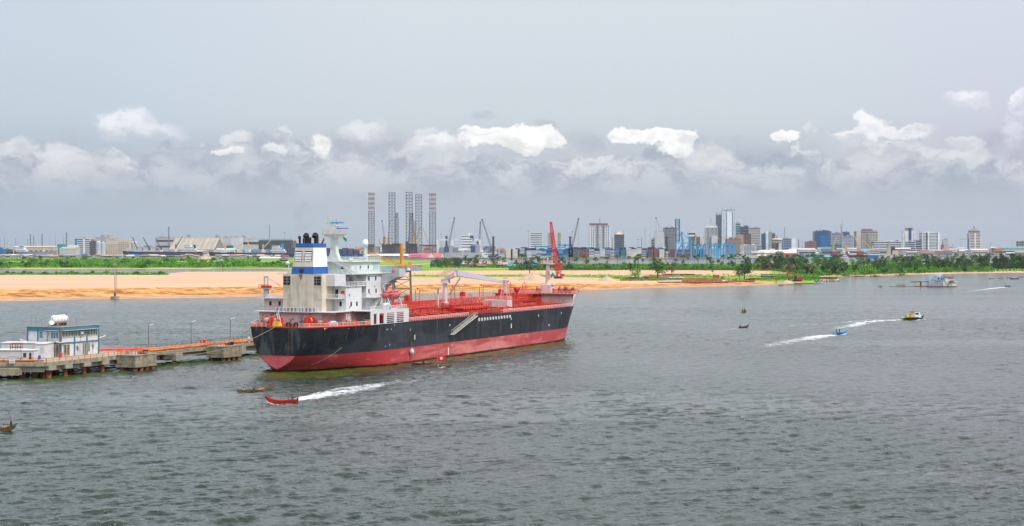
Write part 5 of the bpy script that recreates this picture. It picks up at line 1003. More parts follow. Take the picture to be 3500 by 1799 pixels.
def person(lab, loc, rz, pose, shirt, trousers='black', arm=0.0, scale=1.0, group=None):
    """faces local +x; pose sit / stand"""
    if pose == 'sit': hip = .12; V = {'h': (0, 0, hip), 'c': (.06, 0, hip + .28), 's': (.04, 0, hip + .50), 'n': (.07, 0, hip + .60), 'hd': (.10, 0, hip + .76), 'kl': (.42, .13, hip + .08), 'kr': (.42, -.13, hip + .04), 'fl': (.5, .14, hip - .32), 'fr': (.46, -.14, hip - .34), 'tl': (.64, .14, hip - .36), 'tr': (.60, -.14, hip - .37)}
    else: hip = .88; V = {'h': (0, 0, hip), 'c': (.02, 0, hip + .28), 's': (.03, 0, hip + .50), 'n': (.04, 0, hip + .61), 'hd': (.06, 0, hip + .77), 'kl': (.05, .12, .47), 'kr': (-.02, -.12, .47), 'fl': (-.02, .14, .07), 'fr': (-.12, -.14, .07), 'tl': (.14, .15, .03), 'tr': (.04, -.15, .03)}
    s_ = V['s']
    V.update(al=(s_[0], .2, s_[2] - .02), ar=(s_[0], -.2, s_[2] - .02), el=(s_[0] + .12, .27, s_[2] - .27 + arm * .2), er=(s_[0] + .10, -.27, s_[2] - .27), wl=(s_[0] + .34, .2, s_[2] - .34 + arm * .55), wr=(s_[0] + .30, -.2, s_[2] - .40),
             hl=(s_[0] + .42, .19, s_[2] - .36 + arm * .6), hr=(s_[0] + .38, -.19, s_[2] - .44))
    K = list(V); I = {k: i for i, k in enumerate(K)}
    Rr = dict(h=.13, c=.12, s=.10, n=.052, hd=.10, kl=.06, kr=.06, fl=.04, fr=.04, tl=.03, tr=.03, al=.055, ar=.055, el=.042, er=.042, wl=.03, wr=.03, hl=.035, hr=.035)
    E = [('h', 'c'), ('c', 's'), ('s', 'n'), ('n', 'hd'), ('h', 'kl'), ('h', 'kr'), ('kl', 'fl'), ('kr', 'fr'), ('fl', 'tl'), ('fr', 'tr'), ('s', 'al'), ('s', 'ar'), ('al', 'el'), ('ar', 'er'), ('el', 'wl'), ('er', 'wr'), ('wl', 'hl'), ('wr', 'hr')]
    b = skinned('person', [V[k] for k in K], [(I[a], I[c]) for a, c in E], [Rr[k] for k in K], SKIN)
    b.location = loc; b.rotation_euler = (0, 0, rz); b.scale = (scale,) * 3; tag(b, lab, 'person', group)
    sk = ['h', 'c', 's', 'al', 'ar', 'el', 'er']; ii = {k: i for i, k in enumerate(sk)}
    skinned('shirt', [V[k] for k in sk], [(ii[a], ii[c]) for a, c in E if a in ii and c in ii], [Rr[k] * 1.22 + .012 for k in sk], mat('cloth_' + shirt, CL[shirt], .85, .1, 4), b)
    tk_ = ['h', 'kl', 'kr', 'fl', 'fr']; ii = {k: i for i, k in enumerate(tk_)}
    skinned('trousers', [V[k] for k in tk_], [(ii[a], ii[c]) for a, c in E if a in ii and c in ii], [Rr[k] * 1.25 + .012 for k in tk_], mat('cloth_' + trousers, CL[trousers], .85, .1, 4), b)
    o = MB(); o.lathe([(.02, .115), (.075, .09), (.108, .02), (.10, -.03)], (V['hd'][0] - .012, 0, V['hd'][2] + .01), 10, cap=False); o.build('hair', mat('hair_black', (.01, .01, .01), .8), b)
    return b
def boat_shell(L, B, dp, sheer_b, sheer_s, rake=.14, tk_=.06, sq=False, n=13, keel=.5):
    """solid open hull along +x (bow), returns MB; waterline at z=0"""
    o = MB(); rings = []
    for i in range(n):
        t_ = i / (n - 1); x = -L / 2 + L * t_
        w_ = math.sin(math.pi * min(1, max(0, (.06 + .94 * t_) if not sq else (.38 + .62 * t_)))) ** .62 * B / 2 if t_ < 1 else .03
        if not sq and t_ == 0: w_ = .03 if not sq else w_
        w_ = max(w_, .04); top = dp * .55 + sheer_b * max(0, (t_ - .5) * 2) ** 2.4 + sheer_s * max(0, (.5 - t_) * 2) ** 2.4
        bot = -dp * .45 + (max(0, (t_ - .6) / .4) ** 2.2) * (dp * keel + sheer_b * .55) + (max(0, (.35 - t_) / .35) ** 2.2) * (dp * keel + sheer_s * .5) * (0 if sq else 1)
        bot = min(bot, top - .12); lo = w_ * .62
        rk = rake * L * max(0, (t_ - .7) / .3) * .35
        ins = max(w_ - tk_, .01); fl_ = min(bot + .18, top - .05)
        rings.append([(x + rk, -w_, top), (x + rk * .5, -lo * 1.15, (top + bot) / 2 - .05), (x, -lo * .55, bot), (x, 0, bot - .04), (x, lo * .55, bot), (x + rk * .5, lo * 1.15, (top + bot) / 2 - .05), (x + rk, w_, top),
                      (x + rk, ins, top), (x + rk * .5, max(lo * 1.15 - tk_, .008), (top + bot) / 2), (x, lo * .5, fl_), (x, -lo * .5, fl_), (x + rk * .5, -max(lo * 1.15 - tk_, .008), (top + bot) / 2), (x + rk, -ins, top)])
    m_ = len(rings[0]); V = [p for r_ in rings for p in r_]; Fc = []; o.add(V, []); 
    for i in range(n - 1):
        for j in range(m_): o.f.append([i * m_ + j, (i + 1) * m_ + j, (i + 1) * m_ + (j + 1) % m_, i * m_ + (j + 1) % m_]); o.mi.append(0 if j < 6 else 1 if j in (6, 12) else 2)
    o.f.append(list(range(m_))); o.mi.append(0); o.f.append([(n - 1) * m_ + j for j in range(m_ - 1, -1, -1)]); o.mi.append(0)
    return o
WOOD = mat('boat_wood', (.19, .115, .05), .7, .35, 2.5, bump=.3); WOODD = mat('boat_wood_dark', (.06, .035, .02), .8, .35, 2.5); WOODL = mat('boat_wood_pale', (.36, .23, .11), .7, .25, 2)
def boat(name, lab, catg, px, py, head, L, B, dp, sb, ss, mats, sq=False, thw=4, **k):
    p = at(px, py); b = thing(name, lab, catg, p, head); boat_shell(L, B, dp, sb, ss, sq=sq, **k).build('boat_hull', mats, b)
    for i in range(thw):
        x = -L * .36 + L * .68 * i / max(1, thw - 1); o = MB(); w_ = B * .40 * math.sin(math.pi * (x / L + .5)) ** .6; o.box(x - .12, x + .12, -w_, w_, dp * .30, dp * .36); o.build('thwart', mats[1], b)
    return b, p
def bp(p, head, x, y, z): return Vector((p.x + x * math.cos(head) - y * math.sin(head), p.y + x * math.sin(head) + y * math.cos(head), z))
def foam_mat():
    m_ = bpy.data.materials.new('foam'); m_.use_nodes = True; nt = m_.node_tree; nt.nodes.clear(); q = NG(nt)
    o = q.n('ShaderNodeOutputMaterial'); d_ = q.n('ShaderNodeBsdfDiffuse'); t_ = q.n('ShaderNodeBsdfTransparent'); mx = q.n('ShaderNodeMixShader'); d_.inputs[0].default_value = (.74, .77, .77, 1)
    ge = q.n('ShaderNodeNewGeometry').outputs['Position']; at_ = q.n('ShaderNodeAttribute'); at_.attribute_name = 'dens'
    n1 = q.noise(q.vm('MULTIPLY', ge, (.7, .5, 1)), 1, 8, .72, dist=.8); n2 = q.noise(q.vm('MULTIPLY', ge, (.22, .09, 1)), 1, 3, .5)
    v = q.m('ADD', at_.outputs['Fac'], q.m('ADD', q.m('MULTIPLY', q.m('SUBTRACT', n1, .5), 2.6), q.m('MULTIPLY', q.m('SUBTRACT', n2, .5), .9)))
    q.put(mx.inputs[0], q.m('MULTIPLY', q.mr(v, .15, 1.35), q.mr(at_.outputs['Fac'], -.3, 1.2))); nt.links.new(t_.outputs[0], mx.inputs[1]); nt.links.new(d_.outputs[0], mx.inputs[2]); nt.links.new(mx.outputs[0], o.inputs[0]); return m_
FOAM = foam_mat()
def wake(lab, pts, n=46, cross=7, h0=.16, cat_='wake'):
    """pts: (px, py, half width m, density) centre line on the water"""
    C_ = [(at(px, py), w_, d_) for px, py, w_, d_ in pts]; P = []; A = []; E = []
    seg = [(C_[i + 1][0] - C_[i][0]).length for i in range(len(C_) - 1)]; tot = sum(seg)
    n = int(min(260, max(12, tot / .55))); cross = int(min(25, max(7, 2 * max(c[1] for c in C_) / .4)))
    for i in range(n):
        d_ = tot * i / (n - 1); j = 0
        while j < len(seg) - 1 and d_ > seg[j]: d_ -= seg[j]; j += 1
        t_ = min(1, d_ / seg[j]); a, b = C_[j], C_[j + 1]; dr = (b[0] - a[0]).normalized(); nn = Vector((-dr.y, dr.x, 0)); c = a[0].lerp(b[0], t_); w_ = lerp(a[1], b[1], t_); de = lerp(a[2], b[2], t_)
        wob = nz(d_ * .08 + tot, i * .02) * .5 * w_
        for m_ in range(cross):
            q = -1 + 2 * m_ / (cross - 1); edge = 1 - abs(q) ** 1.6; ef = min(1, i / (n * .06 + 1), (n - 1 - i) / (n * .12 + 1)); p = c + nn * (q * w_ + wob)
            P.append((p.x, p.y)); E.append(.05 + h0 * edge * ef * max(0, de) * (.5 + .7 * nz(p.x * .6, p.y * .5))); A.append(de - .12 - (1 - edge) * .95 - (1 - ef) * .8 + .25 * abs(q) * (1 if abs(q) > .5 else 0))
    PP = np.array(P); Z = wz(PP[:, 0], PP[:, 1]) + np.array(E)
    me = bpy.data.meshes.new('wake'); me.from_pydata([(x, y, z) for (x, y), z in zip(P, Z)], [], [(i * cross + j, (i + 1) * cross + j, (i + 1) * cross + j + 1, i * cross + j + 1) for i in range(n - 1) for j in range(cross - 1)])
    a_ = me.attributes.new('dens', 'FLOAT', 'POINT'); a_.data.foreach_set('value', A); me.materials.append(FOAM); me.polygons.foreach_set('use_smooth', [True] * len(me.polygons))
    return tag(link(bpy.data.objects.new('wake', me)), lab, cat_, kind='stuff')
wake('thin white surf line along the foot of the sand bank', [(-60, 1031.5, 2.6, 1.0), (150, 1027, 3.2, 1.05), (300, 1023, 2.6, .8), (420, 1020, 3.4, 1.1), (600, 1017.3, 2.6, .8), (900, 1013.3, 2.4, .6)], cat_='surf', h0=.1)
wake('surf line on the sand bank beyond the tanker deck', [(1400, 1003, 2.4, .7), (1600, 998.8, 2.4, .9), (1980, 992.6, 2.4, .7), (2250, 983, 2.4, .9), (2600, 974.8, 2.4, .6)], cat_='surf', h0=.1)
# 1 wooden canoe by the stern
hd = R(38)
b, p = boat('wooden_canoe', 'long brown wooden canoe with upturned bow near the tanker stern', 'canoe', 872, 1338, hd, 9.6, 1.5, .75, .95, .35, (WOOD, WOODL, WOODD), thw=5)
person('person in white shirt seated at the stern of the brown canoe', bp(p, hd, -3.1, 0, .12), hd, 'sit', 'white'); person('person in dark clothes seated amidships in the brown canoe', bp(p, hd, -.3, .1, .1), hd, 'sit', 'black'); 
cg = thing('cargo_bundle', 'orange bundle lying forward in the brown wooden canoe', 'bundle', bp(p, hd, 1.6, 0, .15), hd); MB().box(-1, 1, -.35, .35, 0, .4, top=(.2, .12)).build('sack', mat('bundle_orange', (.70, .20, .02), .8, .2, 3), cg)
wake('faint foam trailing behind the brown canoe', [(830, 1345, .5, .5), (790, 1350, .9, .35), (740, 1358, 1.3, .15)], 20); wake('small foam under the bow of the brown canoe', [(925, 1327, .3, .6), (905, 1336, .6, .7), (895, 1341, .3, .4)], 10)
# 2 red speedboat
hd = R(188)
RB = mat('boat_red', (.66, .02, .015), .4, .12, 1); b, p = boat('speedboat', 'bright red open speedboat throwing a white wake in the foreground', 'speedboat', 962, 1378, hd, 6.6, 1.8, 1.15, 1.1, .15, (RB, RB, mat('boat_inner_red', (.38, .03, .03), .6)), sq=True, thw=3, keel=.7)
person('person in red vest sitting in the stern of the red speedboat', bp(p, hd, -1.6, .3, .35), hd, 'sit', 'red'); person('person in black standing at the tiller of the red speedboat', bp(p, hd, -2.3, -.2, .15), hd, 'stand', 'black', arm=.2)
person('person in blue seated low beside the engine of the red speedboat', bp(p, hd, -2.7, .4, .3), hd, 'sit', 'blue')
o = MB(); o.box(-.22, .22, -.2, .2, .3, .95, top=(.05, .05)); o.box(-.08, .1, -.08, .08, -.5, .3); o.build('outboard_motor', BLK, b, loc=(-3.45, 0, .1))
wake('broad white wake stretching away behind the red speedboat', [(990, 1377, 1.5, 1.35), (1060, 1362, 2.8, 1.3), (1120, 1350, 3.6, 1.15), (1200, 1337, 4.2, 1.0), (1290, 1322, 4.6, .85), (1400, 1306, 5, .6), (1560, 1284, 5, .3)], 90, 13, .3)
wake('upper foam streak of the speedboat wake', [(1010, 1372, .8, 1.0), (1080, 1348, 1.4, .85), (1150, 1333, 2.2, .95), (1230, 1322, 2.4, .85), (1350, 1306, 2.6, .6), (1480, 1290, 3, .3)], 60, 7, .2)
wake('white spray at the bow of the red speedboat', [(905, 1377, .5, .5), (930, 1382, .9, 1.0), (985, 1384, .8, 1.0), (1020, 1383, .9, .5)], 24, 7, .3)
wake('left spray streak ahead of the red speedboat', [(900, 1372, .5, .6), (925, 1374, .7, .9), (938, 1378, .4, .5)], 10, 7, .2)
# 3 canoe cut by the frame edge
hd = R(22); b, p = boat('fishing_canoe', 'dark painted wooden canoe with tall pole cut by the left frame edge', 'canoe', -26, 1477, hd, 8, 1.5, .85, 1.05, .5, (mat('canoe_paint', (.10, .08, .02), .7, .6, 3, var2=(.03, .03, .015)), mat('canoe_rim', (.45, .14, .05), .6, .2, 2), WOODD), thw=4)
person('person in orange waterproof sitting in the edge canoe', bp(p, hd, 1.9, 0, .35), R(0), 'sit', 'orange', 'orange', scale=1.15)
o = MB(); o.tube((3.4, 0, .5), (3.1, .0, 2.7), .04); o.tube((3.1, 0, 2.7), (2.9, 0, 3.4), .025); o.build('pole', WOODD, b); o = MB(); o.lathe([(.02, .8), (.16, 1.0), (.2, 1.5), (.1, 1.9), (.02, 2.0)], (3.25, 0, 0), 8); o.build('furled_cloth', BLK, b)
o = MB(); o.cbox((2.9, 0, 3.45), (.16, .05, .2)); o.build('pennant', BLU, b); o = MB(); o.path([(3.1, 0, 2.3), (.9, 0, 1.9), (-2, 0, 1.7)], .02, 4); o.build('line', BLK, b); o = MB(); o.lathe([(.03, 2.1), (.12, 2.2), (.12, 2.3), (.03, 2.4)], (3.12, 0, 0), 8); o.build('float', mat('float_red', (.5, .06, .03)), b)
wake('white bow splash of the canoe at the left edge', [(36, 1470, .4, .9), (52, 1464, .7, 1.1), (60, 1462, .3, .5)], 10, 7, .3); wake('broken foam below the canoe at the left edge', [(-10, 1484, .4, .6), (20, 1482, .5, .5)], 8, 5, .1)
# 4, 5 boats alongside
hd = R(12); b, p = boat('wooden_boat', 'dark red rowing boat with blue rim close under the hull', 'boat', 1442, 1247, hd, 5.6, 1.5, .85, .4, .3, (mat('boat_maroon', (.20, .02, .02), .6, .2), mat('boat_rim_blue', (.05, .18, .40), .5), WOODL), thw=3)
person('person in yellow vest seated in the dark red boat', bp(p, hd, 1.1, .1, .25), R(200), 'sit', 'yellow'); person('person in black behind the yellow vest in the dark red boat', bp(p, hd, .5, .4, .3), R(250), 'sit', 'black'); 
cg = thing('cargo_bundle', 'pale sacks in the bow of the dark red boat', 'sack', bp(p, hd, -1.3, 0, .2), hd); o = MB(); [o.lathe([(.05, -.3), (.25, -.2), (.25, .2), (.05, .3)], (x, y, .15), 8, 'y') for x, y in ((-.4, 0), (.1, .2), (.3, -.2))]; o.build('sack', WOODL, cg)
hd = R(20); b, p = boat('wooden_boat', 'slim brown canoe flying a big red flag beside the tanker', 'canoe', 1506, 1255, hd, 6.6, 1.2, .6, .45, .2, (WOOD, WOODL, WOODD), thw=4)
person('person in pink seated at the stern of the flag canoe', bp(p, hd, -2.0, 0, .15), hd, 'sit', 'pink'); person('person in white seated near the middle of the flag canoe', bp(p, hd, -.8, .1, .12), hd, 'sit', 'white'); person('person in orange seated forward in the flag canoe', bp(p, hd, .5, 0, .12), hd, 'sit', 'orange')
fp_ = bp(p, hd, -.4, 0, 0); q0 = atD(1494, 1216, fp_.y); q1 = atD(1522, 1233, fp_.y); o = MB(); o.tube((0, 0, .1), (0, 0, q0.z), .03); po = thing('flag_pole', 'bamboo pole holding the red flag above the slim canoe', 'pole', Vector((q0.x, fp_.y, 0))); o.build('pole', WOODL, po)
o = MB(); n = 8; V = []; 
for i in range(n + 1):
    t_ = i / n
    for j in range(5): s_ = j / 4; V.append((t_ * (q1.x - q0.x), .12 * math.sin(t_ * 5), -(q0.z - q1.z) * (s_ * lerp(1, .85, t_) + .18 * t_) + q0.z))
o.add(V, [(5 * i + j, 5 * i + 5 + j, 5 * i + 6 + j, 5 * i + 1 + j) for i in range(n) for j in range(4)]); o.build('flag', mat('flag_bright_red', (.62, .015, .02), .8, .08), po)
o = MB(); o.lathe([(.42, -.01), (.42, .01)], (.52 * (q1.x - q0.x), -.14, (q0.z + q1.z) / 2 - .05), 14, 'y'); o.build('flag_disc', WHT, po)
wake('foam around and behind the flag canoe', [(1540, 1250, .9, 1.0), (1500, 1260, .8, .7), (1440, 1270, 1.4, .45), (1360, 1283, 1.8, .2)], 40, 7, .15)
wake('pale foam streaks on the open water right of the speedboat wake', [(1360, 1300, 1.5, .55), (1420, 1294, 1.5, .45), (1520, 1280, 2.5, .3), (1640, 1262, 3, .15)], 40, 7, .05)
# fender bag on the hull
s_ = st(1406, 16.6); z_ = zt(1203, s_, 16.6); t = thing('fender_bag', 'grey plastic covered fender hanging against the red hull', 'fender', sw(s_, 16.75, z_)); o = MB(); o.lathe([(.1, -.95), (.6, -.7), (.72, 0), (.5, .6), (.25, .95)], (0, 0, 0), 12); o.build('bag', mat('bag_grey', (.48, .50, .50), .6, .3, 3, bump=.6), t, smooth=True); MB().tube((0, .1, .9), (0, .3, 3), .03).build('rope', ROPE, t)
# 6..10 distant boats
hd = R(70); b, p = boat('fishing_canoe', 'distant fishing canoe carrying a crowd of standing people', 'canoe', 2543, 1069, hd, 9, 1.9, 1.1, .6, .4, (WOOD, WOODL, WOODD), thw=4)
for k, (x, y, c, po_, wh) in enumerate(((-3, .2, 'black', 'stand', 'at the stern'), (-1.2, -.5, 'brown', 'stand', 'left of the pole'), (-.2, .4, 'white', 'stand', 'by the pole'), (1.2, -.4, 'black', 'sit', 'low in the middle'), (2.4, .1, 'orange', 'sit', 'nearest the bow'))):
    person('person in %s %s of the distant crowded canoe' % (c, wh), bp(p, hd, x, y, .45), hd + k, po_, c)
o = MB(); o.tube((0, 0, 0), (.3, 0, 4.6), .06); o.build('pole', WOODD, b); wake('foam at the stern of the crowded canoe', [(2530, 1071, .8, .8), (2548, 1073, .8, .7), (2560, 1071, .4, .3)], 12)
hd = R(40); b, p = boat('wooden_canoe', 'small brown motor canoe with one driver in red at mid water', 'canoe', 2542, 1120, hd, 6, 1.4, .75, .9, .2, (WOODD, WOOD, WOODD), thw=3); person('person in red driving the small brown canoe', bp(p, hd, -2.2, 0, .2), hd, 'sit', 'red', scale=1.15)
wake('thin wake behind the small brown canoe', [(2526, 1122, .6, .9), (2500, 1126, 1.3, .8), (2470, 1131, 2, .55), (2430, 1138, 3, .3), (2300, 1152, 4, .12)], 40, 7, .1)
hd = R(48); b, p = boat('speedboat', 'bright blue open boat heading away between white wakes', 'speedboat', 2874, 1142, hd, 8.4, 2.5, 1.3, .8, .2, (mat('boat_azure', (.01, .22, .50), .4, .1), mat('boat_azure_rim', (.02, .40, .80), .4, .1), mat('boat_azure', (.01, .22, .50))), sq=True, thw=3, tk_=.2)
person('person in pink at the stern of the bright blue boat', bp(p, hd, -2.9, .2, .4), hd, 'stand', 'pink'); person('person in brown seated inside the bright blue boat', bp(p, hd, -1.4, -.2, .4), hd, 'stand', 'brown')
wake('white wake behind the bright blue boat', [(2878, 1146, 1.6, 1.1), (2840, 1147, 2.8, 1.3), (2790, 1153, 4.5, 1.2), (2730, 1164, 5.5, .95), (2650, 1180, 6.5, .7), (2560, 1198, 7, .3)], 60, 9, .25); wake('right bow foam of the bright blue boat', [(2870, 1146, .6, .8), (2888, 1143, .9, 1.1), (2896, 1140, .4, .4)], 10, 7, .3)
# pilot boat
hd = R(35); p = at(3122, 1093); b = thing('pilot_boat', 'white and black pilot launch with yellow deck gear leading a long wake', 'pilot boat', p, hd); L = 13.0
boat_shell(L, 3.8, 2.1, .8, .1, sq=True, tk_=.3).build('boat_hull', (mat('hull_black', (.02, .021, .024), .4), mat('hull_black', (.02, .021, .024)), GRY), b)
MB().box(-5.9, 4.2, -1.4, 1.4, .85, .95).build('deck', GRY, b)
o = MB(); o.prism([(-.8, .95), (3.9, .95), (3.4, 2.3), (2.5, 3.6), (-.6, 3.6)], -1.3, 1.3, 'y'); wh = o.build('wheelhouse', WHT, b); MB().box(-.3, 2.0, -1.36, -1.301, 2.3, 3.1).box(-.3, 2.0, 1.301, 1.36, 2.3, 3.1).build('window', GLS, wh); MB().box(-1.2, 2.7, -1.4, 1.4, 3.6, 3.75).build('wheelhouse_roof', mat('roof_red', (.5, .06, .05)), wh)
o = MB(); o.tube((0, 0, 3.7), (0, 0, 5.4), .08); o.tube((0, -.8, 4.6), (0, .8, 4.6), .07); o.build('mast', STL, b); MB().box(-5.8, -4.2, -1.2, .2, .95, 2.4).build('engine_box', YEL, b); o = MB(); rail(o, [(-4.2, 1.4, .95), (-.8, 1.4, .95)], 1, 1, .09); rail(o, [(-4.2, -1.4, .95), (-.8, -1.4, .95)], 1, 1, .09); o.build('deck_rail', YEL, b)
person('person in red standing behind the wheelhouse of the pilot launch', bp(p, hd, -2.0, .3, .95), hd, 'stand', 'red'); person('person in orange vest on the aft deck of the pilot launch', bp(p, hd, -2.8, -.8, .95), hd, 'stand', 'orange')
wake('white foam at the bow of the pilot launch', [(3100, 1096, .8, .9), (3130, 1097, 1.4, 1.0), (3155, 1094, 1.6, 1.1), (3166, 1091, .6, .5)], 18, 9, .35)
wake('long curling wake behind the pilot launch', [(3100, 1094, 1.5, 1.15), (3060, 1095, 2.5, 1.1), (3000, 1098, 4.2, 1.1), (2940, 1107, 4.6, 1.0), (2890, 1119, 5, .85), (2850, 1130, 5, .5)], 80, 9, .2)
wake('upper thin foam line left of the pilot launch', [(3040, 1093, 1.6, .95), (2960, 1096, 2.2, .85), (2870, 1105, 2.6, .8), (2790, 1110, 3, .7), (2640, 1120, 3, .45), (2480, 1132, 3, .2)], 60, 5, .08)
hd = R(30); b, p = boat('inflatable_boat', 'small dark dinghy trailing foam at far right', 'dinghy', 3443, 980, hd, 6.5, 2.2, 1.0, .6, .1, (BLK, mat('dinghy_orange', (.6, .15, .03)), BLK), sq=True, thw=2); person('person in orange driving the far dark dinghy', bp(p, hd, -1.5, 0, .4), hd, 'stand', 'orange', scale=1.3)
wake('bright wake trailing left behind the far dinghy', [(3456, 981, 1.5, 1.0), (3430, 983, 3, 1.2), (3380, 988, 5, 1.0), (3310, 998, 7, .6), (3240, 1006, 8, .3)], 50, 7, .2)
hd = R(10); b, p = boat('wooden_canoe', 'tiny brown canoe on the water before the right shore trees', 'canoe', 3467, 955, hd, 9, 2, 1.4, .8, .4, (WOODD, WOOD, WOODD), thw=2); wake('pale foam under the tiny far canoe', [(3448, 956, 1, .7), (3480, 956, 1.5, .8)], 10)
# half sunken ship
WB = mat('wreck_blue_white', (.50, .60, .70), .6, .12, .3, streak=.3); WR = mat('wreck_rust', (.14, .07, .035), .8, .5, .6)
p = at(3225, 980); b = thing('sunken_ship', 'half sunken pale blue ship wreck with rusty deck in mid channel', 'wreck', p); K = p.y / F
def X3(px): return (px - 3225) * K
def Z3(py): return (980 - py) * K * 1.0
o = MB(); o.add([(X3(3172), 0, .3), (X3(3236), -6, -.5), (X3(3236), 2, -.5), (X3(3172), 8, .3), (X3(3174), 0, Z3(943)), (X3(3216), -6, Z3(942)), (X3(3216), 2, Z3(942)), (X3(3174), 8, Z3(944))], [(0, 1, 5, 4), (1, 2, 6, 5), (2, 3, 7, 6), (3, 0, 4, 7), (4, 5, 6, 7)])
o.box(X3(3192), X3(3212), -4, 2, Z3(943), Z3(940)); o.box(X3(3206), X3(3217), -4, 0, Z3(940), Z3(935)); o.build('superstructure', WB, b)
o = MB(); o.box(X3(3217), X3(3255), -5.5, 3, .6, Z3(947)); o.box(X3(3236), X3(3261), -7, -5.5, .6, Z3(960)); o.build('aft_house', mat('wreck_cream', (.56, .55, .50), .7, .15, .4, streak=.4), b)
MB().box(X3(3215), X3(3256), -6, 3.5, Z3(947), Z3(946)).build('deck_roof', WR, b); MB().box(X3(3237), X3(3252), -8.6, -7.01, Z3(960), Z3(959) + .3).build('awning', OXR, b)
o = MB(); o.box(X3(3130), X3(3262), -8.5, 4, -.8, .55); o.box(X3(3040), X3(3135), -3, 1, -.8, .25); o.build('rusty_deck', WR, b)
for px, py in ((3179, 958), (3189, 960), (3196, 962), (3203, 961), (3199, 951), (3202, 951), (3212, 953), (3220, 953)): MB().cbox((X3(px), -6.2, Z3(py)), (.7, .3, 1.0)).build('window', DRK, b)
for k in range(5): MB().cbox((X3(3236 + 4.2 * k), -5.6, Z3(952)), (.5, .25, .9)).build('window', DRK, b)
for k in range(4): MB().cbox((X3(3240 + 5.5 * k), -7.1, Z3(966)), (.5, .25, .9)).build('window', DRK, b)
o = MB(); o.tube((X3(3145), -2, .3), (X3(3145), -2, Z3(962)), .7); o.tube((X3(3145), -2, Z3(963)), (X3(3110), -2, Z3(964)), .35); o.tube((X3(3125), -2, .3), (X3(3127), -2, Z3(966)), .15); o.tube((X3(3150), -1, Z3(963)), (X3(3175), -1, Z3(963)), .3); o.tube((X3(3170), -2, .3), (X3(3170), -2, Z3(965)), .3); o.build('derrick', WR, b)
o = MB(); rail(o, [(X3(3062), -3, .3), (X3(3090), -3, .3)], 1.2, 2, .12); o.build('broken_rail', WR, b)
for k, (px, py) in enumerate(((3004, 982), (3009, 984), (3014, 982), (3388, 954), (3420, 952), (3448, 951), (3490, 948))):
    q_ = at(px, py); t = thing('old_pile', 'dark rotten pile stumps poking from the channel near the wreck' if k < 3 else 'dark drifting debris line before the right shore', 'pile' if k < 3 else 'debris', q_, 0, 'pile stumps by the wreck' if k < 3 else 'floating debris at right'); o = MB()
    if k < 3: o.tube((0, 0, -1), (.1, 0, 1.6), .35, .25); o.build('stump', WOODD, t)
    else: o.lathe([(.1, -3), (.7, -2), (.5, 2), (.1, 3.5)], (0, 0, .1), 6, 'x'); o.build('log', WOODD, t)
# channel light mast by the sand bank
p = at(393, 1022); b = thing('beacon_mast', 'rusty lattice beacon mast on a concrete base by the sand bank', 'beacon', p); hm2 = (1013 - 895) / F * p.y
MB().lathe([(2.7, -1), (2.7, 1.6)], (0, 0, 0), 12).build('base', CONC, b); MB().lathe([(.8, 1.6), (.8, 4.2), (.5, 4.3)], (0, 0, 0), 10).build('pedestal', mat('rusty_steel', (.24, .09, .05), .8, .3), b)
o = MB(); o.tube((-.1, 0, 4), (-.1, 0, hm2), .28, .24, 8); o.build('mast', mat('mast_brown_white', (.42, .33, .28), .7, .2), b)
o = MB(); [o.tube((x, 0, 4.3), (x, 0, hm2 - 1), .09, n=4) for x in (.55, 1.15)]; [o.tube((.55, 0, 4.6 + .9 * k), (1.15, 0, 4.6 + .9 * k), .07, n=4) for k in range(int((hm2 - 6) / .9))]; o.build('ladder', mat('rusty_steel', (.24, .09, .05)), b)
o = MB(); o.box(-1.1, 1.2, -.8, .8, hm2 - .6, hm2 - .5); rail(o, [(-1.1, -.8, hm2 - .5), (1.2, -.8, hm2 - .5)], 1, .8, .08); o.tube((0, 0, hm2), (0, 0, hm2 + 1.6), .2); o.build('lantern_platform', mat('mast_brown_white', (.42, .33, .28)), b)
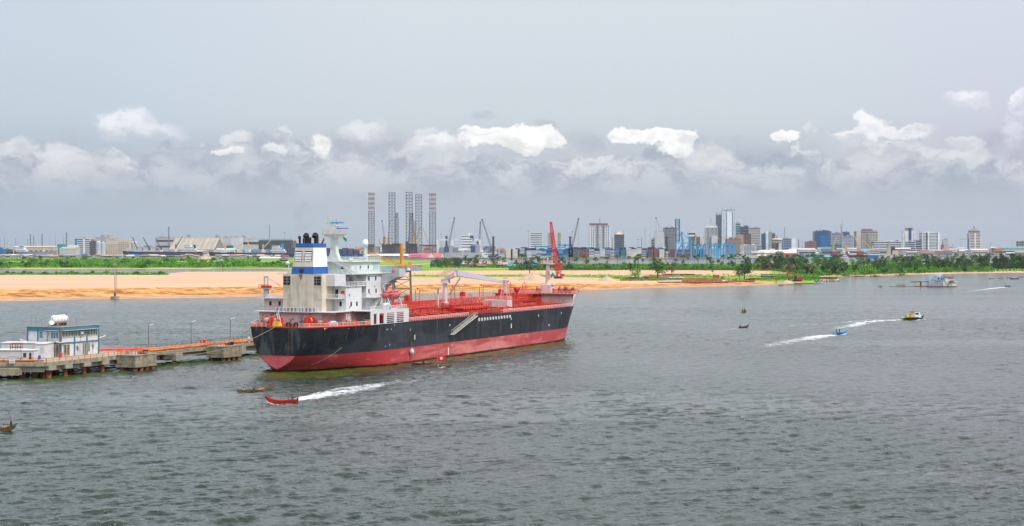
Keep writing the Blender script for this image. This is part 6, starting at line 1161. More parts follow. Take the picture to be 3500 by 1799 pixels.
# ---------------------------------------------------------------- far port and city
def K_(D): return D / F
GZ = 2.8
def zat(py, D): return H - (py - Y0) / F * D
FC = {}
def fm_(rgb, r_=.8, v=.10, s_=.05, **k):
    key = 'far_%03d_%03d_%03d' % tuple(int(c * 999) for c in rgb)
    return mat(key, rgb, r_, v, s_, **k)
GLF = mat('far_glass', (.055, .075, .10), .25, .25, .08, spec=.6); GLB = mat('far_glass_blue', (.03, .085, .19), .2, .25, .08, spec=.6); GLD = mat('far_window_dark', (.045, .05, .06), .5, .2, .08)
def bldg(lab, px0, px1, ytop, D, n, wall, glass=None, style='bands', rz=0, depth=None, cat_='building', frac=.5, roof=1, name='city_building', fins=0, base=GZ, margin=.04, plant=None):
    W = (px1 - px0) * K_(D); h = zat(ytop, D) - base; dp = depth or min(40, max(14, W * .8)); xc = ((px0 + px1) / 2 - CX) * K_(D)
    if rz: W = W / (math.cos(rz) + abs(math.sin(rz)) * dp / W)
    b = thing(name, lab, cat_, (xc, D, base), rz); wm = fm_(wall); gl = glass or GLF
    MB().box(-W / 2, W / 2, 0, dp, 0, h).build('wall', wm, b)
    st_ = h / max(1, n) if n else 0; m_ = W * margin
    if style in ('bands', 'grid', 'piers'):
        ng = n if style != 'piers' else 0
        proto = None
        for k in range(ng):
            z0 = st_ * (k + .5 - frac / 2)
            if proto is None:
                o = MB(); o.box(-W / 2 + m_, W / 2 - m_, -.35, -.02, 0, st_ * frac); o.box(-W / 2 - .35, -W / 2 - .02, 1.5, dp - 1.5, 0, st_ * frac); o.box(W / 2 + .02, W / 2 + .35, 1.5, dp - 1.5, 0, st_ * frac)
                proto = o.build('window_band', gl, b, loc=(0, 0, z0))
            else: c = proto.copy(); link(c); c.parent = b; c.location = (0, 0, z0)
    if style == 'piers': 
        MB().box(-W / 2 + m_, W / 2 - m_, -.3, -.02, h * .05, h * .93).build('window_band', gl, b)
    if fins:
        o = MB()
        for k in range(fins + 1): x = -W / 2 + m_ + (W - 2 * m_) * k / fins; w_ = W / fins * .17; o.box(x - w_, x + w_, -.8, -.36, h * .02, h * .95)
        o.build('facade_fins', wm, b)
    if roof:
        random.seed(int(px0 * 7 + ytop)); o = MB(); o.box(-W / 2 - .25, W / 2 + .25, -.25, dp + .2, h, h + 1.0)
        for k in range(3): x = random.uniform(-W * .4, W * .3); w_ = random.uniform(.08, .22) * W; o.box(x, x + w_, dp * .2, dp * .6, h + 1.0, h + 1.0 + random.uniform(1.5, 4.5))
        o.build('roof', fm_(tuple(c * .8 for c in wall)), b)
    return b, W, h, dp
WT, LG, MG, DG, BE, TN, BR = (.60, .62, .64), (.42, .44, .46), (.28, .29, .31), (.13, .14, .16), (.46, .42, .35), (.30, .22, .16), (.12, .08, .07)
# ---- city skyline on the right
bldg('white banded slab block left of the red lattice crane', 1811, 1855, 796, 5200, 12, WT, frac=.45)
b, W, h, dp = bldg('pale round cornered tower just right of the red lattice boom', 1873, 1918, 797, 5300, 11, BE, frac=.45); MB().box(-W * .1, W * .22, -1, 8, 0, h + 6).build('stair_tower', fm_(LG), b)
b, W, h, dp = bldg('big white gridded tower with dark red parapet', 2015, 2086, 770, 5200, 18, WT, frac=.5, fins=9); MB().box(-W / 2 - .4, W * .38, -.6, dp * .6, h + 1, h + 5.5).build('parapet', fm_((.16, .04, .05)), b); MB().box(-W * .16, -W * .06, -1.2, 0, 0, h).box(W * .14, W * .2, -1.2, 0, 0, h).build('shaft', fm_(DG), b)
o = MB(); o.lattice((0, 8, h + 1), (0, 8, h + 22), 3, 1.5, 7, .4); o.build('roof_mast', fm_(MG), b)
b, W, h, dp = bldg('grey glass tower with small beige pyramid roof and twin masts', 2101, 2133, 803, 5200, 10, (.11, .13, .17), GLF, frac=.7, roof=0)
o = MB(); o.add([(-W * .38, 0, h + 1), (W * .38, 0, h + 1), (W * .38, dp, h + 1), (-W * .38, dp, h + 1), (0, dp / 2, h + 11)], [(0, 1, 4), (1, 2, 4), (2, 3, 4), (3, 0, 4)]); o.build('pyramid_roof', fm_((.50, .40, .26)), b); o = MB(); [o.tube((x, 0, h * .9), (x, 0, h + 16), .5, .3) for x in (-W * .46, W * .46)]; o.box(-W / 2 - 1, W / 2 + 1, -.5, dp, h, h + 1); o.build('roof_mast', fm_(BR), b); MB().box(-W / 2 - .3, -W * .42, -.6, 2, 0, h).box(W * .42, W / 2 + .3, -.6, 2, 0, h).build('corner_pier', fm_(BR), b)
bldg('dark low office stack at the foot of the grey slab', 2227, 2240, 818, 5400, 6, MG)
bldg('plain grey concrete slab with blank wall beside the dark gridded block', 2239, 2270, 793, 5300, 0, LG, style='none')
bldg('dark grey gridded office block behind the blue quay crane', 2270, 2312, 779, 5350, 18, (.26, .27, .29), GLD, frac=.6, fins=8)
bldg('small white banded tower with stepped top right of the blue crane', 2352, 2378, 793, 5400, 6, WT, frac=.5); bldg('dark blue grey block in front of the small stepped tower', 2356, 2393, 811, 5250, 12, DG, GLF, frac=.6, fins=6)
b, W, h, dp = bldg('white finned bank tower left of the tallest tower', 2410, 2452, 772, 5300, 0, WT, GLD, style='piers', fins=9, margin=.02); MB().box(W * .0, W * .5, -6, -.9, 0, h * .66).build('annex', fm_(LG), b); MB().box(-W * .1, W * .3, 5, 20, h + 1, h + 9).build('plant_room', fm_(LG), b); o = MB(); o.tube((0, 8, h + 9), (0, 8, h + 26), .8, .3); o.build('roof_mast', fm_(DG), b)
b, W, h, dp = bldg('tallest tower in the skyline with white dotted front and dark left wing', 2467, 2514, 723, 5400, 0, (.52, .57, .62), style='none', depth=34)
o = MB(); o.box(-W * .86 + .0, -W / 2 - .02, 2, 30, 0, h - 10); o.build('side_wing', fm_((.15, .18, .24)), b); o = MB(); [o.box(-W * .85, -W * .52, 1.5, 1.98, 4.2 * k, 4.2 * k + 1.8) for k in range(1, 31)]; o.build('window_band', GLD, b); MB().box(-W * .84, -W * .52, 2, 30, h - 10, h - 2).build('crown', fm_(LG), b)
MB().box(-W * .17, -W * .13, -.4, -.02, 2, h - 2).box(W * .26, W * .3, -.4, -.02, 2, h - 2).build('dark_joint', GLD, b); o = MB(); [o.box(x, x + 1.6, -.35, -.02, 4.6 * k, 4.6 * k + 1.9) for k in range(1, 30) for x in (-W * .40, -W * .27, W * .36, W * .43)]; o.build('window_dots', GLD, b); MB().box(-W * .12, W * .25, -.3, -.02, 3, h - 3).build('glass_panel', fm_((.62, .70, .76), .4), b)
o = MB(); o.box(-W * .08, W * .48, 2, 26, h + 1, h + 7); o.build('crown', fm_((.30, .36, .38)), b); o = MB(); o.tube((-W * .42, 8, h), (-W * .42, 8, h + 13), .9, .4); o.tube((W * .2, 8, h + 7), (W * .2, 8, h + 17), .9, .4); o.build('roof_mast', fm_(DG), b)
bldg('slim teal glass office just right of the tallest tower', 2514, 2531, 764, 5500, 14, (.38, .42, .44), mat('far_glass_teal', (.05, .17, .20), .2, .2), frac=.7); bldg('dark slate office block with antenna beside the beige gridded block', 2532, 2561, 776, 5450, 10, (.10, .11, .15), GLF, frac=.5)
bldg('beige finely gridded office block with ragged roof', 2561, 2599, 779, 5400, 16, (.50, .49, .45), GLD, frac=.5, fins=10); bldg('dark brown block overlapping the tan building', 2541, 2567, 803, 5250, 0, (.11, .08, .07), style='none'); bldg('tan brown block in front of the tallest tower base', 2517, 2541, 803, 5250, 0, (.33, .24, .17), style='none')
bldg('low brown and tan block at the foot of the tallest tower', 2484, 2534, 817, 5150, 0, (.22, .15, .12), style='none'); bldg('low pale banded office at the foot of the beige block', 2532, 2584, 839, 5050, 8, WT, frac=.5); bldg('low pale block right of the banded office', 2584, 2604, 841, 5050, 6, LG, frac=.5)
bldg('dark blue glass block left of the pale finned tower', 2604, 2619, 800, 5350, 12, DG, GLB, frac=.7); b, W, h, dp = bldg('pale finned tower between two dark glass blocks', 2619, 2638, 789, 5300, 0, (.55, .60, .60), style='none'); o = MB(); [o.box(-W * .1 + k * W * .13, -W * .1 + k * W * .13 + .9, -.5, -.02, 2, h - 3) for k in range(5)]; o.build('window_slots', GLD, b); bldg('dark block just behind the disc topped tower', 2638, 2650, 801, 5350, 10, DG, GLF)
# disc tower
D = 5000; t = thing('control_tower', 'brown stemmed tower carrying a wide beige disc', 'tower', ((2656 - CX) * K_(D), D, GZ)); k = K_(D); hz_ = lambda y: zat(y, D) - GZ
o = MB(); o.lathe([(6 * k, 0), (5.6 * k, hz_(831))], (0, 0, 0), 20); o.build('stem', fm_((.13, .075, .065)), t); o = MB(); o.lathe([(9 * k, hz_(832)), (16 * k, hz_(829)), (18 * k, hz_(823)), (18.5 * k, hz_(818)), (15 * k, hz_(816)), (5 * k, hz_(815))], (0, 0, 0), 28); o.build('disc', fm_((.50, .45, .33)), t); MB().lathe([(18.2 * k, hz_(824)), (18.7 * k, hz_(821.5))], (0, 0, 0), 28, cap=False).build('window_ring', GLD, t); o = MB(); o.lathe([(2 * k, hz_(815)), (2 * k, hz_(810)), (.8 * k, hz_(805))], (0, 0, 0), 10); o.build('cabin', fm_(DG), t)
bldg('blue grey glass office right of the disc topped tower', 2676, 2706, 817, 5250, 9, (.30, .34, .40), GLB, frac=.6); bldg('white slab with dark slot beside the blue grey office', 2706, 2720, 814, 5250, 1, WT, style='none'); bldg('reddish brown and white block left of the big blue glass building', 2755, 2790, 827, 5300, 5, (.28, .14, .13), frac=.4)
b, W, h, dp = bldg('big bright blue glass office building with notched roof', 2785, 2842, 792, 5400, 12, (.045, .085, .15), GLB, frac=.75); MB().box(-W * .2, W * .3, -1.2, -.5, h * .05, h * .82).build('glass_panel', mat('far_glass_sky', (.02, .13, .33), .2, .2, .08), b); o = MB(); [o.box(-W * .4 + k * W * .17, -W * .3 + k * W * .17, 0, 10, h + 1, h + 4) for k in range(5)]; o.build('roof_notches', fm_((.06, .09, .14)), b)
bldg('grey office with white roof line beside the blue glass building', 2841, 2882, 798, 5300, 12, (.38, .40, .44), GLF, frac=.6, fins=14); bldg('dark navy tower top behind two grey offices', 2881, 2904, 795, 5600, 10, (.06, .09, .15), GLB, frac=.6); bldg('lower grey gridded office with pale parapet right of the white roofed one', 2877, 2918, 808, 5150, 12, (.42, .44, .48), GLB, frac=.6, fins=10)
b, W, h, dp = bldg('wide beige hotel block with crown shaped roof pavilion', 2927, 3002, 792, 5350, 14, (.42, .38, .32), GLD, frac=.5, fins=12); MB().box(-W * .17, W * .22, 3, 20, h + 1, h + 6).box(-W * .2, W * .25, 1, 22, h + 6, h + 9).build('roof_pavilion', fm_((.26, .23, .21)), b); MB().box(-W * .04, W * .05, -1.4, -.81, 0, h).build('dark_joint', fm_((.2, .18, .18)), b); MB().box(-W / 2, -W * .29, -1.5, -.82, 0, h).build('blank_wall', fm_((.44, .40, .34)), b)
bldg('long low white and dark striped office at mid right', 2988, 3088, 826, 5300, 6, WT, GLF, frac=.5, margin=.0); bldg('dark teal netted building with cranes before it', 2804, 2877, 840, 5000, 3, (.03, .12, .13), mat('net_teal', (.03, .18, .19), .7), frac=.6)
b, W, h, dp = bldg('white twin shafted tower with blue centre strip', 3088, 3129, 790, 5200, 0, WT, style='none'); MB().box(-W * .07, W * .16, -1.0, -.02, h * .28, h + 9).build('glass_strip', mat('far_glass_navy', (.03, .06, .14), .3), b); MB().box(-W * .28, W * .30, 1, 16, h, h + 10).build('crown', fm_((.30, .22, .18)), b); o = MB(); [o.box(x, x + 1.5, -.5, -.02, 3 + 4 * k, 5.2 + 4 * k) for k in range(17) for x in (-W * .42, W * .34)]; o.build('window_dots', GLD, b); o = MB(); o.tube((-W * .3, 8, h + 8), (-W * .3, 8, h + 18), .4); o.tube((W * .26, 8, h + 8), (W * .26, 8, h + 20), .5); o.build('roof_mast', fm_(DG), b)
bldg('pale glass block at the foot of the twin shafted tower', 3100, 3130, 826, 5050, 7, (.45, .50, .55), GLF, frac=.6); bldg('grey round cornered block between two white towers', 3130, 3152, 822, 5150, 6, MG, GLF, frac=.6)
b, W, h, dp = bldg('wide white tower with long dark horizontal bands', 3152, 3214, 796, 5150, 15, (.66, .69, .72), GLD, frac=.42, margin=.03); MB().box(-W * .28, -W * .2, -1.0, -.36, 0, h).box(W * .32, W * .35, -1.0, -.36, 0, h).build('dark_joint', GLD, b); MB().box(-W * .2, -W * .13, -1.3, -.37, 0, h).box(W * .35, W * .44, -1.3, -.37, 0, h).build('white_shaft', fm_((.66, .69, .72)), b)
bldg('old grey concrete block standing alone right of the wide banded tower', 3224, 3240, 820, 5300, 0, (.36, .35, .34), style='none'); bldg('tiny red brick block at the foot of the lone concrete block', 3219, 3226, 840, 5200, 0, (.36, .10, .07), style='none'); bldg('low white terrace with dark openings near the lone concrete block', 3233, 3293, 850, 5000, 2, (.55, .52, .48), GLD, frac=.35)
b, W, h, dp = bldg('white tower with overhanging pyramid roof at far right', 3314, 3353, 797, 5150, 14, (.62, .59, .55), GLD, frac=.45, roof=0, margin=.05); MB().box(-W * .08, W * .06, -1, -.36, 0, h).build('white_shaft', fm_((.62, .59, .55)), b); MB().box(-W * .4, W * .44, 2, dp - 2, h, h + 6).build('loggia', fm_((.35, .32, .30)), b)
o = MB(); o.add([(-W * .5, -2, h + 6), (W * .42, -2, h + 6), (W * .42, dp, h + 6), (-W * .5, dp, h + 6), (0, dp / 2, h + 16)], [(0, 1, 4), (1, 2, 4), (2, 3, 4), (3, 0, 4), (0, 3, 2, 1)]); o.box(-1.5, 1.5, dp / 2 - 1.5, dp / 2 + 1.5, h + 15, h + 21); o.build('pyramid_roof', fm_((.20, .17, .17)), b)
bldg('dark stepped office cut by the right frame edge', 3481, 3512, 826, 5100, 6, (.30, .27, .24), GLD)
b, W, h, dp = bldg('long low white hall with teal roof at far right', 3425, 3530, 849, 4900, 1, (.45, .46, .44), GLD, frac=.3, roof=0); o = MB(); o.add([(-W / 2, -2, h), (W / 2, -2, h), (W / 2, dp, h), (-W / 2, dp, h), (-W / 2 + 8, dp / 2, h + 5), (W / 2 - 8, dp / 2, h + 5)], [(0, 1, 5, 4), (2, 3, 4, 5), (1, 2, 5), (3, 0, 4)]); o.build('roof', mat('roof_teal', (.06, .28, .27), .6, .15, .05), b)
# ---- industry on the left
b, W, h, dp = bldg('white and grey banded block with blue end wall', 257, 309, 816, 5100, 8, (.55, .57, .58), GLF, frac=.5); MB().box(-W / 2 - 1, -W / 2 + 5, -1.2, dp * .9, 0, h).build('blue_wall', fm_((.03, .22, .42)), b); MB().box(W * .02, W * .14, -1, -.36, 0, h).build('stair_tower', fm_(WT), b)
bldg('dark open concrete frame beside the silos', 306, 331, 826, 5000, 8, (.16, .16, .17), GLD, frac=.6)
b, W, h, dp = bldg('beige mill building dotted with rows of small windows', 361, 404, 823, 4950, 0, (.50, .42, .33), style='none'); MB().box(W / 2 - .1, W / 2 + 36 * K_(4950), 0, 30, 0, zat(816, 4950) - GZ).build('wall', fm_((.50, .42, .33)), b); o = MB(); [o.box(-W * .45 + 7.2 * i, -W * .45 + 7.2 * i + 3.4, -.3, -.02, 6 + 6.2 * k, 7.8 + 6.2 * k) for i in range(9) for k in range(5) if i < 5 or k < 6]; o.build('small_windows', GLD, b)
o = MB(); [o.box(W * .55 + 6.5 * i, W * .55 + 6.5 * i + 3.0, -.3, -.02, 6 + 6.2 * k, 7.8 + 6.2 * k) for i in range(5) for k in range(6)]; o.build('small_windows', GLD, b)
def silo(lab, px0, px1, ytop, D, col, group=None, cone=.22):
    r_ = (px1 - px0) / 2 * K_(D); h = zat(ytop, D) - GZ; t = thing('silo', lab, 'silo', (((px0 + px1) / 2 - CX) * K_(D), D, GZ), 0, group); hc = h - r_ * cone * 2
    MB().lathe([(r_, 0), (r_, hc)], (0, 0, 0), 20).build('silo_wall', fm_(col), t); MB().lathe([(r_ * 1.03, hc), (r_ * .1, h)], (0, 0, 0), 20).build('cone_roof', fm_(tuple(c * 1.1 for c in col)), t)
for px0, px1, y, n in ((328, 347, 824, 'left'), (345, 360, 826, 'right')): silo('%s of two pale steel silos between dark frame and beige mill' % n, px0, px1, y, 4900, (.40, .43, .46))
silo('wide grey steel silo right of the beige mill', 448, 473, 824, 4900, (.36, .38, .40)); 
for a in (('grey cluttered mill block left of the tan warehouse', 531, 600, 814, 5000, 3, (.36, .37, .38)), ('low grey machinery hall between silo and tan warehouse', 472, 532, 845, 4900, 2, (.32, .33, .34)), ('grey stepped silo block right of the tan warehouse', 762, 795, 812, 5050, 0, (.42, .44, .46)), ('pale square silo tower right of the stepped block', 791, 826, 811, 5000, 0, (.50, .51, .52)),
          ('long pale conveyor building behind the dark green hall', 824, 888, 818, 5050, 2, (.44, .45, .46)), ('cluttered grey plant above the beige mill', 312, 395, 815, 5300, 2, (.36, .37, .38)), ('beige upper plant behind the mill roofline', 352, 386, 808, 5350, 0, (.46, .44, .38)), ('brick brown shed right of the dark green hall', 984, 1012, 828, 5000, 0, (.30, .18, .11))):
    bldg(a[0], a[1], a[2], a[3], a[4], a[5], a[6], GLD, 'bands' if a[5] else 'none', frac=.3)
# headhouses
for px, y, lab in ((645, 803, 'dark headhouse frame above the tan warehouse'), (833, 805, 'dark headhouse frame above the pale silo tower'), (743, 805, 'small dark headhouse at the right end of the tan roof'), (351, 804, 'dark headhouse frame behind the beige mill')):
    D = 5080; t = thing('headhouse', lab, 'tower', ((px - CX) * K_(D), D, GZ)); h = zat(y, D) - GZ; o = MB(); o.lattice((0, 0, 0), (0, 0, h), 9, 9, 9, .6, rb=.4); o.build('frame', fm_(MG), t); MB().box(-5, 5, -5, 5, h - 7, h - 1).build('cabin', fm_(MG), t)
D = 4880; k = K_(D); t = thing('warehouse', 'huge tan pitched roof bulk warehouse behind the moored ships', 'warehouse', ((660 - CX) * k, D, GZ)); X = lambda p: (p - 660) * k; Z = lambda y: zat(y, D) - GZ
o = MB(); dpt = 42
for i in range(26):
    a, b = lerp(576, 732, i / 26), lerp(576, 732, (i + 1) / 26); c, d = lerp(594, 746, i / 26), lerp(594, 746, (i + 1) / 26); o.cur = i % 3 == 1; o.add([(X(a), 0, Z(853)), (X(b), 0, Z(853)), (X(d), dpt / 2, Z(813.6)), (X(c), dpt / 2, Z(813.6))], [(0, 1, 2, 3)])
o.cur = 0; o.build('roof', [fm_((.36, .32, .26)), fm_((.43, .39, .32))], t)
o = MB(); o.add([(X(732), 0, Z(853)), (X(746), dpt / 2, Z(813.6)), (X(771), dpt, Z(853)), (X(771), dpt, 0), (X(732), 0, 0)], [(0, 1, 2, 3, 4)]); o.build('gable_wall', fm_((.20, .185, .175)), t); MB().add([(X(576), 0, Z(853)), (X(732), 0, Z(853)), (X(732), 0, 0), (X(576), 0, 0)], [(0, 1, 2, 3)]).build('wall', fm_((.30, .28, .25)), t)
def hall(lab, px0, px1, yr, ye, D, roofc, wallc, over=0, nm='warehouse', depth=40, gable=0, brk=0, group=None):
    k = K_(D); W = (px1 - px0) * k; t = thing(nm, lab, 'warehouse', (((px0 + px1) / 2 - CX) * k, D, GZ), 0, group); zr, ze = zat(yr, D) - GZ, zat(ye, D) - GZ; w_ = W / 2; ins = over * k
    MB().box(-w_, w_, 0, depth, -.5, ze).build('wall', fm_(wallc), t); o = MB(); o.add([(-w_ - 1, -1, ze), (w_ + 1, -1, ze), (w_ + 1, depth + 1, ze), (-w_ - 1, depth + 1, ze), (-w_ + ins, depth / 2, zr), (w_ - ins, depth / 2, zr)], [(0, 1, 5, 4), (2, 3, 4, 5), (1, 2, 5), (3, 0, 4), (0, 3, 2, 1)]); o.build('roof', fm_(roofc, .7), t)
    if gable: o = MB(); o.add([(w_ * .55, -1.3, ze), (w_ + 1.5, -1.3, ze), (w_ * .78, -1.3, zr * .97), (w_ * .78, depth / 2, zr)], [(0, 1, 2), (0, 2, 3), (1, 3, 2)]); o.build('gable', fm_(gable), t)
    for i in range(brk): x = -w_ + W * (i + .5) / brk; MB().box(x - W / brk * .28, x + W / brk * .28, -.4, -.02, .5, ze * .6).build('bay_door', GLD, t)
    return t
t = hall('large dark green hall with green roof right of the pale silo tower', 884, 996, 816.5, 822, 4950, (.10, .17, .15), (.045, .06, .075), 3, brk=5)
hall('pale green roofed shed at the left waterfront', 203, 257, 845, 850, 4600, (.28, .42, .33), (.42, .40, .36), 4); hall('small teal netted block beside the banded office', 195, 212, 835, 836, 4850, (.04, .26, .22), (.04, .26, .22)); hall('teal roofed shed between the two moored bulk carriers', 790, 880, 851, 855, 4850, (.04, .30, .30), (.20, .22, .22), 2)
hall('dark green drum roofed shed behind the yellow ship cranes', 773, 790, 838, 841, 4850, (.04, .13, .12), (.04, .13, .12)); hall('long beige roofed terminal shed at far left', 45, 185, 841, 845, 4800, (.48, .40, .31), (.40, .35, .28), 2, brk=8); hall('second beige roofed shed behind the green roofed one', 228, 262, 839, 844, 4900, (.50, .42, .32), (.42, .37, .3), 2)
hall('long white roofed shed between the rigs and the red roof', 1241, 1402, 868, 875, 4020, (.58, .56, .48), (.22, .21, .19), 10, brk=9, depth=30)
t = hall('red roofed waterfront warehouse with beige gable end', 1391, 1482, 867, 881, 3990, (.52, .10, .13), (.34, .31, .26), 10, gable=(.60, .55, .42), brk=4, depth=30); MB().box(-22, 4, -3, -.5, 4.5, 7).build('blue_awning', fm_((.02, .22, .55)), t)
hall('smaller red roofed warehouse stepping back on the right', 1470, 1516, 866, 880, 4040, (.52, .12, .12), (.56, .50, .38), 10, gable=(.60, .55, .42), brk=2, depth=26)
hall('low white shed row near the ship funnel', 886, 924, 877, 883, 3850, (.55, .58, .56), (.50, .53, .53), 3, depth=16, brk=6); hall('second low white shed beside the thatched hut', 920, 958, 878, 884, 3830, (.55, .58, .56), (.50, .53, .53), 3, depth=16, brk=6)
hall('wide beige roofed dock warehouse right of the tallest towers', 2585, 2800, 855, 866, 4750, (.56, .49, .40), (.34, .30, .27), 18, depth=60, brk=8); hall('low white colonnaded house under the beige dock warehouse', 2588, 2640, 870, 875, 4450, (.50, .46, .40), (.56, .52, .46), 2, depth=15, brk=9)
hall('bright green roofed shed among the palms', 2768, 2800, 866, 871, 4350, (.02, .30, .20), (.03, .25, .20), 5, depth=20); hall('teal tent roofed shed right of the green one', 2815, 2846, 872, 879, 4300, (.05, .36, .30), (.2, .3, .3), 8, depth=20)
t = thing('thatched_hut', 'round thatched hut on the green island near the funnel', 'hut', ((970 - CX) * K_(3300), 3300, 2)); MB().lathe([(8, 0), (8, 2.5)], (0, 0, 0), 12).build('wall', fm_(BR), t); MB().lathe([(11.5, 2.4), (8, 5), (2.5, 7.5), (2.2, 9), (.2, 10)], (0, 0, 0), 14).build('thatch_roof', fm_((.16, .09, .07)), t)
# ---- viaduct at the right
t = thing('viaduct', 'long elevated road crossing the water behind the trees', 'bridge', ((3240 - CX) * K_(4650), 4650, 0)); k = K_(4650); MB().box(-170 * k, 175 * k, 0, 12, zat(867, 4650), zat(865, 4650)).build('road_deck', fm_((.26, .26, .28)), t); o = MB(); [MB().box(-168 * k + 23 * i, -166 * k + 23 * i + 1, 3, 9, -1, zat(867, 4650)).build('pier', fm_((.2, .2, .22)), t) for i in range(12)]
MB().box(-170 * k, 200 * k, 14, 40, -.5, 1.6).build('embankment', fm_((.17, .17, .17)), t)
# ---- lattice masts
ML = fm_((.14, .14, .16)); 
for px, y, w_, D, lab in ((2, 812, 1, 6000, 'thin'), (16, 813, 2, 5600, 'short dark'), (24, 814, 1, 6100, 'thin'), (54, 812, 2, 5700, 'mid height'), (95, 817, 2, 5400, 'stubby dark'), (104, 800, 3, 5300, 'thick dark'), (115, 807, 2.4, 5400, 'dark'), (144, 800, 3, 5200, 'thick dark'), (168, 806, 1.2, 5800, 'thin'), (189, 804, 1.5, 5600, 'slim'), (216, 808, 2, 5500, 'mid height'), (227, 794, 3.4, 5000, 'ornate dark'), (304, 802, 1, 5200, 'thin roof'),
                           (577, 775, 4.2, 4950, 'tallest left'), (555, 796, 1.2, 5300, 'slim'), (921, 769, 2.4, 5200, 'tall slim grey'), (972, 796, 1.2, 5500, 'thin flood light'), (865, 804, 1, 5500, 'thin'), (1806, 790, 1.6, 4500, 'flood light'), (1956, 793, 1.6, 4500, 'flood light'), (2205, 778, 1.4, 5400, 'tall thin'), (2222, 796, 1.4, 5500, 'thin'), (2193, 813, 2.6, 5100, 'stubby'), (2181, 819, 1.4, 5000, 'flood light'),
                           (2681, 778, 2.2, 5600, 'tall slim'), (2730, 819, 3.5, 5300, 'stubby dark'), (2740, 824, 1, 5300, 'thin'), (2744, 818, 1, 5400, 'thin'), (2875, 769, 2.6, 5700, 'dark rooftop'), (2879, 754, 1.4, 5700, 'very tall thin'), (3142, 786, 1.4, 5400, 'tall slim'), (3243, 831, 1.5, 5600, 'short'), (3256, 834, 2, 5600, 'stubby'), (3385, 832, 1.5, 5800, 'short'), (3284, 824, 1, 5800, 'thin'), (3460, 821, 1, 5700, 'thin'), (3385, 828, 1, 5600, 'thin'), (1508, 796, 2, 4300, 'stubby'), (2093, 810, 3, 5400, 'dark chimney like')):
    t = thing('radio_mast', '%s mast on the skyline %s' % (lab, 'above the left port' if px < 700 else 'behind the tanker' if px < 1500 else 'above the container terminal' if px < 2240 else 'among the city towers'), 'mast', ((px - CX) * K_(D), D, GZ), 0, 'masts on the skyline'); h = zat(y, D) - GZ; o = MB(); r_ = w_ * K_(D) / 2
    if w_ > 2: o.lattice((0, 0, 0), (0, 0, h), r_ * 2, r_ * 1.4, max(6, int(h / (r_ * 2.5))), r_ * .22, rb=r_ * .16, n=3)
    else: o.tube((0, 0, 0), (0, 0, h), r_ * .8, r_ * .5, 5)
    if 'flood' in lab: o.cbox((0, 0, h), (6, 1, 1.5))
    if 'ornate' in lab or 'thick' in lab: [o.cbox((0, 0, h * q), (r_ * 3.6, r_ * 2, r_)) for q in (.6, .75, .9)]
    o.build('mast_frame', ML, t)
# clutter of low buildings to the horizon
random.seed(21); LC = [(.48, .47, .45), (.36, .35, .34), (.30, .20, .16), (.55, .53, .50), (.25, .27, .30), (.42, .36, .30), (.20, .22, .24)]; NM = ['pale', 'grey', 'red brown', 'white', 'slate', 'sandy', 'dark']
for i in range(190):
    px = random.uniform(-60, 3560); ii = random.randrange(7); D = random.choice([random.uniform(5300, 8500), random.uniform(4900, 6500)])
    if 1240 < px < 1560: D = random.uniform(5200, 7500)
    w_ = random.uniform(12, 46); h_ = random.uniform(5, 17) * (1.3 if px > 2200 else 1); c = LC[ii]; t = thing('low_building', 'low %s building in the hazy mass behind the waterfront' % NM[ii], 'building', ((px - CX) * K_(D), D, GZ), random.uniform(-.4, .4), 'low buildings fading into the haze (%s)' % NM[ii])
    MB().box(-w_ / 2, w_ / 2, 0, 16, 0, h_).build('wall', fm_(c), t); o = MB(); o.prism([(-1, h_), (17, h_), (8, h_ + random.uniform(1, 5))], -w_ / 2 - .6, w_ / 2 + .6, 'x'); o.build('roof', fm_(random.choice([(.30, .29, .28), (.42, .40, .38), (.26, .13, .09), (.50, .50, .50), (.12, .2, .25)])), t)
    if i % 2: o = MB(); o.box(-w_ * .44, w_ * .44, -.3, -.02, h_ * .5, h_ * .72); o.build('window_band', GLD, t)
for i in range(75):
    ii = random.randrange(7); px = random.uniform(2560, 3540) if i < 50 else random.uniform(600, 1560); D = random.uniform(4700, 5000); w_ = random.uniform(14, 60); h_ = random.uniform(6, 20); t = thing('dock_building', '%s dock building low on the quay %s' % (NM[ii], 'left of the blue glass building' if 2500 < px < 2780 else 'below the blue glass building' if 2780 < px < 2920 else 'below the beige hotel block' if 2920 < px < 3090 else 'below the wide banded tower' if 3090 < px < 3260 else 'below the pyramid roofed tower' if px > 3260 else 'behind the jack-up rigs' if px > 1200 else 'behind the moored bulk carriers'), 'building', ((px - CX) * K_(D), D, GZ), random.uniform(-.3, .3), '%s dock buildings' % NM[ii])
    MB().box(-w_ / 2, w_ / 2, 0, 16, 0, h_).build('wall', fm_(LC[ii]), t); o = MB(); o.prism([(-1, h_), (17, h_), (8, h_ + 4)], -w_ / 2 - .6, w_ / 2 + .6, 'x'); o.build('roof', fm_(random.choice([(.30, .29, .28), (.42, .40, .38), (.26, .13, .09), (.50, .50, .50), (.05, .16, .25)])), t); o = MB(); o.box(-w_ * .44, w_ * .44, -.3, -.02, h_ * .4, h_ * .65); o.build('window_band', GLD, t)
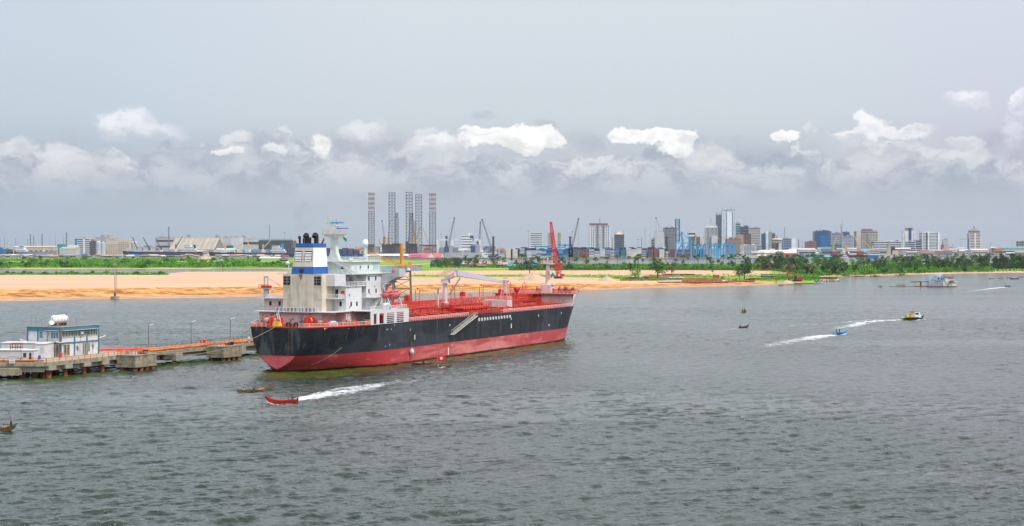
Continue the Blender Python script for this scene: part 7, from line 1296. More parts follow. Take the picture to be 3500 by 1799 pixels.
# waterfront shelters, left
TC = [('blue', (.03, .28, .55)), ('white', (.66, .67, .68)), ('rust', (.38, .15, .10)), ('grey', (.35, .35, .36)), ('grey', (.42, .42, .42)), ('salmon', (.55, .28, .22)), ('dark', (.12, .11, .11)), ('brown', (.26, .19, .14))]
for i in range(150):
    nm, c = TC[(i * 5 + random.randrange(3)) % 8]; px = random.uniform(-30, 960) if i < 120 else random.uniform(600, 1240); D = random.uniform(4170, 4550); w_ = random.uniform(8, 26)
    if 640 < px and i < 120 and random.random() < .6: continue
    t = thing('market_shelter', '%s roofed shelter among the crowded huts on the left waterfront' % nm, 'shelter', ((px - CX) * K_(D), D, GZ), random.uniform(-.5, .5), '%s roofed waterfront shelters' % nm); h_ = random.uniform(2.2, 4.2)
    MB().box(-w_ / 2, w_ / 2, 0, 8, 0, h_).build('wall', fm_(random.choice([(.20, .17, .15), (.30, .27, .24), (.12, .1, .1)])), t); o = MB(); o.prism([(-1.5, h_), (9.5, h_), (4, h_ + random.uniform(1.2, 2.8))], -w_ / 2 - 1, w_ / 2 + 1, 'x'); o.build('roof', fm_(c), t)
# ---- ships
def hullshape(o, L, B, z0, z1, bow=1, sheer=3.0, n=14, st_w=.7):
    """simple ship hull along x, bow at +x*bow"""
    V = []; 
    for i in range(n + 1):
        t_ = i / n; x = (-L / 2 + L * t_) * bow; w_ = B / 2 * (1 if .08 < t_ < .8 else (st_w + (1 - st_w) * t_ / .08 if t_ <= .08 else max(.02, 1 - ((t_ - .8) / .2) ** 1.8))); top = z1 + sheer * max(0, (t_ - .82) / .18) ** 1.2; xb = x - bow * L * .02 * max(0, (t_ - .8) / .2)
        V += [(xb, -w_ * .93, z0), (x, -w_, top), (x, w_, top), (xb, w_ * .93, z0)]
    o.add(V, [(4 * i + j, 4 * i + 4 + j, 4 * i + 5 + j, 4 * i + 1 + j) for i in range(n) for j in range(3)] + [(0, 1, 2, 3), (4 * n, 4 * n + 3, 4 * n + 2, 4 * n + 1)])
def ship_(lab, px0, px1, D, deck_y, hullc, bow, B=28, water=0, red=True, name='cargo_ship', catg='ship', rz=0):
    k = K_(D); L = (px1 - px0) * k; t = thing(name, lab, catg, (((px0 + px1) / 2 - CX) * k, D, 0), rz); zd = zat(deck_y, D)
    o = MB(); hullshape(o, L, B, .9, zd, bow); o.build('hull', fm_(hullc, .5), t)
    if red: o = MB(); hullshape(o, L * .996, B * .99, -1, .9, bow, 0); o.build('boot_top', fm_((.22, .05, .05)), t)
    return t, L, zd, k
def sstruct(t, x0, x1, zd, zt_, tiers, col=(.66, .68, .70), bow=1, B=22, fun=None, k=1):
    n = len(tiers)
    for i, f in enumerate(tiers):
        w_ = (x1 - x0) * f; a = x0 if bow > 0 else x1 - w_; z0, z1 = lerp(zd, zt_, i / n), lerp(zd, zt_, (i + 1) / n) 
        MB().box(a, a + w_, -B / 2, B / 2, z0, z1 - .15).build('superstructure', fm_(col), t); MB().box(a + .5, a + w_ - .5, -B / 2 - .25, -B / 2 - .02, lerp(z0, z1, .45), lerp(z0, z1, .75)).build('window_band', GLD, t)
    if fun:
        fx, fw, fz, fc = fun; MB().box(fx, fx + fw, -4, 4, zd, fz, top=(fw * .1, .4)).build('funnel', fm_(fc), t)
YC = fm_((.58, .43, .17), .6)
def dcrane(t, x, zd, zp, tipx, tipz, ped=(.62, .62, .60), cm_=None, s_=1.0, fold=0):
    cm_ = cm_ or YC; MB().box(x - 3.2 * s_, x + 3.2 * s_, -3, 3, zd, zd + (zp - zd) * .38).build('crane_base', fm_(ped), t)
    MB().box(x - 1.6 * s_, x + 1.6 * s_, -2, 2, zd + (zp - zd) * .38, zp, top=(.4, .4)).build('crane_tower', cm_, t); o = MB(); o.lattice((x, -2.5, lerp(zd, zp, .5)), (tipx, -2.5, tipz), 2.6 * s_, 1.2 * s_, 9, .5 * s_, rb=.35 * s_); o.build('crane_boom', cm_, t)
D = 4700; t, L, zd, k = ship_('navy bulk carrier with dark derricks moored before the beige mill', 418, 692, D, 861, (.035, .04, .065), -1)
SXp = lambda p, a, b: (p - (a + b) / 2) * k
sstruct(t, SXp(630, 418, 692), SXp(676, 418, 692), zd, zat(838, D), (.95, .85, .7, .5), fun=(SXp(661, 418, 692), 7, zat(837, D), (.05, .04, .06)))
for x, y0, tx, ty in ((470, 845, 454, 811), (512, 845, 490, 812), (552, 845, 533, 816), (601, 834, 624, 810)): dcrane(t, SXp(x, 418, 692), zd, zat(y0, D), SXp(tx, 418, 692), zat(ty, D), cm_=fm_((.10, .10, .12)))
for x in (444, 477, 499, 523): MB().box(SXp(x, 418, 692) - 6, SXp(x, 418, 692) + 6, -8, 8, zd, zd + 9).build('hatch_cover', fm_((.44, .42, .40)), t)
t, L, zd, k = ship_('long navy bulk carrier with four yellow cranes behind the island', 712, 988, D, 864, (.03, .035, .06), -1)
sstruct(t, SXp(931, 712, 988), SXp(977, 712, 988), zd, zat(840, D), (1, .9, .7, .5), fun=(SXp(960, 712, 988), 8, zat(834, D), (.02, .20, .42)))
for x, y0, tx, ty in ((770, 836, 751, 811), (814, 835, 840, 818), (854, 835, 842, 810), (899, 835, 927, 820)): dcrane(t, SXp(x, 712, 988), zd, zat(y0, D), SXp(tx, 712, 988), zat(ty, D))
for x in (740, 760, 820, 845, 902): MB().box(SXp(x, 712, 988) - 6, SXp(x, 712, 988) + 6, -8, 8, zd, zd + 7).build('hatch_cover', fm_((.50, .49, .47)), t)
MB().box(SXp(704, 712, 988), SXp(726, 712, 988), -24, -20, 0, .5)
t, L, zd, k = ship_('small grey coaster with navy stern house at far left', 58, 194, 4650, 860, (.20, .23, .26), 1, 18); sstruct(t, SXp(58, 58, 194), SXp(92, 58, 194), zd, zat(846, 4650), (1, .8), fun=(SXp(66, 58, 194), 12, zat(842, 4650), (.03, .04, .10))); dcrane(t, SXp(150, 58, 194), zd, zat(848, 4650), SXp(158, 58, 194), zat(850, 4650))
t, L, zd, k = ship_('bright blue tug at the far left edge', -10, 22, 4600, 858, (.02, .12, .30), 1, 12, name='tug_boat', catg='tug'); sstruct(t, SXp(0, -10, 22), SXp(14, -10, 22), zd, zat(846, 4600), (1, .7), (.03, .16, .36), B=9)
D = 4250; t, L, zd, k = ship_('dark container ship with blue hull seen behind the tanker mast', 985, 1250, D, 868, (.02, .06, .22), -1)
for i in range(12): x = SXp(1000 + 20 * i, 985, 1250); MB().box(x - 6.5, x + 6.5, -13, 13, zd, zat(848 + (i % 3) * 2, D)).build('container_bay', fm_([(.05, .07, .12), (.12, .06, .06), (.06, .06, .08)][i % 3]), t)
# ---- jack-up rigs
def leg(t, px0, px1, y0, y1, D, x0px, m_, m2=None, split=None, bays=22, r_=.60):
    k = K_(D); w_ = (px1 - px0) * k; x = ((px0 + px1) / 2 - x0px) * k; za, zb2 = zat(y1, D), zat(y0, D); o = MB()
    ztp = zb2 if not split else zat(split, D); o.lattice((x, 0, za), (x, 0, ztp), w_, w_, bays, r_ * k, rb=r_ * k * .72); o.tube((x + w_ * .05, -w_ * .5, za), (x + w_ * .05, -w_ * .5, ztp), r_ * k * 1.1, n=4); o.build('lattice_leg', m_, t)
    if split: 
        o = MB(); n = 8; zs = zat(split, D)
        for i in range(n): 
            o.cur = (i + 1) % 2; a, b = lerp(zs, zb2, i / n), lerp(zs, zb2, (i + 1) / n); o.lattice((x, 0, a), (x, 0, b), w_, w_, 2, r_ * k, rb=r_ * k * .6)
        o.build('lattice_leg', m2, t)
LD = fm_((.045, .048, .055), .6); RW = [fm_((.20, .05, .06)), fm_((.45, .43, .44))]; D = 4300; k = K_(D)
t = thing('jackup_rig', 'jack-up rig with single red tipped lattice leg left of the group', 'rig', ((1270 - CX) * k, D, 0)); leg(t, 1260, 1279, 660, 868, D, 1270, LD, RW, 723, 18)
o = MB(); o.box(-18 * k, 26 * k, 0, 30, zat(868, D), zat(843, D)); o.build('rig_hull', fm_((.34, .32, .31)), t); MB().box(-14 * k, 10 * k, -2, 10, zat(843, D), zat(836, D)).build('deck_house', fm_((.20, .15, .11)), t); MB().box(-8 * k, 4 * k, -3, -.1, zat(852, D), zat(849, D)).build('rescue_boat', fm_((.60, .12, .05)), t)
t = thing('jackup_rig', 'jack-up rig with dark leg and derrick second in the group', 'rig', ((1340 - CX) * k, D, 0)); leg(t, 1329.5, 1350, 659, 868, D, 1340, LD, bays=20); leg(t, 1351, 1361.5, 746, 835, D, 1340, LD, bays=12, r_=.6); leg(t, 1352.5, 1360, 728, 746, D, 1340, LD, bays=3, r_=.6)
o = MB(); o.box(-35 * k, 32 * k, 0, 34, zat(867, D), zat(836, D)); o.build('rig_hull', fm_((.10, .095, .10)), t); MB().box(-37 * k, -8 * k, -3, 12, zat(838, D), zat(833, D)).box(0, 34 * k, -3, 12, zat(836, D), zat(832, D)).build('deck_house', fm_((.16, .14, .13)), t)
for x, y0, tx, ty in ((1299, 833, 1297, 816), (1317, 833, 1314, 813), (1327, 826, 1333, 756)): o = MB(); xx = (x - 1340) * k; o.box(xx - 2 * k, xx + 2 * k, -6, -3, zat(838, D), zat(y0 - 12, D)); o.lattice((xx, -5, zat(y0 - 8, D)), ((tx - 1340) * k, -5, zat(ty, D)), 2.4 * k, 1.4 * k, 10, .4 * k, rb=.3 * k); o.build('deck_crane', fm_((.52, .30, .05)), t)
o = MB(); o.lattice(((1312 - 1340) * k, 14, zat(812, D)), ((1304 - 1340) * k, 14, zat(755, D)), 4.5 * k, 2.5 * k, 12, .35 * k, rb=.25 * k); o.build('crane_boom', fm_((.38, .40, .42)), t); MB().cbox(((1304 - 1340) * k, 14, zat(755, D)), (5 * k, 3, 3 * k)).build('boom_head', LD, t); MB().box((1309 - 1340) * k, (1316 - 1340) * k, 10, 16, zat(838, D), zat(810, D)).build('crane_house', fm_((.12, .11, .11)), t)
t = thing('jackup_rig', 'tall dark jack-up rig with wide derrick third in the group', 'rig', ((1400 - CX) * k, D, 0)); leg(t, 1388, 1409, 658, 868, D, 1400, LD, bays=20); o = MB(); o.lattice((6 * k, 6, zat(828, D)), (6 * k, 6, zat(746, D)), 20 * k, 10 * k, 12, .6 * k, rb=.45 * k); o.lattice((6 * k, 6, zat(746, D)), (6 * k, 6, zat(728, D)), 11 * k, 9 * k, 3, .6 * k, rb=.4 * k); o.build('derrick', LD, t)
o = MB(); o.box(-14 * k, 24 * k, 0, 34, zat(868, D), zat(832, D)); o.box(-14 * k, -4 * k, -4, 0, zat(868, D), zat(826, D)); o.build('rig_hull', fm_((.11, .10, .10)), t); o = MB(); o.box(13 * k, 23 * k, -6, -1, zat(834, D), zat(812, D)); o.lattice((18 * k, -4, zat(815, D)), (18 * k, -4, zat(755, D)), 2.6 * k, 1.8 * k, 12, .45 * k, rb=.3 * k); o.lattice((24 * k, -4, zat(818, D)), (39 * k, -4, zat(772, D)), 2.4 * k, 1.4 * k, 10, .35 * k, rb=.25 * k); o.build('deck_crane', fm_((.50, .30, .07)), t)
t = thing('jackup_rig', 'grey hulled jack-up rig with two legs and orange rescue boat', 'rig', ((1455 - CX) * k, D, 0)); leg(t, 1421, 1441.5, 665, 868, D, 1455, LD, bays=20); leg(t, 1468, 1489, 662, 868, D, 1455, LD, RW, 724, 18)
o = MB(); o.box(-27 * k, 40 * k, 0, 34, zat(868, D), zat(842, D)); o.build('rig_hull', fm_((.40, .38, .36)), t); MB().box(-22 * k, 38 * k, 2, 20, zat(842, D), zat(837, D)).build('deck_house', fm_((.17, .16, .16)), t); o = MB(); o.lathe([(.1, -9 * k), (3 * k, -7 * k), (3.2 * k, 6 * k), (.5 * k, 9 * k)], (4 * k, -3, zat(849, D)), 8, 'x'); o.build('rescue_boat', fm_((.75, .14, .03)), t)
o = MB(); o.lattice((10 * k, -3, zat(832, D)), (-10 * k, -3, zat(779, D)), 3.6 * k, 1.6 * k, 12, .4 * k, rb=.3 * k); o.build('deck_crane', fm_((.45, .38, .22)), t); o = MB(); [o.box((16 + 6 * i) * k, (18 + 6 * i) * k, -.3, -.02, zat(861, D), zat(859, D)) for i in range(4)]; o.build('hull_ports', GLD, t)
# ---- mobile harbour cranes
def mhc(lab, pt, pb, yt, tx, ty, D, boomc=(.12, .12, .13), tc=(.05, .055, .065)):
    k = K_(D); t = thing('harbour_crane', lab, 'crane', ((pt - CX) * k, D, GZ)); zt_ = zat(yt, D) - GZ; zb2 = zat(pb, D) - GZ
    MB().box(-8, 8, -5, 5, 0, 4).build('undercarriage', fm_(tc), t); MB().box(-3.2, 3.2, -3, 3, 4, zt_, top=(.8, .6)).cbox((0, 0, zt_), (7, 4, 3)).build('tower', fm_(tc), t); d_ = 1 if tx > pt else -1
    MB().box(-9 * d_ - 4, -9 * d_ + 4, -3, 3, 4, 9).build('machine_house', fm_(tc), t)
    tip = ((tx - pt) * k, -3, zat(ty, D) - GZ); o = MB(); o.lattice((4 * d_, -3, lerp(6, zt_, .35)), tip, 4.2, 1.8, 16, .45, rb=.3); o.build('boom', fm_(boomc), t); o = MB(); o.tube((0, -1, zt_), tip, .22, n=4); o.tube(tip, (tip[0], -3, max(10, tip[2] * .25)), .22, n=4); o.cbox(tip, (4, 2, 3.5)); o.build('cable', fm_(tc), t)
mhc('leftmost dark harbour crane with boom leaning right', 1526, 850, 810, 1553, 746, 4250); mhc('harbour crane with short steep boom behind the container ship', 1633, 850, 828, 1642, 760, 4350); mhc('harbour crane with long boom leaning left over the container ship', 1686, 862, 811, 1648, 752, 4100)
mhc('harbour crane right of the red lattice boom', 1949, 876, 811, 1977, 749, 4050); mhc('harbour crane with white boom left of the blue quay crane', 2278, 873, 811, 2242, 746, 4100, boomc=(.50, .50, .52))
# container ship with white bridge and stern
D = 4150; t, L, zd, k = ship_('pale hulled container ship with big white superstructure', 1500, 1645, D, 864, (.36, .38, .41), -1, 30, name='container_ship'); sstruct(t, SXp(1577, 1500, 1645), SXp(1625, 1500, 1645), zd + 10, zat(806, D), (1, .95, .9, .8, .6), fun=(SXp(1604, 1500, 1645), 12, zat(806, D), (.03, .05, .18))); o = MB(); o.tube((SXp(1605, 1500, 1645), 0, zat(806, D)), (SXp(1605, 1500, 1645), 0, zat(797, D)), 1.6); o.cbox((SXp(1605, 1500, 1645), 0, zat(799, D)), (12, 3, 2)); o.build('radar_mast', fm_(WT), t)
for i in range(9):
    if 4 <= i <= 6: continue
    x = SXp(1512 + 15 * i, 1500, 1645); MB().box(x - 6, x + 6, -13, 13, zd, zat(846 - (i % 3) * 3 - (4 if i > 4 else 0), D)).build('container_bay', fm_([(.20, .22, .25), (.05, .08, .16), (.30, .31, .33)][i % 3]), t)
for x, d_ in ((1497, 1), (1547, 1), (1640, -1)): o = MB(); xx = SXp(x, 1500, 1645); o.box(xx - 2.5, xx + 2.5, -3, 3, zd, zat(820, D)); o.box(min(xx, xx + d_ * 24), max(xx, xx + d_ * 24), -3, 3, zat(822, D), zat(818.5, D)); o.build('deck_crane', fm_((.60, .61, .62)), t)
D = 4100; k = K_(D); t = thing('moored_ship', 'ship seen end on with rounded white stern and row of dark windows', 'ship', ((1672 - CX) * k, D, 0)); o = MB(); hw = 26 * k
V = [(x * hw, y, z) for y in (0, 60) for x, z in ((-1, zat(865, D)), (1, zat(865, D)), (.97, zat(873, D)), (.62, zat(880, D)), (0, zat(883.5, D)), (-.62, zat(880, D)), (-.97, zat(873, D)))]; o.add(V, [tuple(range(7)), tuple(range(13, 6, -1))] + [(i, (i + 1) % 7, 7 + (i + 1) % 7, 7 + i) for i in range(7)]); o.build('hull', fm_((.66, .67, .68)), t); MB().box(-hw * .95, hw * .95, 1, 59, -1, zat(880, D)).build('lower_hull', fm_((.03, .03, .04)), t)
o = MB(); [o.box((-.58 + .2 * i) * hw, (-.46 + .2 * i) * hw, -.4, -.02, zat(872, D), zat(868, D)) for i in range(6)]; o.build('stern_windows', GLD, t)
for i in range(6):
    for j in range(4): x = (-.8 + .27 * i) * hw; MB().box(x, x + hw * .25, 4, 16, zat(865, D) + 4.2 * j, zat(865, D) + 4.2 * j + 3.9).build('container_bay', fm_([(.33, .35, .37), (.16, .20, .24), (.04, .15, .30), (.34, .36, .36)][(i * 3 + j) % 4]), t)
D = 3700; t, L, zd, k = ship_('small white supply tug with blue bow before the pale hull', 1552, 1614, D, 883, (.05, .07, .10), -1, 12, name='tug_boat', catg='tug'); sstruct(t, SXp(1565, 1552, 1614), SXp(1600, 1552, 1614), zd, zat(868, D), (1, .7, .45), B=9); o = MB(); o.tube((0, 0, zat(868, D)), (0, 0, zat(852, D)), .6, .3); o.tube((-5, 0, zat(862, D)), (5, 0, zat(862, D)), .4); o.build('mast', fm_(WT), t)
# low houseboat / ferry by the village
t, L, zd, k = ship_('long blue and dark river barge moored at the village point', 1427, 1472, 2620, 919, (.04, .05, .07), -1, 8, name='river_barge', catg='barge', red=False); MB().box(-L * .3, L * .46, -3, 3, zd, zd + 2.8).build('cabin', fm_((.03, .12, .22)), t); MB().box(-L * .32, L * .48, -3.6, 3.6, zd + 2.8, zd + 3.1).build('cabin_roof', fm_((.12, .28, .42)), t)
# ---- container terminal
CW, CHh, CL_ = 2.44, 2.6, 12.2
CCOL = {'cream': (.60, .55, .44), 'blue': (.02, .13, .36), 'light blue': (.04, .28, .48), 'grey': (.40, .43, .46), 'white': (.55, .58, .60), 'red brown': (.20, .05, .05), 'navy': (.025, .045, .15), 'green': (.02, .15, .13)}
def cont_mesh(col):
    o = MB(); o.box(0, CL_, 0, CW, .12, CHh - .1)
    for x in (0, CL_ - .2):
        for y in (-.05, CW - .15): o.box(x - .02, x + .22, y, y + .2, 0, CHh)
    for i in range(11): o.box(.7 + i * 1.0, 1.15 + i * 1.0, -.06, 0, .25, CHh - .25)
    return o.mesh('shipping_container', fm_(col, .6))
CME = {n: cont_mesh(c) for n, c in CCOL.items()}
ZN = [(1729, 1752, ['cream'] * 5 + ['white']), (1752, 1776, ['cream'] * 4 + ['grey']), (1776, 1800, ['blue', 'blue', 'light blue', 'grey']), (1800, 1850, ['grey', 'white', 'grey', 'navy']), (1850, 1885, ['navy', 'grey', 'blue', 'grey']), (1885, 1908, ['red brown', 'grey']), (1908, 1938, ['blue', 'light blue', 'navy', 'blue']), (1960, 2014, ['red brown', 'red brown', 'red brown', 'green']), (2014, 2070, ['grey', 'grey', 'navy', 'white']), (2070, 2100, ['grey', 'blue', 'red brown', 'grey']), (2100, 2142, ['blue', 'light blue', 'blue', 'green']),
      (2142, 2192, ['white', 'grey', 'white', 'cream']), (2192, 2216, ['grey', 'navy']), (2216, 2254, ['blue', 'navy', 'red brown', 'green']), (2254, 2272, ['cream', 'white'])]
ORD = 'ground second third fourth fifth sixth seventh eighth ninth tenth'.split(); ORD2 = 'first second third fourth fifth sixth seventh eighth ninth tenth'.split()
ZP = ['in the cream block at the left end', 'in the second cream block', 'in the blue group beside the cream blocks', 'in the grey run left of the red crane', 'in the navy group left of the red crane', 'directly behind the red crane', 'in the bright blue group', 'in the red brown block', 'below the white gridded tower', 'between white tower and pyramid roof', 'in the blue block under the pyramid roof', 'in the white block', 'in the short grey navy group', 'in the last blue block', 'at the right end of the quay']
random.seed(3); cnt = 0; D = 3985; kk = K_(D)
for a, b, cols in ZN:
    npl = max(1, round((b - a) * kk / (CL_ + .6)))
    for i in range(npl):
        x = ((a + (b - a) * i / npl) - CX) * kk
        for lv2 in range(random.choice((7, 8, 8, 9)) if a != 1729 else 9):
            if cnt >= 298: break
            c = random.choice(cols); o = link(bpy.data.objects.new('shipping_container', CME[c])); o.location = (x + random.uniform(-.15, .15), D, GZ + lv2 * CHh); cnt += 1
            tag(o, '%s container, %s tier, %s stack %s' % (c, ORD[lv2], ORD2[i], ZP[ZN.index((a, b, cols))]), 'container', '%s containers stacked on the quay' % c)
o = MB(); cl = list(CCOL.values()); random.seed(4)
for px in range(1726, 2275, 9):
    for lv2 in range(random.choice((8, 9, 10))): o.cur = random.randrange(8); x = (px - CX) * K_(4020); o.box(x, x + 12, 4012, 4014.5, GZ + lv2 * CHh, GZ + lv2 * CHh + 2.5)
tag(o.build('container_stack', [fm_(c, .6) for c in cl]), 'deeper rows of mixed containers behind the front stacks', 'containers', kind='stuff')
for px0, px1, y0, lab in ((2292, 2410, 855, 'wall of dark red stacked containers behind the blue cranes'),):
    o = MB(); D = 4050; k = K_(D); random.seed(9); nx = int((px1 - px0) * k / 2.6)
    for i in range(nx):
        for j in range(12): 
            if GZ + 2.6 * j > zat(y0, D): break
            o.cur = random.choice((0, 0, 0, 0, 1)); x = (px0 - CX) * k + i * 2.6; o.box(x, x + 2.45, D, D + 12, GZ + 2.6 * j, GZ + 2.6 * j + 2.5)
    tag(o.build('container_stack', [fm_((.17, .045, .045)), fm_((.26, .10, .10))]), lab, 'containers', kind='stuff')
# quay apron with yellow kerb blocks
o = MB()
for px in range(1740, 2280, 14): x = (px - CX) * K_(3952); o.box(x, x + 5, 3951, 3952.5, 2.85, 3.9)
o.box((1726 - CX) * K_(3951), (2284 - CX) * K_(3951), 3949.3, 3949.95, -.5, 2.6); tag(o.build('quay_kerb', fm_((.30, .22, .10))), kind='structure')
# blue quay crane and yard gantries
CB = fm_((.012, .32, .60), .5, .08); CBD = fm_((.02, .17, .28), .5)
D = 3965; k = K_(D); t = thing('quay_crane', 'large bright blue ship to shore crane with raised boom', 'quay crane', ((2340 - CX) * k, D, GZ)); X = lambda p: (p - 2340) * k; Z = lambda y: zat(y, D) - GZ; r_ = 1.5
o = MB()
for y in (0, 18):
    for p in (2310, 2334, 2364): o.tube((X(p), y, 0), (X(p + (1 if p < 2340 else -1)), y, Z(832)), r_, n=4)
    o.tube((X(2310), y, Z(865)), (X(2364), y, Z(865)), 1.1, n=4); o.tube((X(2308), y, Z(831)), (X(2366), y, Z(831)), 1.6, n=4); o.tube((X(2334), y, Z(863)), (X(2362), y, Z(833)), 1.1, n=4); o.tube((X(2312), y, Z(863)), (X(2334), y, Z(834)), 1.0, n=4)
for p in (2310, 2334, 2364): o.tube((X(p), 0, Z(831)), (X(p), 18, Z(831)), 1.2, n=4)
o.build('portal_frame', CB, t)
o = MB(); o.tube((X(2334), 4, Z(832)), (X(2332), 6, Z(793)), 1.4, n=4); o.tube((X(2334), 14, Z(832)), (X(2332), 12, Z(793)), 1.4, n=4); o.tube((X(2332), 6, Z(793)), (X(2332), 12, Z(793)), 1.2, n=4); o.tube((X(2318), 9, Z(832)), (X(2330), 9, Z(795)), 1.0, n=4); o.tube((X(2333), 9, Z(793)), (X(2362), 9, Z(829)), .7, n=4); o.tube((X(2340), 9, Z(804)), (X(2373), 9, Z(829)), .5, n=4); o.build('apex_frame', CB, t)
o = MB(); o.lattice((X(2318), 9, Z(826)), (X(2316.5), 9, Z(750)), 12 * k, 14 * k, 7, .9, rb=.6); o.build('raised_boom', CBD, t); MB().box(X(2309.5), X(2324.5), 4, 14, Z(751), Z(749)).build('boom_head', fm_(BR), t)
MB().box(X(2338), X(2353), 3, 14, Z(829), Z(816)).build('machinery_house', fm_((.52, .52, .48)), t); o = MB(); o.tube((X(2364), 9, Z(830)), (X(2374), 9, Z(832)), 1.6, n=4); o.lattice((X(2366), 9, Z(829)), (X(2358), 9, Z(814)), 4, 3, 4, .6); o.build('back_reach', CB, t)
for i in range(9):
    px = (2376, 2392, 2408, 2428, 2446, 2460, 2478, 2492, 2507)[i]; y0 = (842, 840, 838, 837, 836, 837, 836, 835, 838)[i]; D = 4010 + 14 * (i % 4); k = K_(D); t = thing('yard_gantry', 'bright blue rubber tyred yard gantry, number %s from the quay crane' % ('first second third fourth fifth sixth seventh eighth ninth'.split()[i]) , 'gantry', ((px - CX) * k, D, GZ), 0, 'blue yard gantries'); hh = zat(y0, D) - GZ; o = MB(); w_ = 8.5 * k
    for y in (0, 10):
        for s_ in (-1, 1): o.tube((s_ * w_ * .5, y, 0), (s_ * w_ * .5, y, hh), 1.25, n=4)
        o.tube((-w_ * .9, y, hh), (w_ * .9, y, hh), 1.3, n=4)
    o.tube((-w_ * .5, 0, 1), (-w_ * .5, 10, 1), .9, n=4); o.tube((w_ * .5, 0, 1), (w_ * .5, 10, 1), .9, n=4); o.build('gantry_frame', CB, t); MB().cbox((w_ * .2, 5, hh + 1.5), (6, 8, 3)).cbox((-w_ * .4, -1, hh - 4), (3, 3, 3)).build('trolley', CBD, t)
for a, b, y0 in ((1830, 1874, 841), (1912, 1955, 836)): 
    D = 4200; k = K_(D); t = thing('yard_gantry', 'pale blue gantry behind the %s container stacks' % ('grey' if a < 1900 else 'bright blue'), 'gantry', (((a + b) / 2 - CX) * k, D, GZ), 0, 'blue yard gantries'); hh = zat(y0, D) - GZ; w_ = (b - a) / 2 * k; o = MB(); [o.box(x - 2, x + 2, 0, 4, 0, hh) for x in (-w_, -w_ * .1, w_)]; o.box(-w_, w_, 0, 4, hh - 4, hh); o.build('gantry_frame', CB, t)
# ships and yellow cranes at the right wharf
D = 4500; t, L, zd, k = ship_('dark red cargo ship with yellow cranes behind the palms', 2800, 2990, D, 872, (.05, .035, .04), 1, 26); 
for x, y0, tx, ty, c in ((2847, 843, 2858, 808, 0), (2894, 843, 2877, 824, 0), (2937, 843, 2920, 806, 0), (2983, 844, 2950, 823, 0)): dcrane(t, SXp(x, 2800, 2990), zd, zat(y0 - 4, D), SXp(tx, 2800, 2990), zat(ty, D), ped=(.25, .06, .08))
for x in (2852, 2940): MB().box(SXp(x, 2800, 2990) - 8, SXp(x, 2800, 2990) + 8, -9, 9, zd, zd + 10).build('hatch_cover', fm_((.25, .06, .08)), t)
for px, lab in ((2389, 'yellow'), (2368, 'orange yellow')): pass
t, L, zd, k = ship_('grey freighter with two yellow jib cranes behind the blue gantries', 2372, 2480, 4600, 850, (.25, .26, .28), 1, 24); 
for x, y0, tx, ty in ((2376, 822, 2378, 806), (2392, 840, 2407, 805), (2437, 835, 2456, 812)): dcrane(t, SXp(x, 2372, 2480), zd, zat(y0, 4600), SXp(tx, 2372, 2480), zat(ty, 4600), cm_=fm_((.60, .38, .03)))
t, L, zd, k = ship_('white and dark tug moored under the green shore palms', 2870, 2912, 4150, 888, (.30, .06, .05), 1, 12, name='tug_boat', catg='tug'); sstruct(t, SXp(2874, 2870, 2912), SXp(2904, 2870, 2912), zd, zat(862, 4150), (1, .8, .6, .4), B=9)
t, L, zd, k = ship_('white offshore ship with blue bow and red bridge roof', 2965, 3080, 4150, 872, (.50, .52, .54), -1, 20, name='offshore_ship'); MB().box(-L / 2, -L * .2, -10.6, -10.1, 0, zd).build('blue_bow', fm_((.02, .14, .36)), t); sstruct(t, SXp(2968, 2965, 3080), SXp(3005, 2965, 3080), zd, zat(854, 4150), (1, .8)); MB().box(SXp(2967, 2965, 3080), SXp(3004, 2965, 3080), -12, 12, zat(861, 4150), zat(860, 4150)).build('red_band', fm_((.45, .08, .07)), t)
MB().box(SXp(3030, 2965, 3080), SXp(3045, 2965, 3080), -5, 5, zd, zat(824, 4150), top=(6, 1)).build('exhaust_tower', fm_((.40, .36, .28)), t); MB().box(SXp(3045, 2965, 3080), SXp(3060, 2965, 3080), -5, 5, zd, zat(842, 4150), top=(2, 1)).build('funnel', fm_((.04, .04, .05)), t); MB().box(SXp(3048, 2965, 3080), SXp(3068, 2965, 3080), -9, 9, zd, zat(857, 4150)).build('deck_house', fm_((.55, .42, .28)), t)
t, L, zd, k = ship_('small black and white ship left of the cable reels', 2520, 2585, 4200, 880, (.04, .04, .05), -1, 12); sstruct(t, SXp(2528, 2520, 2585), SXp(2550, 2520, 2585), zd, zat(866, 4200), (1, .6)); o = MB(); o.tube((SXp(2540, 2520, 2585), 0, zd), (SXp(2540, 2520, 2585), 0, zat(845, 4200)), .8); o.build('mast', fm_(WT), t)
for px, r_, c, lab in ((2681, 6.5, (.60, .03, .05), 'largest red'), (2693, 4.5, (.03, .10, .45), 'small blue'), (2702, 6, (.60, .03, .05), 'second red'), (2709, 5, (.03, .10, .45), 'middle blue'), (2717, 5.5, (.60, .03, .05), 'third red'), (2725, 4.5, (.03, .10, .45), 'third blue'), (2740, 7.5, (.04, .14, .34), 'widest blue')):
    D = 4300; k = K_(D); t = thing('cable_reel', '%s cable reel standing on the wharf below the beige warehouse' % lab, 'reel', ((px - CX) * k, D, GZ)); r = r_ * k; o = MB(); o.lathe([(r, 0), (r, .8), (r * .5, .9), (r * .5, 5), (r, 5.1), (r, 6)], (0, 0, r), 16, 'y'); o.build('drum', fm_(c), t); o = MB(); [o.tube((0, -.2, r), (r * .95 * math.cos(a), -.2, r + r * .95 * math.sin(a)), .35, n=4) for a in [i * math.pi / 4 for i in range(8)]]; o.build('spokes', fm_(tuple(min(1, q * 2 + .1) for q in c)), t)
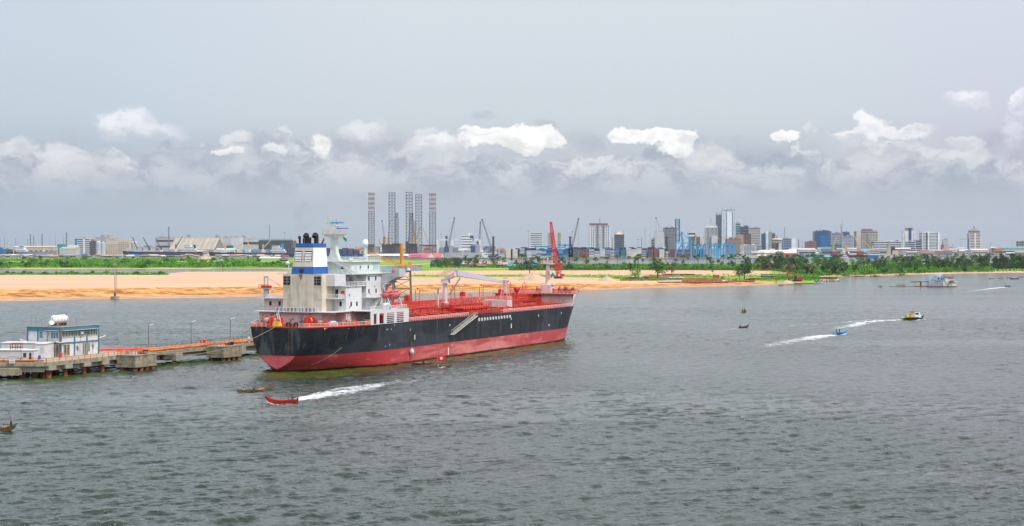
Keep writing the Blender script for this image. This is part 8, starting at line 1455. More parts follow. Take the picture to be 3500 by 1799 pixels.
D = 5050; k = K_(D); t = thing('tower_crane', 'blue and white tower crane left of the pyramid roofed tower', 'tower crane', ((3311 - CX) * k, D, GZ)); o = MB(); o.lattice((0, 0, 0), (0, 0, zat(818, D) - GZ), 2.6, 2.6, 18, .5); o.build('mast', fm_((.05, .12, .30)), t); o = MB(); o.lattice((6, 0, zat(819.5, D) - GZ), (-32 * k, 0, zat(818, D) - GZ), 2.2, 1.6, 14, .4); o.build('jib', fm_(LG), t)
# ---- near side machines on the sand
D = 1449; k = K_(D); t = thing('crawler_crane', 'tall red lattice boom crawler crane with blue grab on the sand bank', 'crane', ((1908 - CX) * k, D, 4.3)); X = lambda p: (p - 1908) * k; Z = lambda y: zat(y, D) - 4.3
CR = mat('crane_red', (.48, .012, .025), .45, .12, 1); o = MB()
for s_ in (-1.7, 1.7): o.prism([(-3.6, .1), (3.6, .1), (4.1, .7), (3.6, 1.3), (-3.6, 1.3), (-4.1, .7)], s_ - .45, s_ + .45, 'y')
o.build('crawler_track', BLK, t); MB().box(-3.2, 2.6, -1.6, 1.6, 1.3, 1.8).build('chassis', mat('machine_black', (.03, .03, .03), .6), t); MB().box(-2.0, 4.2, -1.7, 1.7, 1.8, 4.2, top=(.3, .1)).build('machine_house', CR, t); MB().box(3.0, 5.4, -1.6, 1.6, 2.0, 4.0).build('counterweight', mat('weight_red', (.30, .015, .03), .5), t); MB().box(-.2, 1.4, -2.3, -1.71, 2.0, 4.0).build('cab', GRY, t)
tipv = (X(1883), 0, Z(762)); foot = (X(1905), 0, 2.6); o = MB(); pts_ = []; L0v, L1v = Vector(foot), Vector(tipv); mid1, mid2 = L0v.lerp(L1v, .12), L0v.lerp(L1v, .82); o.lattice(L0v, mid1, .8, 3.0, 4, .30, rb=.2); o.lattice(mid1, mid2, 3.0, 3.0, 22, .34, rb=.22); o.lattice(mid2, L1v, 3.0, 1.6, 5, .3, rb=.2); o.cbox(tipv, (2.4, 1.4, 1.6)); o.build('boom', CR, t)
o = MB(); o.lattice((X(1913), 0, 4), (X(1917), 0, Z(906)), 2.4, 1.4, 7, .2, rb=.13); o.cbox((X(1916.5), 0, Z(902)), (3.2, 1.6, 2.0)); o.build('mast', CR, t); o = MB(); o.tube((X(1916), 0, Z(902)), tipv, .06, n=4); o.tube(tipv, (X(1889), 0, Z(945)), .07, n=4); o.tube((tipv[0] - .6, 0, tipv[2]), (X(1888), 0, Z(945)), .05, n=4); o.build('cable', BLK, t)
o = MB(); o.prism([(X(1881), .2), (X(1886), 4.6), (X(1889), 5.6), (X(1892), 4.6), (X(1901), .0), (X(1896), .4), (X(1890), 3.0), (X(1886), .8)], -1.1, 1.1, 'y'); o.build('grab_bucket', mat('grab_blue', (.03, .12, .32), .5, .2), t)
D = 1440; k = K_(D); t = thing('excavator', 'red tracked excavator with folded arm on the sand point', 'excavator', ((2725 - CX) * k, D, 1.9)); X = lambda p: (p - 2725) * k; Z = lambda y: zat(y, D) - 1.9; ER = mat('excavator_red', (.42, .012, .04), .45, .12, 1)
o = MB()
for s_ in (-1.6, 1.6): o.prism([(-3.4, .1), (3.4, .1), (4.0, .8), (3.4, 1.4), (-3.4, 1.4), (-4.0, .8)], s_ - .45, s_ + .45, 'y')
o.build('crawler_track', BLK, t); MB().box(-2.6, 5.2, -1.7, 1.7, 1.5, 4.2, top=(.3, .15)).build('engine_house', ER, t); MB().box(-3.2, -.8, -1.8, -.2, 1.6, 4.9, top=(.2, .05)).build('cab', mat('machine_black', (.03, .03, .03)), t)
o = MB(); o.prism([(X(2719), 3.0), (X(2722), 4.2), (X(2716), Z(936.5)), (X(2708), Z(934)), (X(2690), Z(932)), (X(2689), Z(935)), (X(2707), Z(937.5)), (X(2713), Z(940))], -.5, .5, 'y'); o.build('boom', ER, t); o = MB(); o.prism([(X(2688), Z(932)), (X(2692), Z(933)), (X(2698), Z(952)), (X(2693), Z(954)), (X(2688), Z(940))], -.4, .4, 'y'); o.build('dipper_arm', ER, t); MB().prism([(X(2693), Z(953)), (X(2698), Z(951)), (X(2699), .1), (X(2690), .2)], -.9, .9, 'y').build('bucket', mat('bucket_dark', (.14, .02, .03)), t)
def heap(nm, lab, px, ypk, yb, wpx, D, m_, zb=0):
    k = K_(D); t = MB(); n = 28; R0 = wpx / 2 * k; hh = zat(ypk, D) - zat(yb, D); V = [(0, 0, hh)]
    for j in range(1, 7):
        for i in range(n): a = 2 * math.pi * i / n; q = j / 6; rr = R0 * q * (1 + .12 * nz(math.cos(a) * 1.5, math.sin(a) * 1.5, px)); V.append((rr * math.cos(a), rr * math.sin(a) * .9, hh * (1 - q) ** 1.12 + (.5 * nz(a * 3, q * 4, px) if 1 < j < 6 else 0) - (.6 if j == 6 else 0)))
    t.add(V, [(0, 1 + i, 1 + (i + 1) % n) for i in range(n)] + [(1 + (j - 1) * n + i, 1 + j * n + i, 1 + j * n + (i + 1) % n, 1 + (j - 1) * n + (i + 1) % n) for j in range(1, 6) for i in range(n)])
    tag(t.build(nm, m_, loc=((px - CX) * k, D + R0 * .4, zat(yb, D)), smooth=True), lab, 'sand pile')
SNDP = mat('sand_heap', (.46, .32, .22), .95, .1, .25, bump=.5)
heap('sand_pile', 'tall conical sand pile left of the red crane', 1822, 928, 960, 118, 1360, SNDP); heap('sand_pile', 'lower conical sand pile right of the red crane', 2076, 943, 963, 78, 1400, SNDP); heap('sand_pile', 'small sand mound beside the red excavator', 2692, 957, 968, 50, 1400, SNDP)
heap('gravel_pile', 'grey gravel pile on the green island', 754, 884, 896, 40, 3100, mat('gravel', (.26, .25, .25), .95, .2, .3)); heap('sand_pile', 'broad sand mound behind the island shrubs', 700, 874, 886, 60, 3500, SNDP)
PR_ = mat('pile_pipe_rust', (.22, .065, .03), .8, .3, .6); PG_ = mat('pile_pipe_green', (.35, .52, .40), .6, .15)
random.seed(14); ip = 0
for px0, px1, y, m_, nm in ((2100, 2250, 951, PR_, 'rust brown'), (2155, 2200, 946, PG_, 'pale green'), (2200, 2290, 946, PR_, 'rust brown'), (2255, 2320, 947, mat('pipe_slate', (.16, .16, .19), .7), 'slate'), (2240, 2350, 953, PR_, 'rust brown'), (2285, 2322, 951, PG_, 'pale green'), (2330, 2460, 954, PR_, 'rust brown'), (2250, 2400, 959, PR_, 'rust brown'), (2247, 2310, 963, PG_, 'pale green'), (2300, 2450, 962, PR_, 'rust brown'), (2446, 2482, 961, PG_, 'pale green'), (2380, 2500, 958, PR_, 'rust brown'), (2120, 2240, 957, PR_, 'rust brown'), (2250, 2470, 966, PR_, 'rust brown'), (2480, 2560, 962, PR_, 'rust brown'), (2205, 2260, 943, PR_, 'rust brown')):
    z = 3.2 if px0 < 2240 else 2.9; p, q = at(px0, y, z), at(px1, y - 1, z); o = MB(); o.tube(p, q, .75, n=10); o.tube(p + Vector((4, 2.0, 0)), q + Vector((5, 2.0, 0)), .75, n=10); ip += 1
    tag(o.build('steel_pipe', m_), '%s steel pipes lying on the sand yard between photo trees and beach' % nm if 0 else '%s long steel pipes lying on the sand yard by the shore' % nm, 'pipe', '%s pipes on the sand yard' % nm)
def bx_(nm, lab, cat_, px0, px1, y0, y1, D, c, dp=3, rib=True, z=None, roof=None):
    k = K_(D); zb3 = zat(y1, D) if z is None else z; W = (px1 - px0) * k; t = thing(nm, lab, cat_, (((px0 + px1) / 2 - CX) * k, D, zb3)); hh = zat(y0, D) - zb3; MB().box(-W / 2, W / 2, 0, dp, 0, hh).build('wall', fm_(c), t)
    o = MB(); [o.box(-W / 2 + W * i / 12, -W / 2 + W * i / 12 + W * .03, -.08, -.001, hh * .08, hh * .92) for i in range(1, 12)]; o.build('ribs', fm_(tuple(q * .6 for q in c)), t); MB().box(-W / 2 - .1, W / 2 + .1, -.1, dp + .1, hh, hh + .12).build('roof', fm_(roof or tuple(q * .9 for q in c)), t); return t
bx_('site_container', 'bright red container office on the yard behind the pipes', 'container', 2437, 2459, 941, 952, 1600, (.52, .02, .03)); bx_('site_container', 'small pale green container left of the red office', 'container', 2387, 2408, 943, 951, 1620, (.25, .48, .35)); bx_('site_container', 'orange red skip beside the red container office', 'container', 2465, 2477, 946, 952, 1600, (.50, .07, .03)); bx_('storage_shed', 'long low dark red shed behind the pipe yard', 'shed', 2265, 2374, 937, 947, 1700, (.20, .05, .05), 8); bx_('storage_shed', 'short dark red shed at the right end of the long one', 'shed', 2374, 2397, 939, 947, 1700, (.17, .05, .05), 6)
bx_('site_truck', 'dark red truck body parked on the pipe yard', 'truck', 2323, 2334, 945, 949, 1640, (.35, .03, .04)); bx_('storage_shed', 'dark slate box half hidden by the shore shrubs', 'shed', 2603, 2652, 945, 951, 1560, (.06, .08, .12), 6)
t = thing('barge_frame', 'rusty steel barge lying on the beach under the trees', 'barge', at(2620, 961, 1.0)); k = K_(1500); o = MB(); o.box(-50 * k, 50 * k, 0, 8, 0, 1.6, top=(1, .5)); o.box(-58 * k, 48 * k, 2, 7, 1.65, 2.6); o.build('hull', PR_, t); MB().box(-50 * k, 44 * k, -.2, -.01, .1, .9).build('dark_side', mat('wet_steel', (.03, .02, .02), .5), t)
t = thing('barge_frame', 'dark rusty barge stub at the right end of the pipe yard', 'barge', at(2595, 962, 1.4)); 
MB().box(-12, -3, 8, 14, .3, 1.8).build('hull', mat('wet_steel', (.03, .02, .02)), t)
p = at(2801, 971); b, p = boat('motor_launch', 'white cabin launch beached beside the excavator point', 'launch', 2803, 971, R(-4), 9.5, 2.6, 1.7, .3, .2, (WHT, WHT, GRY), sq=True, thw=2); MB().prism([(-1.5, .8), (2.4, .8), (1.2, 2.4), (-1.5, 2.4)], -.95, .95, 'y').build('cabin', WHT, b); MB().box(-1.2, 1.0, -1.0, -.951, 1.5, 2.1).build('window', GLS, b)
b, p = boat('wooden_boat', 'small red skiff beside the white cabin launch', 'boat', 2776, 971, R(2), 4.5, 1.6, .9, .3, .2, (ER, ER, WOODL), thw=2); b, p = boat('wooden_boat', 'small moored boat crowded with dark nets at the beach', 'boat', 2669, 976, R(15), 4.8, 1.8, .9, .4, .3, (WOODD, WOOD, WOODD), thw=2); person('person in red standing on the beach beside the dark boat', at(2653, 972, .8), 0, 'stand', 'red', scale=1.5)
t = thing('slipway_float', 'long dark floating log boom below the excavator', 'float', at(2740, 971)); o = MB(); o.tube((-10, 0, .2), (12, 0, .2), .5, n=8); o.build('log', WOODD, t)
# village on the point
random.seed(31)
for i in range(22):
    px = random.uniform(1475, 1900); D = random.uniform(2250, 2620) if px > 1560 else random.uniform(2450, 2650); nm, c = random.choice([('rusty', (.20, .09, .07)), ('grey', (.33, .33, .34)), ('brown', (.22, .16, .12)), ('pale', (.50, .50, .50)), ('blue', (.03, .30, .62))] if i % 6 else [('blue', (.03, .30, .62))]); w_ = random.uniform(7, 18)
    t = thing('village_hut', '%s roofed hut among the palms of the fishing village' % nm, 'hut', ((px - CX) * K_(D), D, 2.0), random.uniform(-.5, .5), '%s huts in the fishing village' % nm); MB().box(-w_ / 2, w_ / 2, 0, 6, 0, 2.6).build('wall', fm_((.16, .12, .10)), t); o = MB(); o.prism([(-1, 2.6), (7, 2.6), (3, 4.6)], -w_ / 2 - .8, w_ / 2 + .8, 'x'); o.build('roof', fm_(c), t)
for i in range(14):
    px = 1450 + 9 * i + random.uniform(-3, 3); q = at(px, 921 + random.uniform(-1, 1)); tag(boat_shell(random.uniform(7, 11), 1.6, .9, .6, .3).build('village_canoe', (WOODD, WOOD, WOODD), loc=q, rot=(0, 0, random.uniform(-.4, .4))), 'dark canoe drawn up along the fishing village shore', 'canoe', 'canoes along the village shore')
t = hall('tan thatched long roof among bushes right of the red crane', 1967, 2022, 911, 917, 2600, (.60, .47, .27), (.2, .15, .1), 4, depth=12)
# ---------------------------------------------------------------- vegetation
def leaf_mat(name, a, b, c=None):
    m_ = bpy.data.materials.new(name); m_.use_nodes = True; nt = m_.node_tree; nt.nodes.clear(); q = NG(nt); o = q.n('ShaderNodeOutputMaterial'); d_ = q.n('ShaderNodeBsdfPrincipled')
    oi = q.n('ShaderNodeObjectInfo'); ge = q.n('ShaderNodeNewGeometry'); tc = q.n('ShaderNodeTexCoord').outputs['Object']
    n1 = q.noise(tc, .35, 3, .6); col = q.mix(q.mr(q.m('ADD', q.m('MULTIPLY', n1, .6), q.m('MULTIPLY', ge.outputs['Random Per Island'], .5)), .25, .85), a, b)
    if c: col = q.mix(q.m('MULTIPLY', oi.outputs['Random'], .6), col, c)
    q.put(d_.inputs['Base Color'], col); d_.inputs['Roughness'].default_value = .6; d_.inputs['Specular IOR Level'].default_value = .2; nt.links.new(d_.outputs[0], o.inputs[0]); return m_
LF_D = leaf_mat('leaf_dark', sr(22, 44, 22), sr(54, 90, 34), sr(42, 78, 40)); LF_B = leaf_mat('leaf_bright', sr(48, 98, 18), sr(116, 168, 34), sr(70, 140, 24)); LF_M = leaf_mat('leaf_mid', sr(34, 70, 22), sr(80, 124, 34), sr(56, 98, 36)); LF_P = leaf_mat('palm_leaf', sr(40, 66, 30), sr(86, 110, 50), sr(72, 86, 48))
LF_O = leaf_mat('leaf_olive', sr(62, 74, 24), sr(116, 118, 34), sr(92, 76, 30)); LF_C = leaf_mat('casuarina_leaf', sr(24, 44, 32), sr(48, 72, 44)); BARK = mat('bark', (.10, .075, .055), .9, .3, 2); LF_BR = leaf_mat('dry_frond', sr(96, 80, 58), sr(132, 112, 78)); LF_G = leaf_mat('grass_blades', sr(70, 132, 24), sr(134, 180, 44))
def leafq(o, c, s_, rng, up=.5):
    a = Vector((rng.gauss(0, 1), rng.gauss(0, 1), rng.gauss(0, up))); 
    if a.length < .01: a = Vector((1, 0, 0))
    a.normalize(); b = a.cross(Vector((rng.gauss(0, 1), rng.gauss(0, 1), rng.gauss(0, 1)))); b = b.normalized() if b.length > .01 else Vector((0, 0, 1))
    a *= s_; b *= s_ * .7; c = Vector(c); k = len(o.v); o.v += [c - a, c - b * .8, c + a, c + b * .8]; o.f.append([k, k + 1, k + 2, k + 3]); o.mi.append(0)
def tree_proto(kind, seed):
    rng = random.Random(seed); cr = MB(); tr = MB()
    if kind in ('broad', 'tall', 'bush'):
        hh = {'broad': 9, 'tall': 13, 'bush': 4.5}[kind]; rad = {'broad': 5.2, 'tall': 4.6, 'bush': 3.6}[kind]; cz = hh * (.62 if kind != 'bush' else .5)
        n = {'broad': 20, 'tall': 24, 'bush': 13}[kind]; tr.tube((0, 0, -.5), (0, 0, hh * .45), .32, .2, 7)
        for i in range(n):
            th, u = rng.uniform(0, 6.28), rng.uniform(-.75, 1); rr = rad * rng.uniform(.35, .95) * math.sqrt(max(.1, 1 - u * u * .7)); c = Vector((rr * math.cos(th), rr * math.sin(th), cz + u * hh * .36)); cs = rad * rng.uniform(.26, .46)
            if kind != 'bush' and i % 2 == 0: tr.tube((0, 0, hh * rng.uniform(.25, .45)), c, .14, .05, 5)
            for _ in range(34 if kind != 'bush' else 30):
                d_ = Vector((rng.gauss(0, 1), rng.gauss(0, 1), rng.gauss(0, .8))); d_.normalize(); leafq(cr, c + d_ * cs * rng.uniform(.55, 1.05), rng.uniform(.32, .6), rng)
    elif kind == 'cas':
        hh = 17; tr.tube((0, 0, -.5), (0, 0, hh), .3, .06, 7)
        for i in range(46):
            z = hh * (.12 + .86 * i / 46) ; rr = 4.2 * (1.05 - z / hh) ** .65 * rng.uniform(.5, 1.1); th = rng.uniform(0, 6.28); c = Vector((rr * math.cos(th), rr * math.sin(th), z)); tr.tube((0, 0, z - .8), c, .06, .03, 4)
            for _ in range(22): leafq(cr, c + Vector((rng.gauss(0, .8), rng.gauss(0, .8), rng.gauss(0, .7))), rng.uniform(.3, .6), rng, 1.2)
    elif kind == 'palm':
        hh = rng.uniform(9, 12); bend = rng.uniform(-1.4, 1.4); pts = [(bend * (t_ / 5) ** 2, 0, hh * t_ / 5 - (.6 if t_ == 0 else 0)) for t_ in range(6)]; tr.path(pts, .2, 6); top = Vector(pts[-1])
        for i in range(19):
            th = 6.28 * i / 19 + rng.uniform(-.2, .2); el_ = rng.uniform(-.5, 1.15); L = rng.uniform(3.2, 4.4); p = top.copy(); d_ = Vector((math.cos(th) * math.cos(el_), math.sin(th) * math.cos(el_), math.sin(el_))); side = Vector((-math.sin(th), math.cos(th), 0)); prev = None
            for s_ in range(7):
                w_ = .75 * math.sin(math.pi * (s_ + .7) / 7.6); dr = Vector((0, 0, -.25 * w_)); row = [p - side * w_ + dr * 2, p, p + side * w_ + dr * 2]
                if prev: k = len(cr.v); cr.v += prev + row; cr.f += [[k, k + 1, k + 4, k + 3], [k + 1, k + 2, k + 5, k + 4]]; cr.mi += [0, 0]
                prev = row; p = p + d_ * (L / 6); d_ = (d_ + Vector((0, 0, -.24))).normalized()
    elif kind == 'lowpalm':
        tr.tube((0, 0, -.3), (0, 0, 1.5), .3, .25, 6); top = Vector((0, 0, 1.5))
        for i in range(22):
            th = 6.28 * i / 22 + rng.uniform(-.2, .2); el_ = rng.uniform(.1, 1.4); L = rng.uniform(3.5, 5); p = top.copy(); d_ = Vector((math.cos(th) * math.cos(el_), math.sin(th) * math.cos(el_), math.sin(el_))); side = Vector((-math.sin(th), math.cos(th), 0)); prev = None
            for s_ in range(6):
                w_ = .6 * math.sin(math.pi * (s_ + .7) / 6.6); row = [p - side * w_ - Vector((0, 0, .3 * w_)), p, p + side * w_ - Vector((0, 0, .3 * w_))]
                if prev: k = len(cr.v); cr.v += prev + row; cr.f += [[k, k + 1, k + 4, k + 3], [k + 1, k + 2, k + 5, k + 4]]; cr.mi += [0, 0]
                prev = row; p = p + d_ * (L / 5); d_ = (d_ + Vector((0, 0, -.2))).normalized()
    return cr, tr
PROT = {}
for kd, ns_ in (('broad', 4), ('tall', 3), ('bush', 4), ('cas', 3), ('palm', 5), ('lowpalm', 2)):
    for s_ in range(ns_):
        cr, tr = tree_proto(kd, 100 + s_ * 7 + len(kd)); mats_ = {'broad': (LF_D, LF_M, LF_B, LF_O), 'tall': (LF_D, LF_M, LF_D), 'bush': (LF_B, LF_M, LF_D, LF_B), 'cas': (LF_C,) * 3, 'palm': (LF_P,) * 5, 'lowpalm': (LF_P, LF_BR)}[kd]
        PROT[kd, s_] = (cr.mesh('crown', mats_[s_]), tr.mesh('trunk', BARK))
TN_ = {'broad': 'tree', 'tall': 'tree', 'bush': 'shrub', 'cas': 'casuarina_tree', 'palm': 'palm_tree', 'lowpalm': 'low_palm'}
def plant(kd, v, px, D, z, s_, lab, group, name=None, sz=None):
    c, t_ = PROT[kd, v]; o = thing(name or TN_[kd], lab, {'bush': 'shrub', 'palm': 'palm', 'lowpalm': 'palm'}.get(kd, 'tree'), ((px - CX) * K_(D), D, z), random.uniform(0, 6.28), group); o.scale = (s_, s_, sz or s_)
    for nm, me in (('crown', c), ('trunk', t_)): q = link(bpy.data.objects.new(nm, me)); q.parent = o
    return o
random.seed(77)
# individual trees on the sand
for px, yb, hgt, kd, v, lab in ((2172, 953, 36, 'broad', 2, 'round bright green tree on the sand left of the pipe yard'), (2248, 953, 66, 'tall', 1, 'tall olive topped tree standing over the pipe yard'), (2295, 938, 30, 'broad', 3, 'rounded olive tree behind the pipe yard shed'), (2545, 955, 60, 'tall', 0, 'big dark spreading tree at the right end of the pipe yard'), (1810, 938, 50, 'tall', 2, 'wide olive tree behind the tall sand pile'), (2528, 950, 34, 'broad', 1, 'shorter green tree leaning against the big dark tree'), (2437, 945, 17, 'palm', 0, 'small orange flowering palm before the red container')):
    D = F * (H - 2.6) / (yb - Y0); bh_ = {'broad': 9.6, 'tall': 13.5, 'palm': 11}[kd]; s_ = hgt * K_(D) / bh_; o = plant(kd, v, px, D, 2.3, s_ * 1.05, lab, None)
    if kd == 'tall': o.scale = (s_ * 1.45, s_ * 1.45, s_ * 1.05)
# shore woodland on the right
def wf(px): return tab(FW, px)
for i in range(235):
    px = random.uniform(1740, 3530) if i < 150 else random.uniform(2560, 3540); f = wf(px) + 40; t_ = random.random(); D = f + t_ * (820 if px > 1900 else 500); kd = 'broad' if random.random() < .6 else 'tall'; v = random.choice((0, 1, 0, 1, 2, 0) if kd == 'broad' else (0, 1, 2)); s_ = random.uniform(.75, 1.25) * (1.15 if px > 2600 else .9)
    if px < 2550: s_ *= .62
    tone = {('broad', 0): 'dark', ('broad', 1): 'mid green', ('broad', 2): 'bright', ('tall', 0): 'tall dark', ('tall', 1): 'tall green', ('tall', 2): 'tall dusky'}[kd, v]
    plant(kd, v, px, D, 2, s_, '%s leafy tree in the shore woodland %s' % (tone, 'below the container stacks' if px < 2260 else 'below the blue gantries' if px < 2520 else 'behind the excavator' if px < 2800 else 'below the beige hotel block' if px < 3090 else 'below the white towers'), '%s woodland trees' % tone)
for i in range(104):
    px = random.uniform(1740, 3480); f = wf(px) + (30 if px < 2700 else 12); D = f + abs(random.gauss(0, 70)) + (0 if px > 2560 else 0); v = random.randrange(4)
    if px > 3380: continue
    tone = ('bright', 'mid green', 'dark', 'yellow green')[v]; plant('bush', v, px, D, 1.8, random.uniform(.8, 1.5), '%s shrub on the shore woodland edge %s' % (tone, 'below the container stacks' if px < 2260 else 'behind the pipe yard' if px < 2560 else 'behind the excavator' if px < 2800 else 'above the right beach'), '%s shore shrubs' % tone)
for i in range(120):
    u = random.random(); px = random.uniform(1560, 2200) if u < .25 else random.uniform(2140, 2720) if u < .6 else random.uniform(2560, 3400); f = wf(px); D = random.uniform(f + 60, tab(BW, px) - 60); s_ = random.uniform(.95, 1.45)
    if px < 2100: s_ *= .95
    plant('palm', random.randrange(5), px, D, 2, s_, 'coconut palm above the shore bushes %s' % ('below the container stacks' if px < 2260 else 'below the blue gantries' if px < 2520 else 'behind the excavator' if px < 2800 else 'below the beige hotel block' if px < 3090 else 'below the white towers'), 'coconut palms along the shore')
for px, y, hgt in ((1935, 909, 17), (1943, 905, 20), (1994, 905, 30), (2006, 905, 32), (2013, 912, 20), (2041, 907, 22), (1840, 912, 34), (1845, 914, 26), (1822, 910, 30), (1763, 915, 26), (1798, 910, 26)):
    D = F * 32 / (y - Y0); plant('palm', random.randrange(5), px, D, 2, hgt * K_(D) / 12.5, 'lone tall palm on the low green point near the lagoon', 'lone palms on the low point')
for i in range(34):
    px = random.uniform(2580, 2860); D = wf(px) + random.uniform(40, 120); plant('lowpalm', i % 2, px, D, 1.8, random.uniform(1.3, 2.1), '%s low palm with spreading fronds near the excavator' % ('green' if i % 2 == 0 else 'dry brown'), '%s low palms behind the sand point' % ('green' if i % 2 == 0 else 'dry'))
for i in range(17):
    px = random.uniform(3400, 3560); D = random.uniform(2030, 2250); plant('cas', i % 3, px, D, 2, random.uniform(.9, 1.25), 'dark feathery casuarina in the grove at the right edge', 'casuarinas at the right edge')
for i in range(9): plant('broad', 0, random.uniform(3400, 3550), random.uniform(2020, 2120), 2, random.uniform(.9, 1.2), 'dark leafy tree at the foot of the casuarina grove', 'dark trees under the casuarinas')
# village trees
for i in range(26):
    px = random.uniform(1475, 1720); D = random.uniform(2300, 2600); kd = 'palm' if i % 3 == 0 else 'broad'; plant(kd, random.randrange(5) if kd == 'palm' else (0, 1, 0, 3)[i % 4], px, D, 2, random.uniform(.9, 1.35), '%s in the fishing village' % ('leaning palm' if kd == 'palm' else ('dark', 'mid green', 'dark', 'olive')[i % 4] + ' shade tree'), '%s of the fishing village' % ('palms' if kd == 'palm' else ('dark', 'mid green', 'dark', 'olive')[i % 4] + ' shade trees'))
# green island on the left
for i in range(158):
    px = random.uniform(-40, 1130) if i < 140 else random.uniform(1130, 1450); f = tab(FB, px); D = f + 20 + 1500 * random.random() ** 1.6; v = random.choice((0, 3, 1, 0, 2)); 
    if px > 900 and D > 2700: continue
    tone = ('bright', 'mid green', 'dark', 'yellow green')[v]; plant('bush', v, px, D, 1.4, random.uniform(1.0, 2.1) * (1 if D < 2900 else .75), '%s rounded shrub on the green island %s' % (tone, 'left of the beacon mast' if px < 393 else 'below the navy bulk carrier' if px < 700 else 'left of the tanker funnel' if px < 1000 else 'behind the tanker'), '%s shrubs on the green island' % tone)
for px, y, hgt, kd, v in ((137, 888, 14, 'broad', 0), (290, 893, 24, 'broad', 1), (115, 904, 14, 'broad', 0), (162, 906, 18, 'broad', 0), (425, 900, 16, 'broad', 0), (400, 886, 10, 'broad', 0), (490, 889, 9, 'broad', 2), (641, 893, 24, 'broad', 2), (560, 893, 14, 'broad', 1), (578, 900, 12, 'broad', 2), (604, 875, 12, 'cas', 0), (935, 884, 20, 'cas', 1), (315, 880, 12, 'cas', 2), (848, 886, 14, 'cas', 0), (770, 888, 10, 'cas', 1), (880, 890, 10, 'broad', 0), (500, 897, 9, 'palm', 1), (375, 890, 10, 'palm', 2), (70, 890, 12, 'palm', 3), (1680, 891, 14, 'broad', 0), (1725, 889, 12, 'broad', 0), (1725, 900, 10, 'bush', 0)):
    D = F * 32.4 / (y - Y0); base_ = {'broad': 9.6, 'cas': 17, 'palm': 12.5, 'bush': 5}[kd]; plant(kd, v, px, D, 1.6, hgt * K_(D) / base_, 'taller %s standing above the island scrub' % {'broad': 'rounded tree', 'cas': 'dark conifer like tree', 'palm': 'palm', 'bush': 'bright bush'}[kd], 'taller %s of the green island' % {'broad': 'trees', 'cas': 'casuarinas', 'palm': 'palms', 'bush': 'bushes'}[kd])
for i in range(48):
    px = random.uniform(-40, 572); D = random.uniform(1745, 1835); plant('bush', random.choice((0, 1, 3, 1)), px, D, 1.2, random.uniform(.5, 1.0), 'low shrub at the back of the sand, %s of the beacon mast' % ('far left' if px < 200 else 'left' if px < 393 else 'right'), 'low shrubs behind the sand')
for px, D, s_ in ((30, 4900, 2.2), (20, 4850, 2.0), (44, 4880, 1.8), (176, 4900, 1.2), (2660, 4400, 1.6), (2672, 4400, 1.4), (2780, 4350, 1.3)): plant('broad', 0, px, D, GZ, s_, 'dark tree among the port buildings', 'trees among the port buildings')
# ground cover masses
def cover(name, lab, fn, n, size, m_, seed, up=.8):
    rng = random.Random(seed); o = MB()
    for _ in range(n):
        r_ = fn(rng)
        if r_ is None: continue
        px, D, z = r_; leafq(o, ((px - CX) * K_(D), D, z), size * rng.uniform(.6, 1.3), rng, up)
    return tag(o.build(name, m_), lab, 'undergrowth', kind='stuff')
def bushz(x, D, a, sc): return a * max(0, .55 + .8 * nz(x * sc, D * sc))
def cf1(r_):
    px = r_.uniform(1740, 3560); D = wf(px) + (26 if px < 2700 else 9) + r_.random() ** 1.5 * 650
    if px < 2560 and D > wf(px) + 600: return None
    if px > 3395 and r_.random() < .8: return None
    x = (px - CX) * K_(D); top = bushz(x, D, 4.6 if px > 2560 else 3.2, .045) * min(1, (D - wf(px) - 20) / 30 + .3); return px, D, 2 + top * r_.uniform(.5, 1.05)
def cf2(r_):
    px = r_.uniform(-50, 1150); D = tab(FB, px) + 14 + r_.random() ** 1.6 * 1300; 
    if px > 880 and D > 2800: return None
    x = (px - CX) * K_(D); 
    if nz(x * .006 + 4, D * .004) > .18: return None
    return px, D, 1.6 + bushz(x, D, 5.5, .03) * r_.uniform(.4, 1.05)
def cf3(r_):
    px = r_.uniform(-60, 575 + r_.gauss(0, 6)); D = r_.uniform(1725, 1850); x = (px - CX) * K_(D); return px, D, 1.6 + bushz(x, D, 2.2, .06) * r_.uniform(.3, 1.0) * min(1, (600 - px) / 60)
def cf4(r_):
    px = r_.uniform(2600, 2800); D = r_.uniform(1480, 1800); x = (px - CX) * K_(D); return px, D, 1.6 + bushz(x, D, 1.6, .08) * r_.uniform(.3, 1.0)
def cf5(r_):
    px = r_.uniform(1345, 2660); g_ = 1620 if px < 2080 else 1600; D = r_.gauss(g_, 62 if px < 2080 else 90)
    if nz(px * .02, D * .01) < -.1: return None
    return px, D, 2.7 + r_.uniform(0, .9)
def cf6(r_):
    px = r_.uniform(1470, 2560); D = wf(px) + r_.uniform(20, 60) if px > 1740 else r_.uniform(2260, 2640); x = (px - CX) * K_(D); return px, D, 2 + bushz(x, D, 3.0, .05) * r_.uniform(.3, 1.05)
cover('undergrowth', 'dense bright green bushes filling the right shore woodland', cf1, 22000, .95, LF_B, 1); cover('undergrowth', 'darker leafy thicket between the right shore trees', cf1, 34000, 1.0, LF_M, 2); cover('undergrowth', 'green scrub covering the long left island', cf2, 26000, 1.25, LF_B, 3); cover('undergrowth', 'mid green scrub mixed over the left island', cf2, 16000, 1.25, LF_M, 4)
cover('undergrowth', 'low green strip along the back of the sand', cf3, 9000, .8, LF_B, 5); cover('undergrowth', 'bright beach plants around the excavator point', cf4, 7000, .7, LF_B, 6); cover('grass', 'rough grass band across the middle of the sand', cf5, 9000, .75, LF_G, 7, .3); cover('undergrowth', 'village and middle shore undergrowth', cf6, 11000, .95, LF_M, 8)
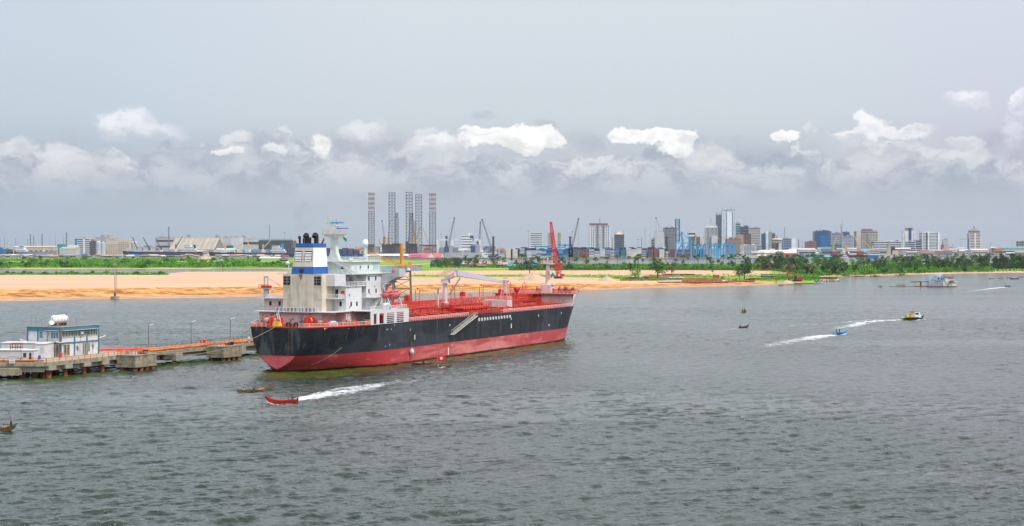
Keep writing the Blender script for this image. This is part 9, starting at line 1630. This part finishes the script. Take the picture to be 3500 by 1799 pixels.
# rocky green spit right of the excavator
o = MB(); n = 60; V = []
for i in range(n + 1):
    px = lerp(2640, 2870, i / n); D0 = lerp(1570, 1565, i / n) ; w_ = 32 * math.sin(math.pi * min(1, .12 + .88 * (1 - i / n)) * .5) ** .6 * (1 if i < n else 0); 
    for j in range(7): q = -1 + j / 3; V.append(((px - CX) * K_(D0 + q * w_), D0 + q * w_, (2.4 * (1 - q * q) + .4 * nz(px * .2, q * 3)) * (1 if i < n else 0) - .5))
o.add(V, [(7 * i + j, 7 * i + 7 + j, 7 * i + 8 + j, 7 * i + 1 + j) for i in range(n) for j in range(6)]); tag(o.build('rocky_point', mat('rock_and_sand', (.34, .27, .19), .95, .4, .5, bump=.8), smooth=True), kind='structure')
def cf7(r_): px = r_.uniform(2640, 2862); D = 1565 + r_.gauss(4, 11); return px, D, 1.6 + r_.uniform(0, 1.6)
cover('undergrowth', 'green creeper covering the small rocky point', cf7, 3500, .6, LF_M, 9)
rng = random.Random(5)
for i in range(60):
    px = rng.uniform(2690, 2872); D = 1540 + rng.uniform(-6, 8); s_ = rng.uniform(.5, 1.3); q = MB(); q.lathe([(.1, -.5), (s_, 0), (s_ * .8, s_ * .5), (.1, s_ * .8)], (0, 0, 0), 6); q.v = [v + Vector((rng.uniform(-.2, .2), rng.uniform(-.2, .2), rng.uniform(-.1, .1))) * s_ for v in q.v]
    tag(q.build('rock', mat('rock_brown', (.24, .18, .13), .95, .4, 1), loc=((px - CX) * K_(D), D, .3)), 'brown boulder lining the small rocky point', 'rock', 'boulders of the rocky point')
# driftwood dark patches on the right beach
for k, (px, y) in enumerate(((2893, 945), (2937, 947), (2990, 946), (3078, 942))):
    t = thing('brushwood_heap', ('first', 'second', 'third', 'fourth')[k] + ' dark brushwood heap on the right beach counted from the excavator', 'brushwood', at(px, y, 1)); o = MB(); rg_ = random.Random(k); [leafq(o, (rg_.gauss(0, 3.5), rg_.gauss(0, 1), abs(rg_.gauss(0, .8))), .7, rg_) for _ in range(120)]; o.build('branches', BARK, t)
# smoke from the tanker funnel
sm_ = MB(); sm_.lathe([(.2, -4), (2.6, -2.5), (4.2, 0), (3.6, 3), (1.8, 5.5), (.2, 7)], (0, 0, 0), 14, 'x'); so_ = sm_.build('funnel_smoke', None, loc=tuple(sw(15, -2, 41)), rot=(0, R(-62), 0)); so_.data.materials.clear()
mm = bpy.data.materials.new('smoke'); mm.use_nodes = True; nt = mm.node_tree; nt.nodes.clear(); pv = nt.nodes.new('ShaderNodeVolumePrincipled'); pv.inputs['Color'].default_value = (.25, .25, .27, 1); q = NG(nt); q.put(pv.inputs['Density'], q.mr(q.noise(q.n('ShaderNodeTexCoord').outputs['Object'], .35, 4, .6), .48, .75, 0, .05)); oo = nt.nodes.new('ShaderNodeOutputMaterial'); nt.links.new(pv.outputs[0], oo.inputs['Volume']); so_.data.materials.append(mm)
tag(so_, 'thin grey smoke drifting up from the tanker funnel', 'smoke', kind='stuff')
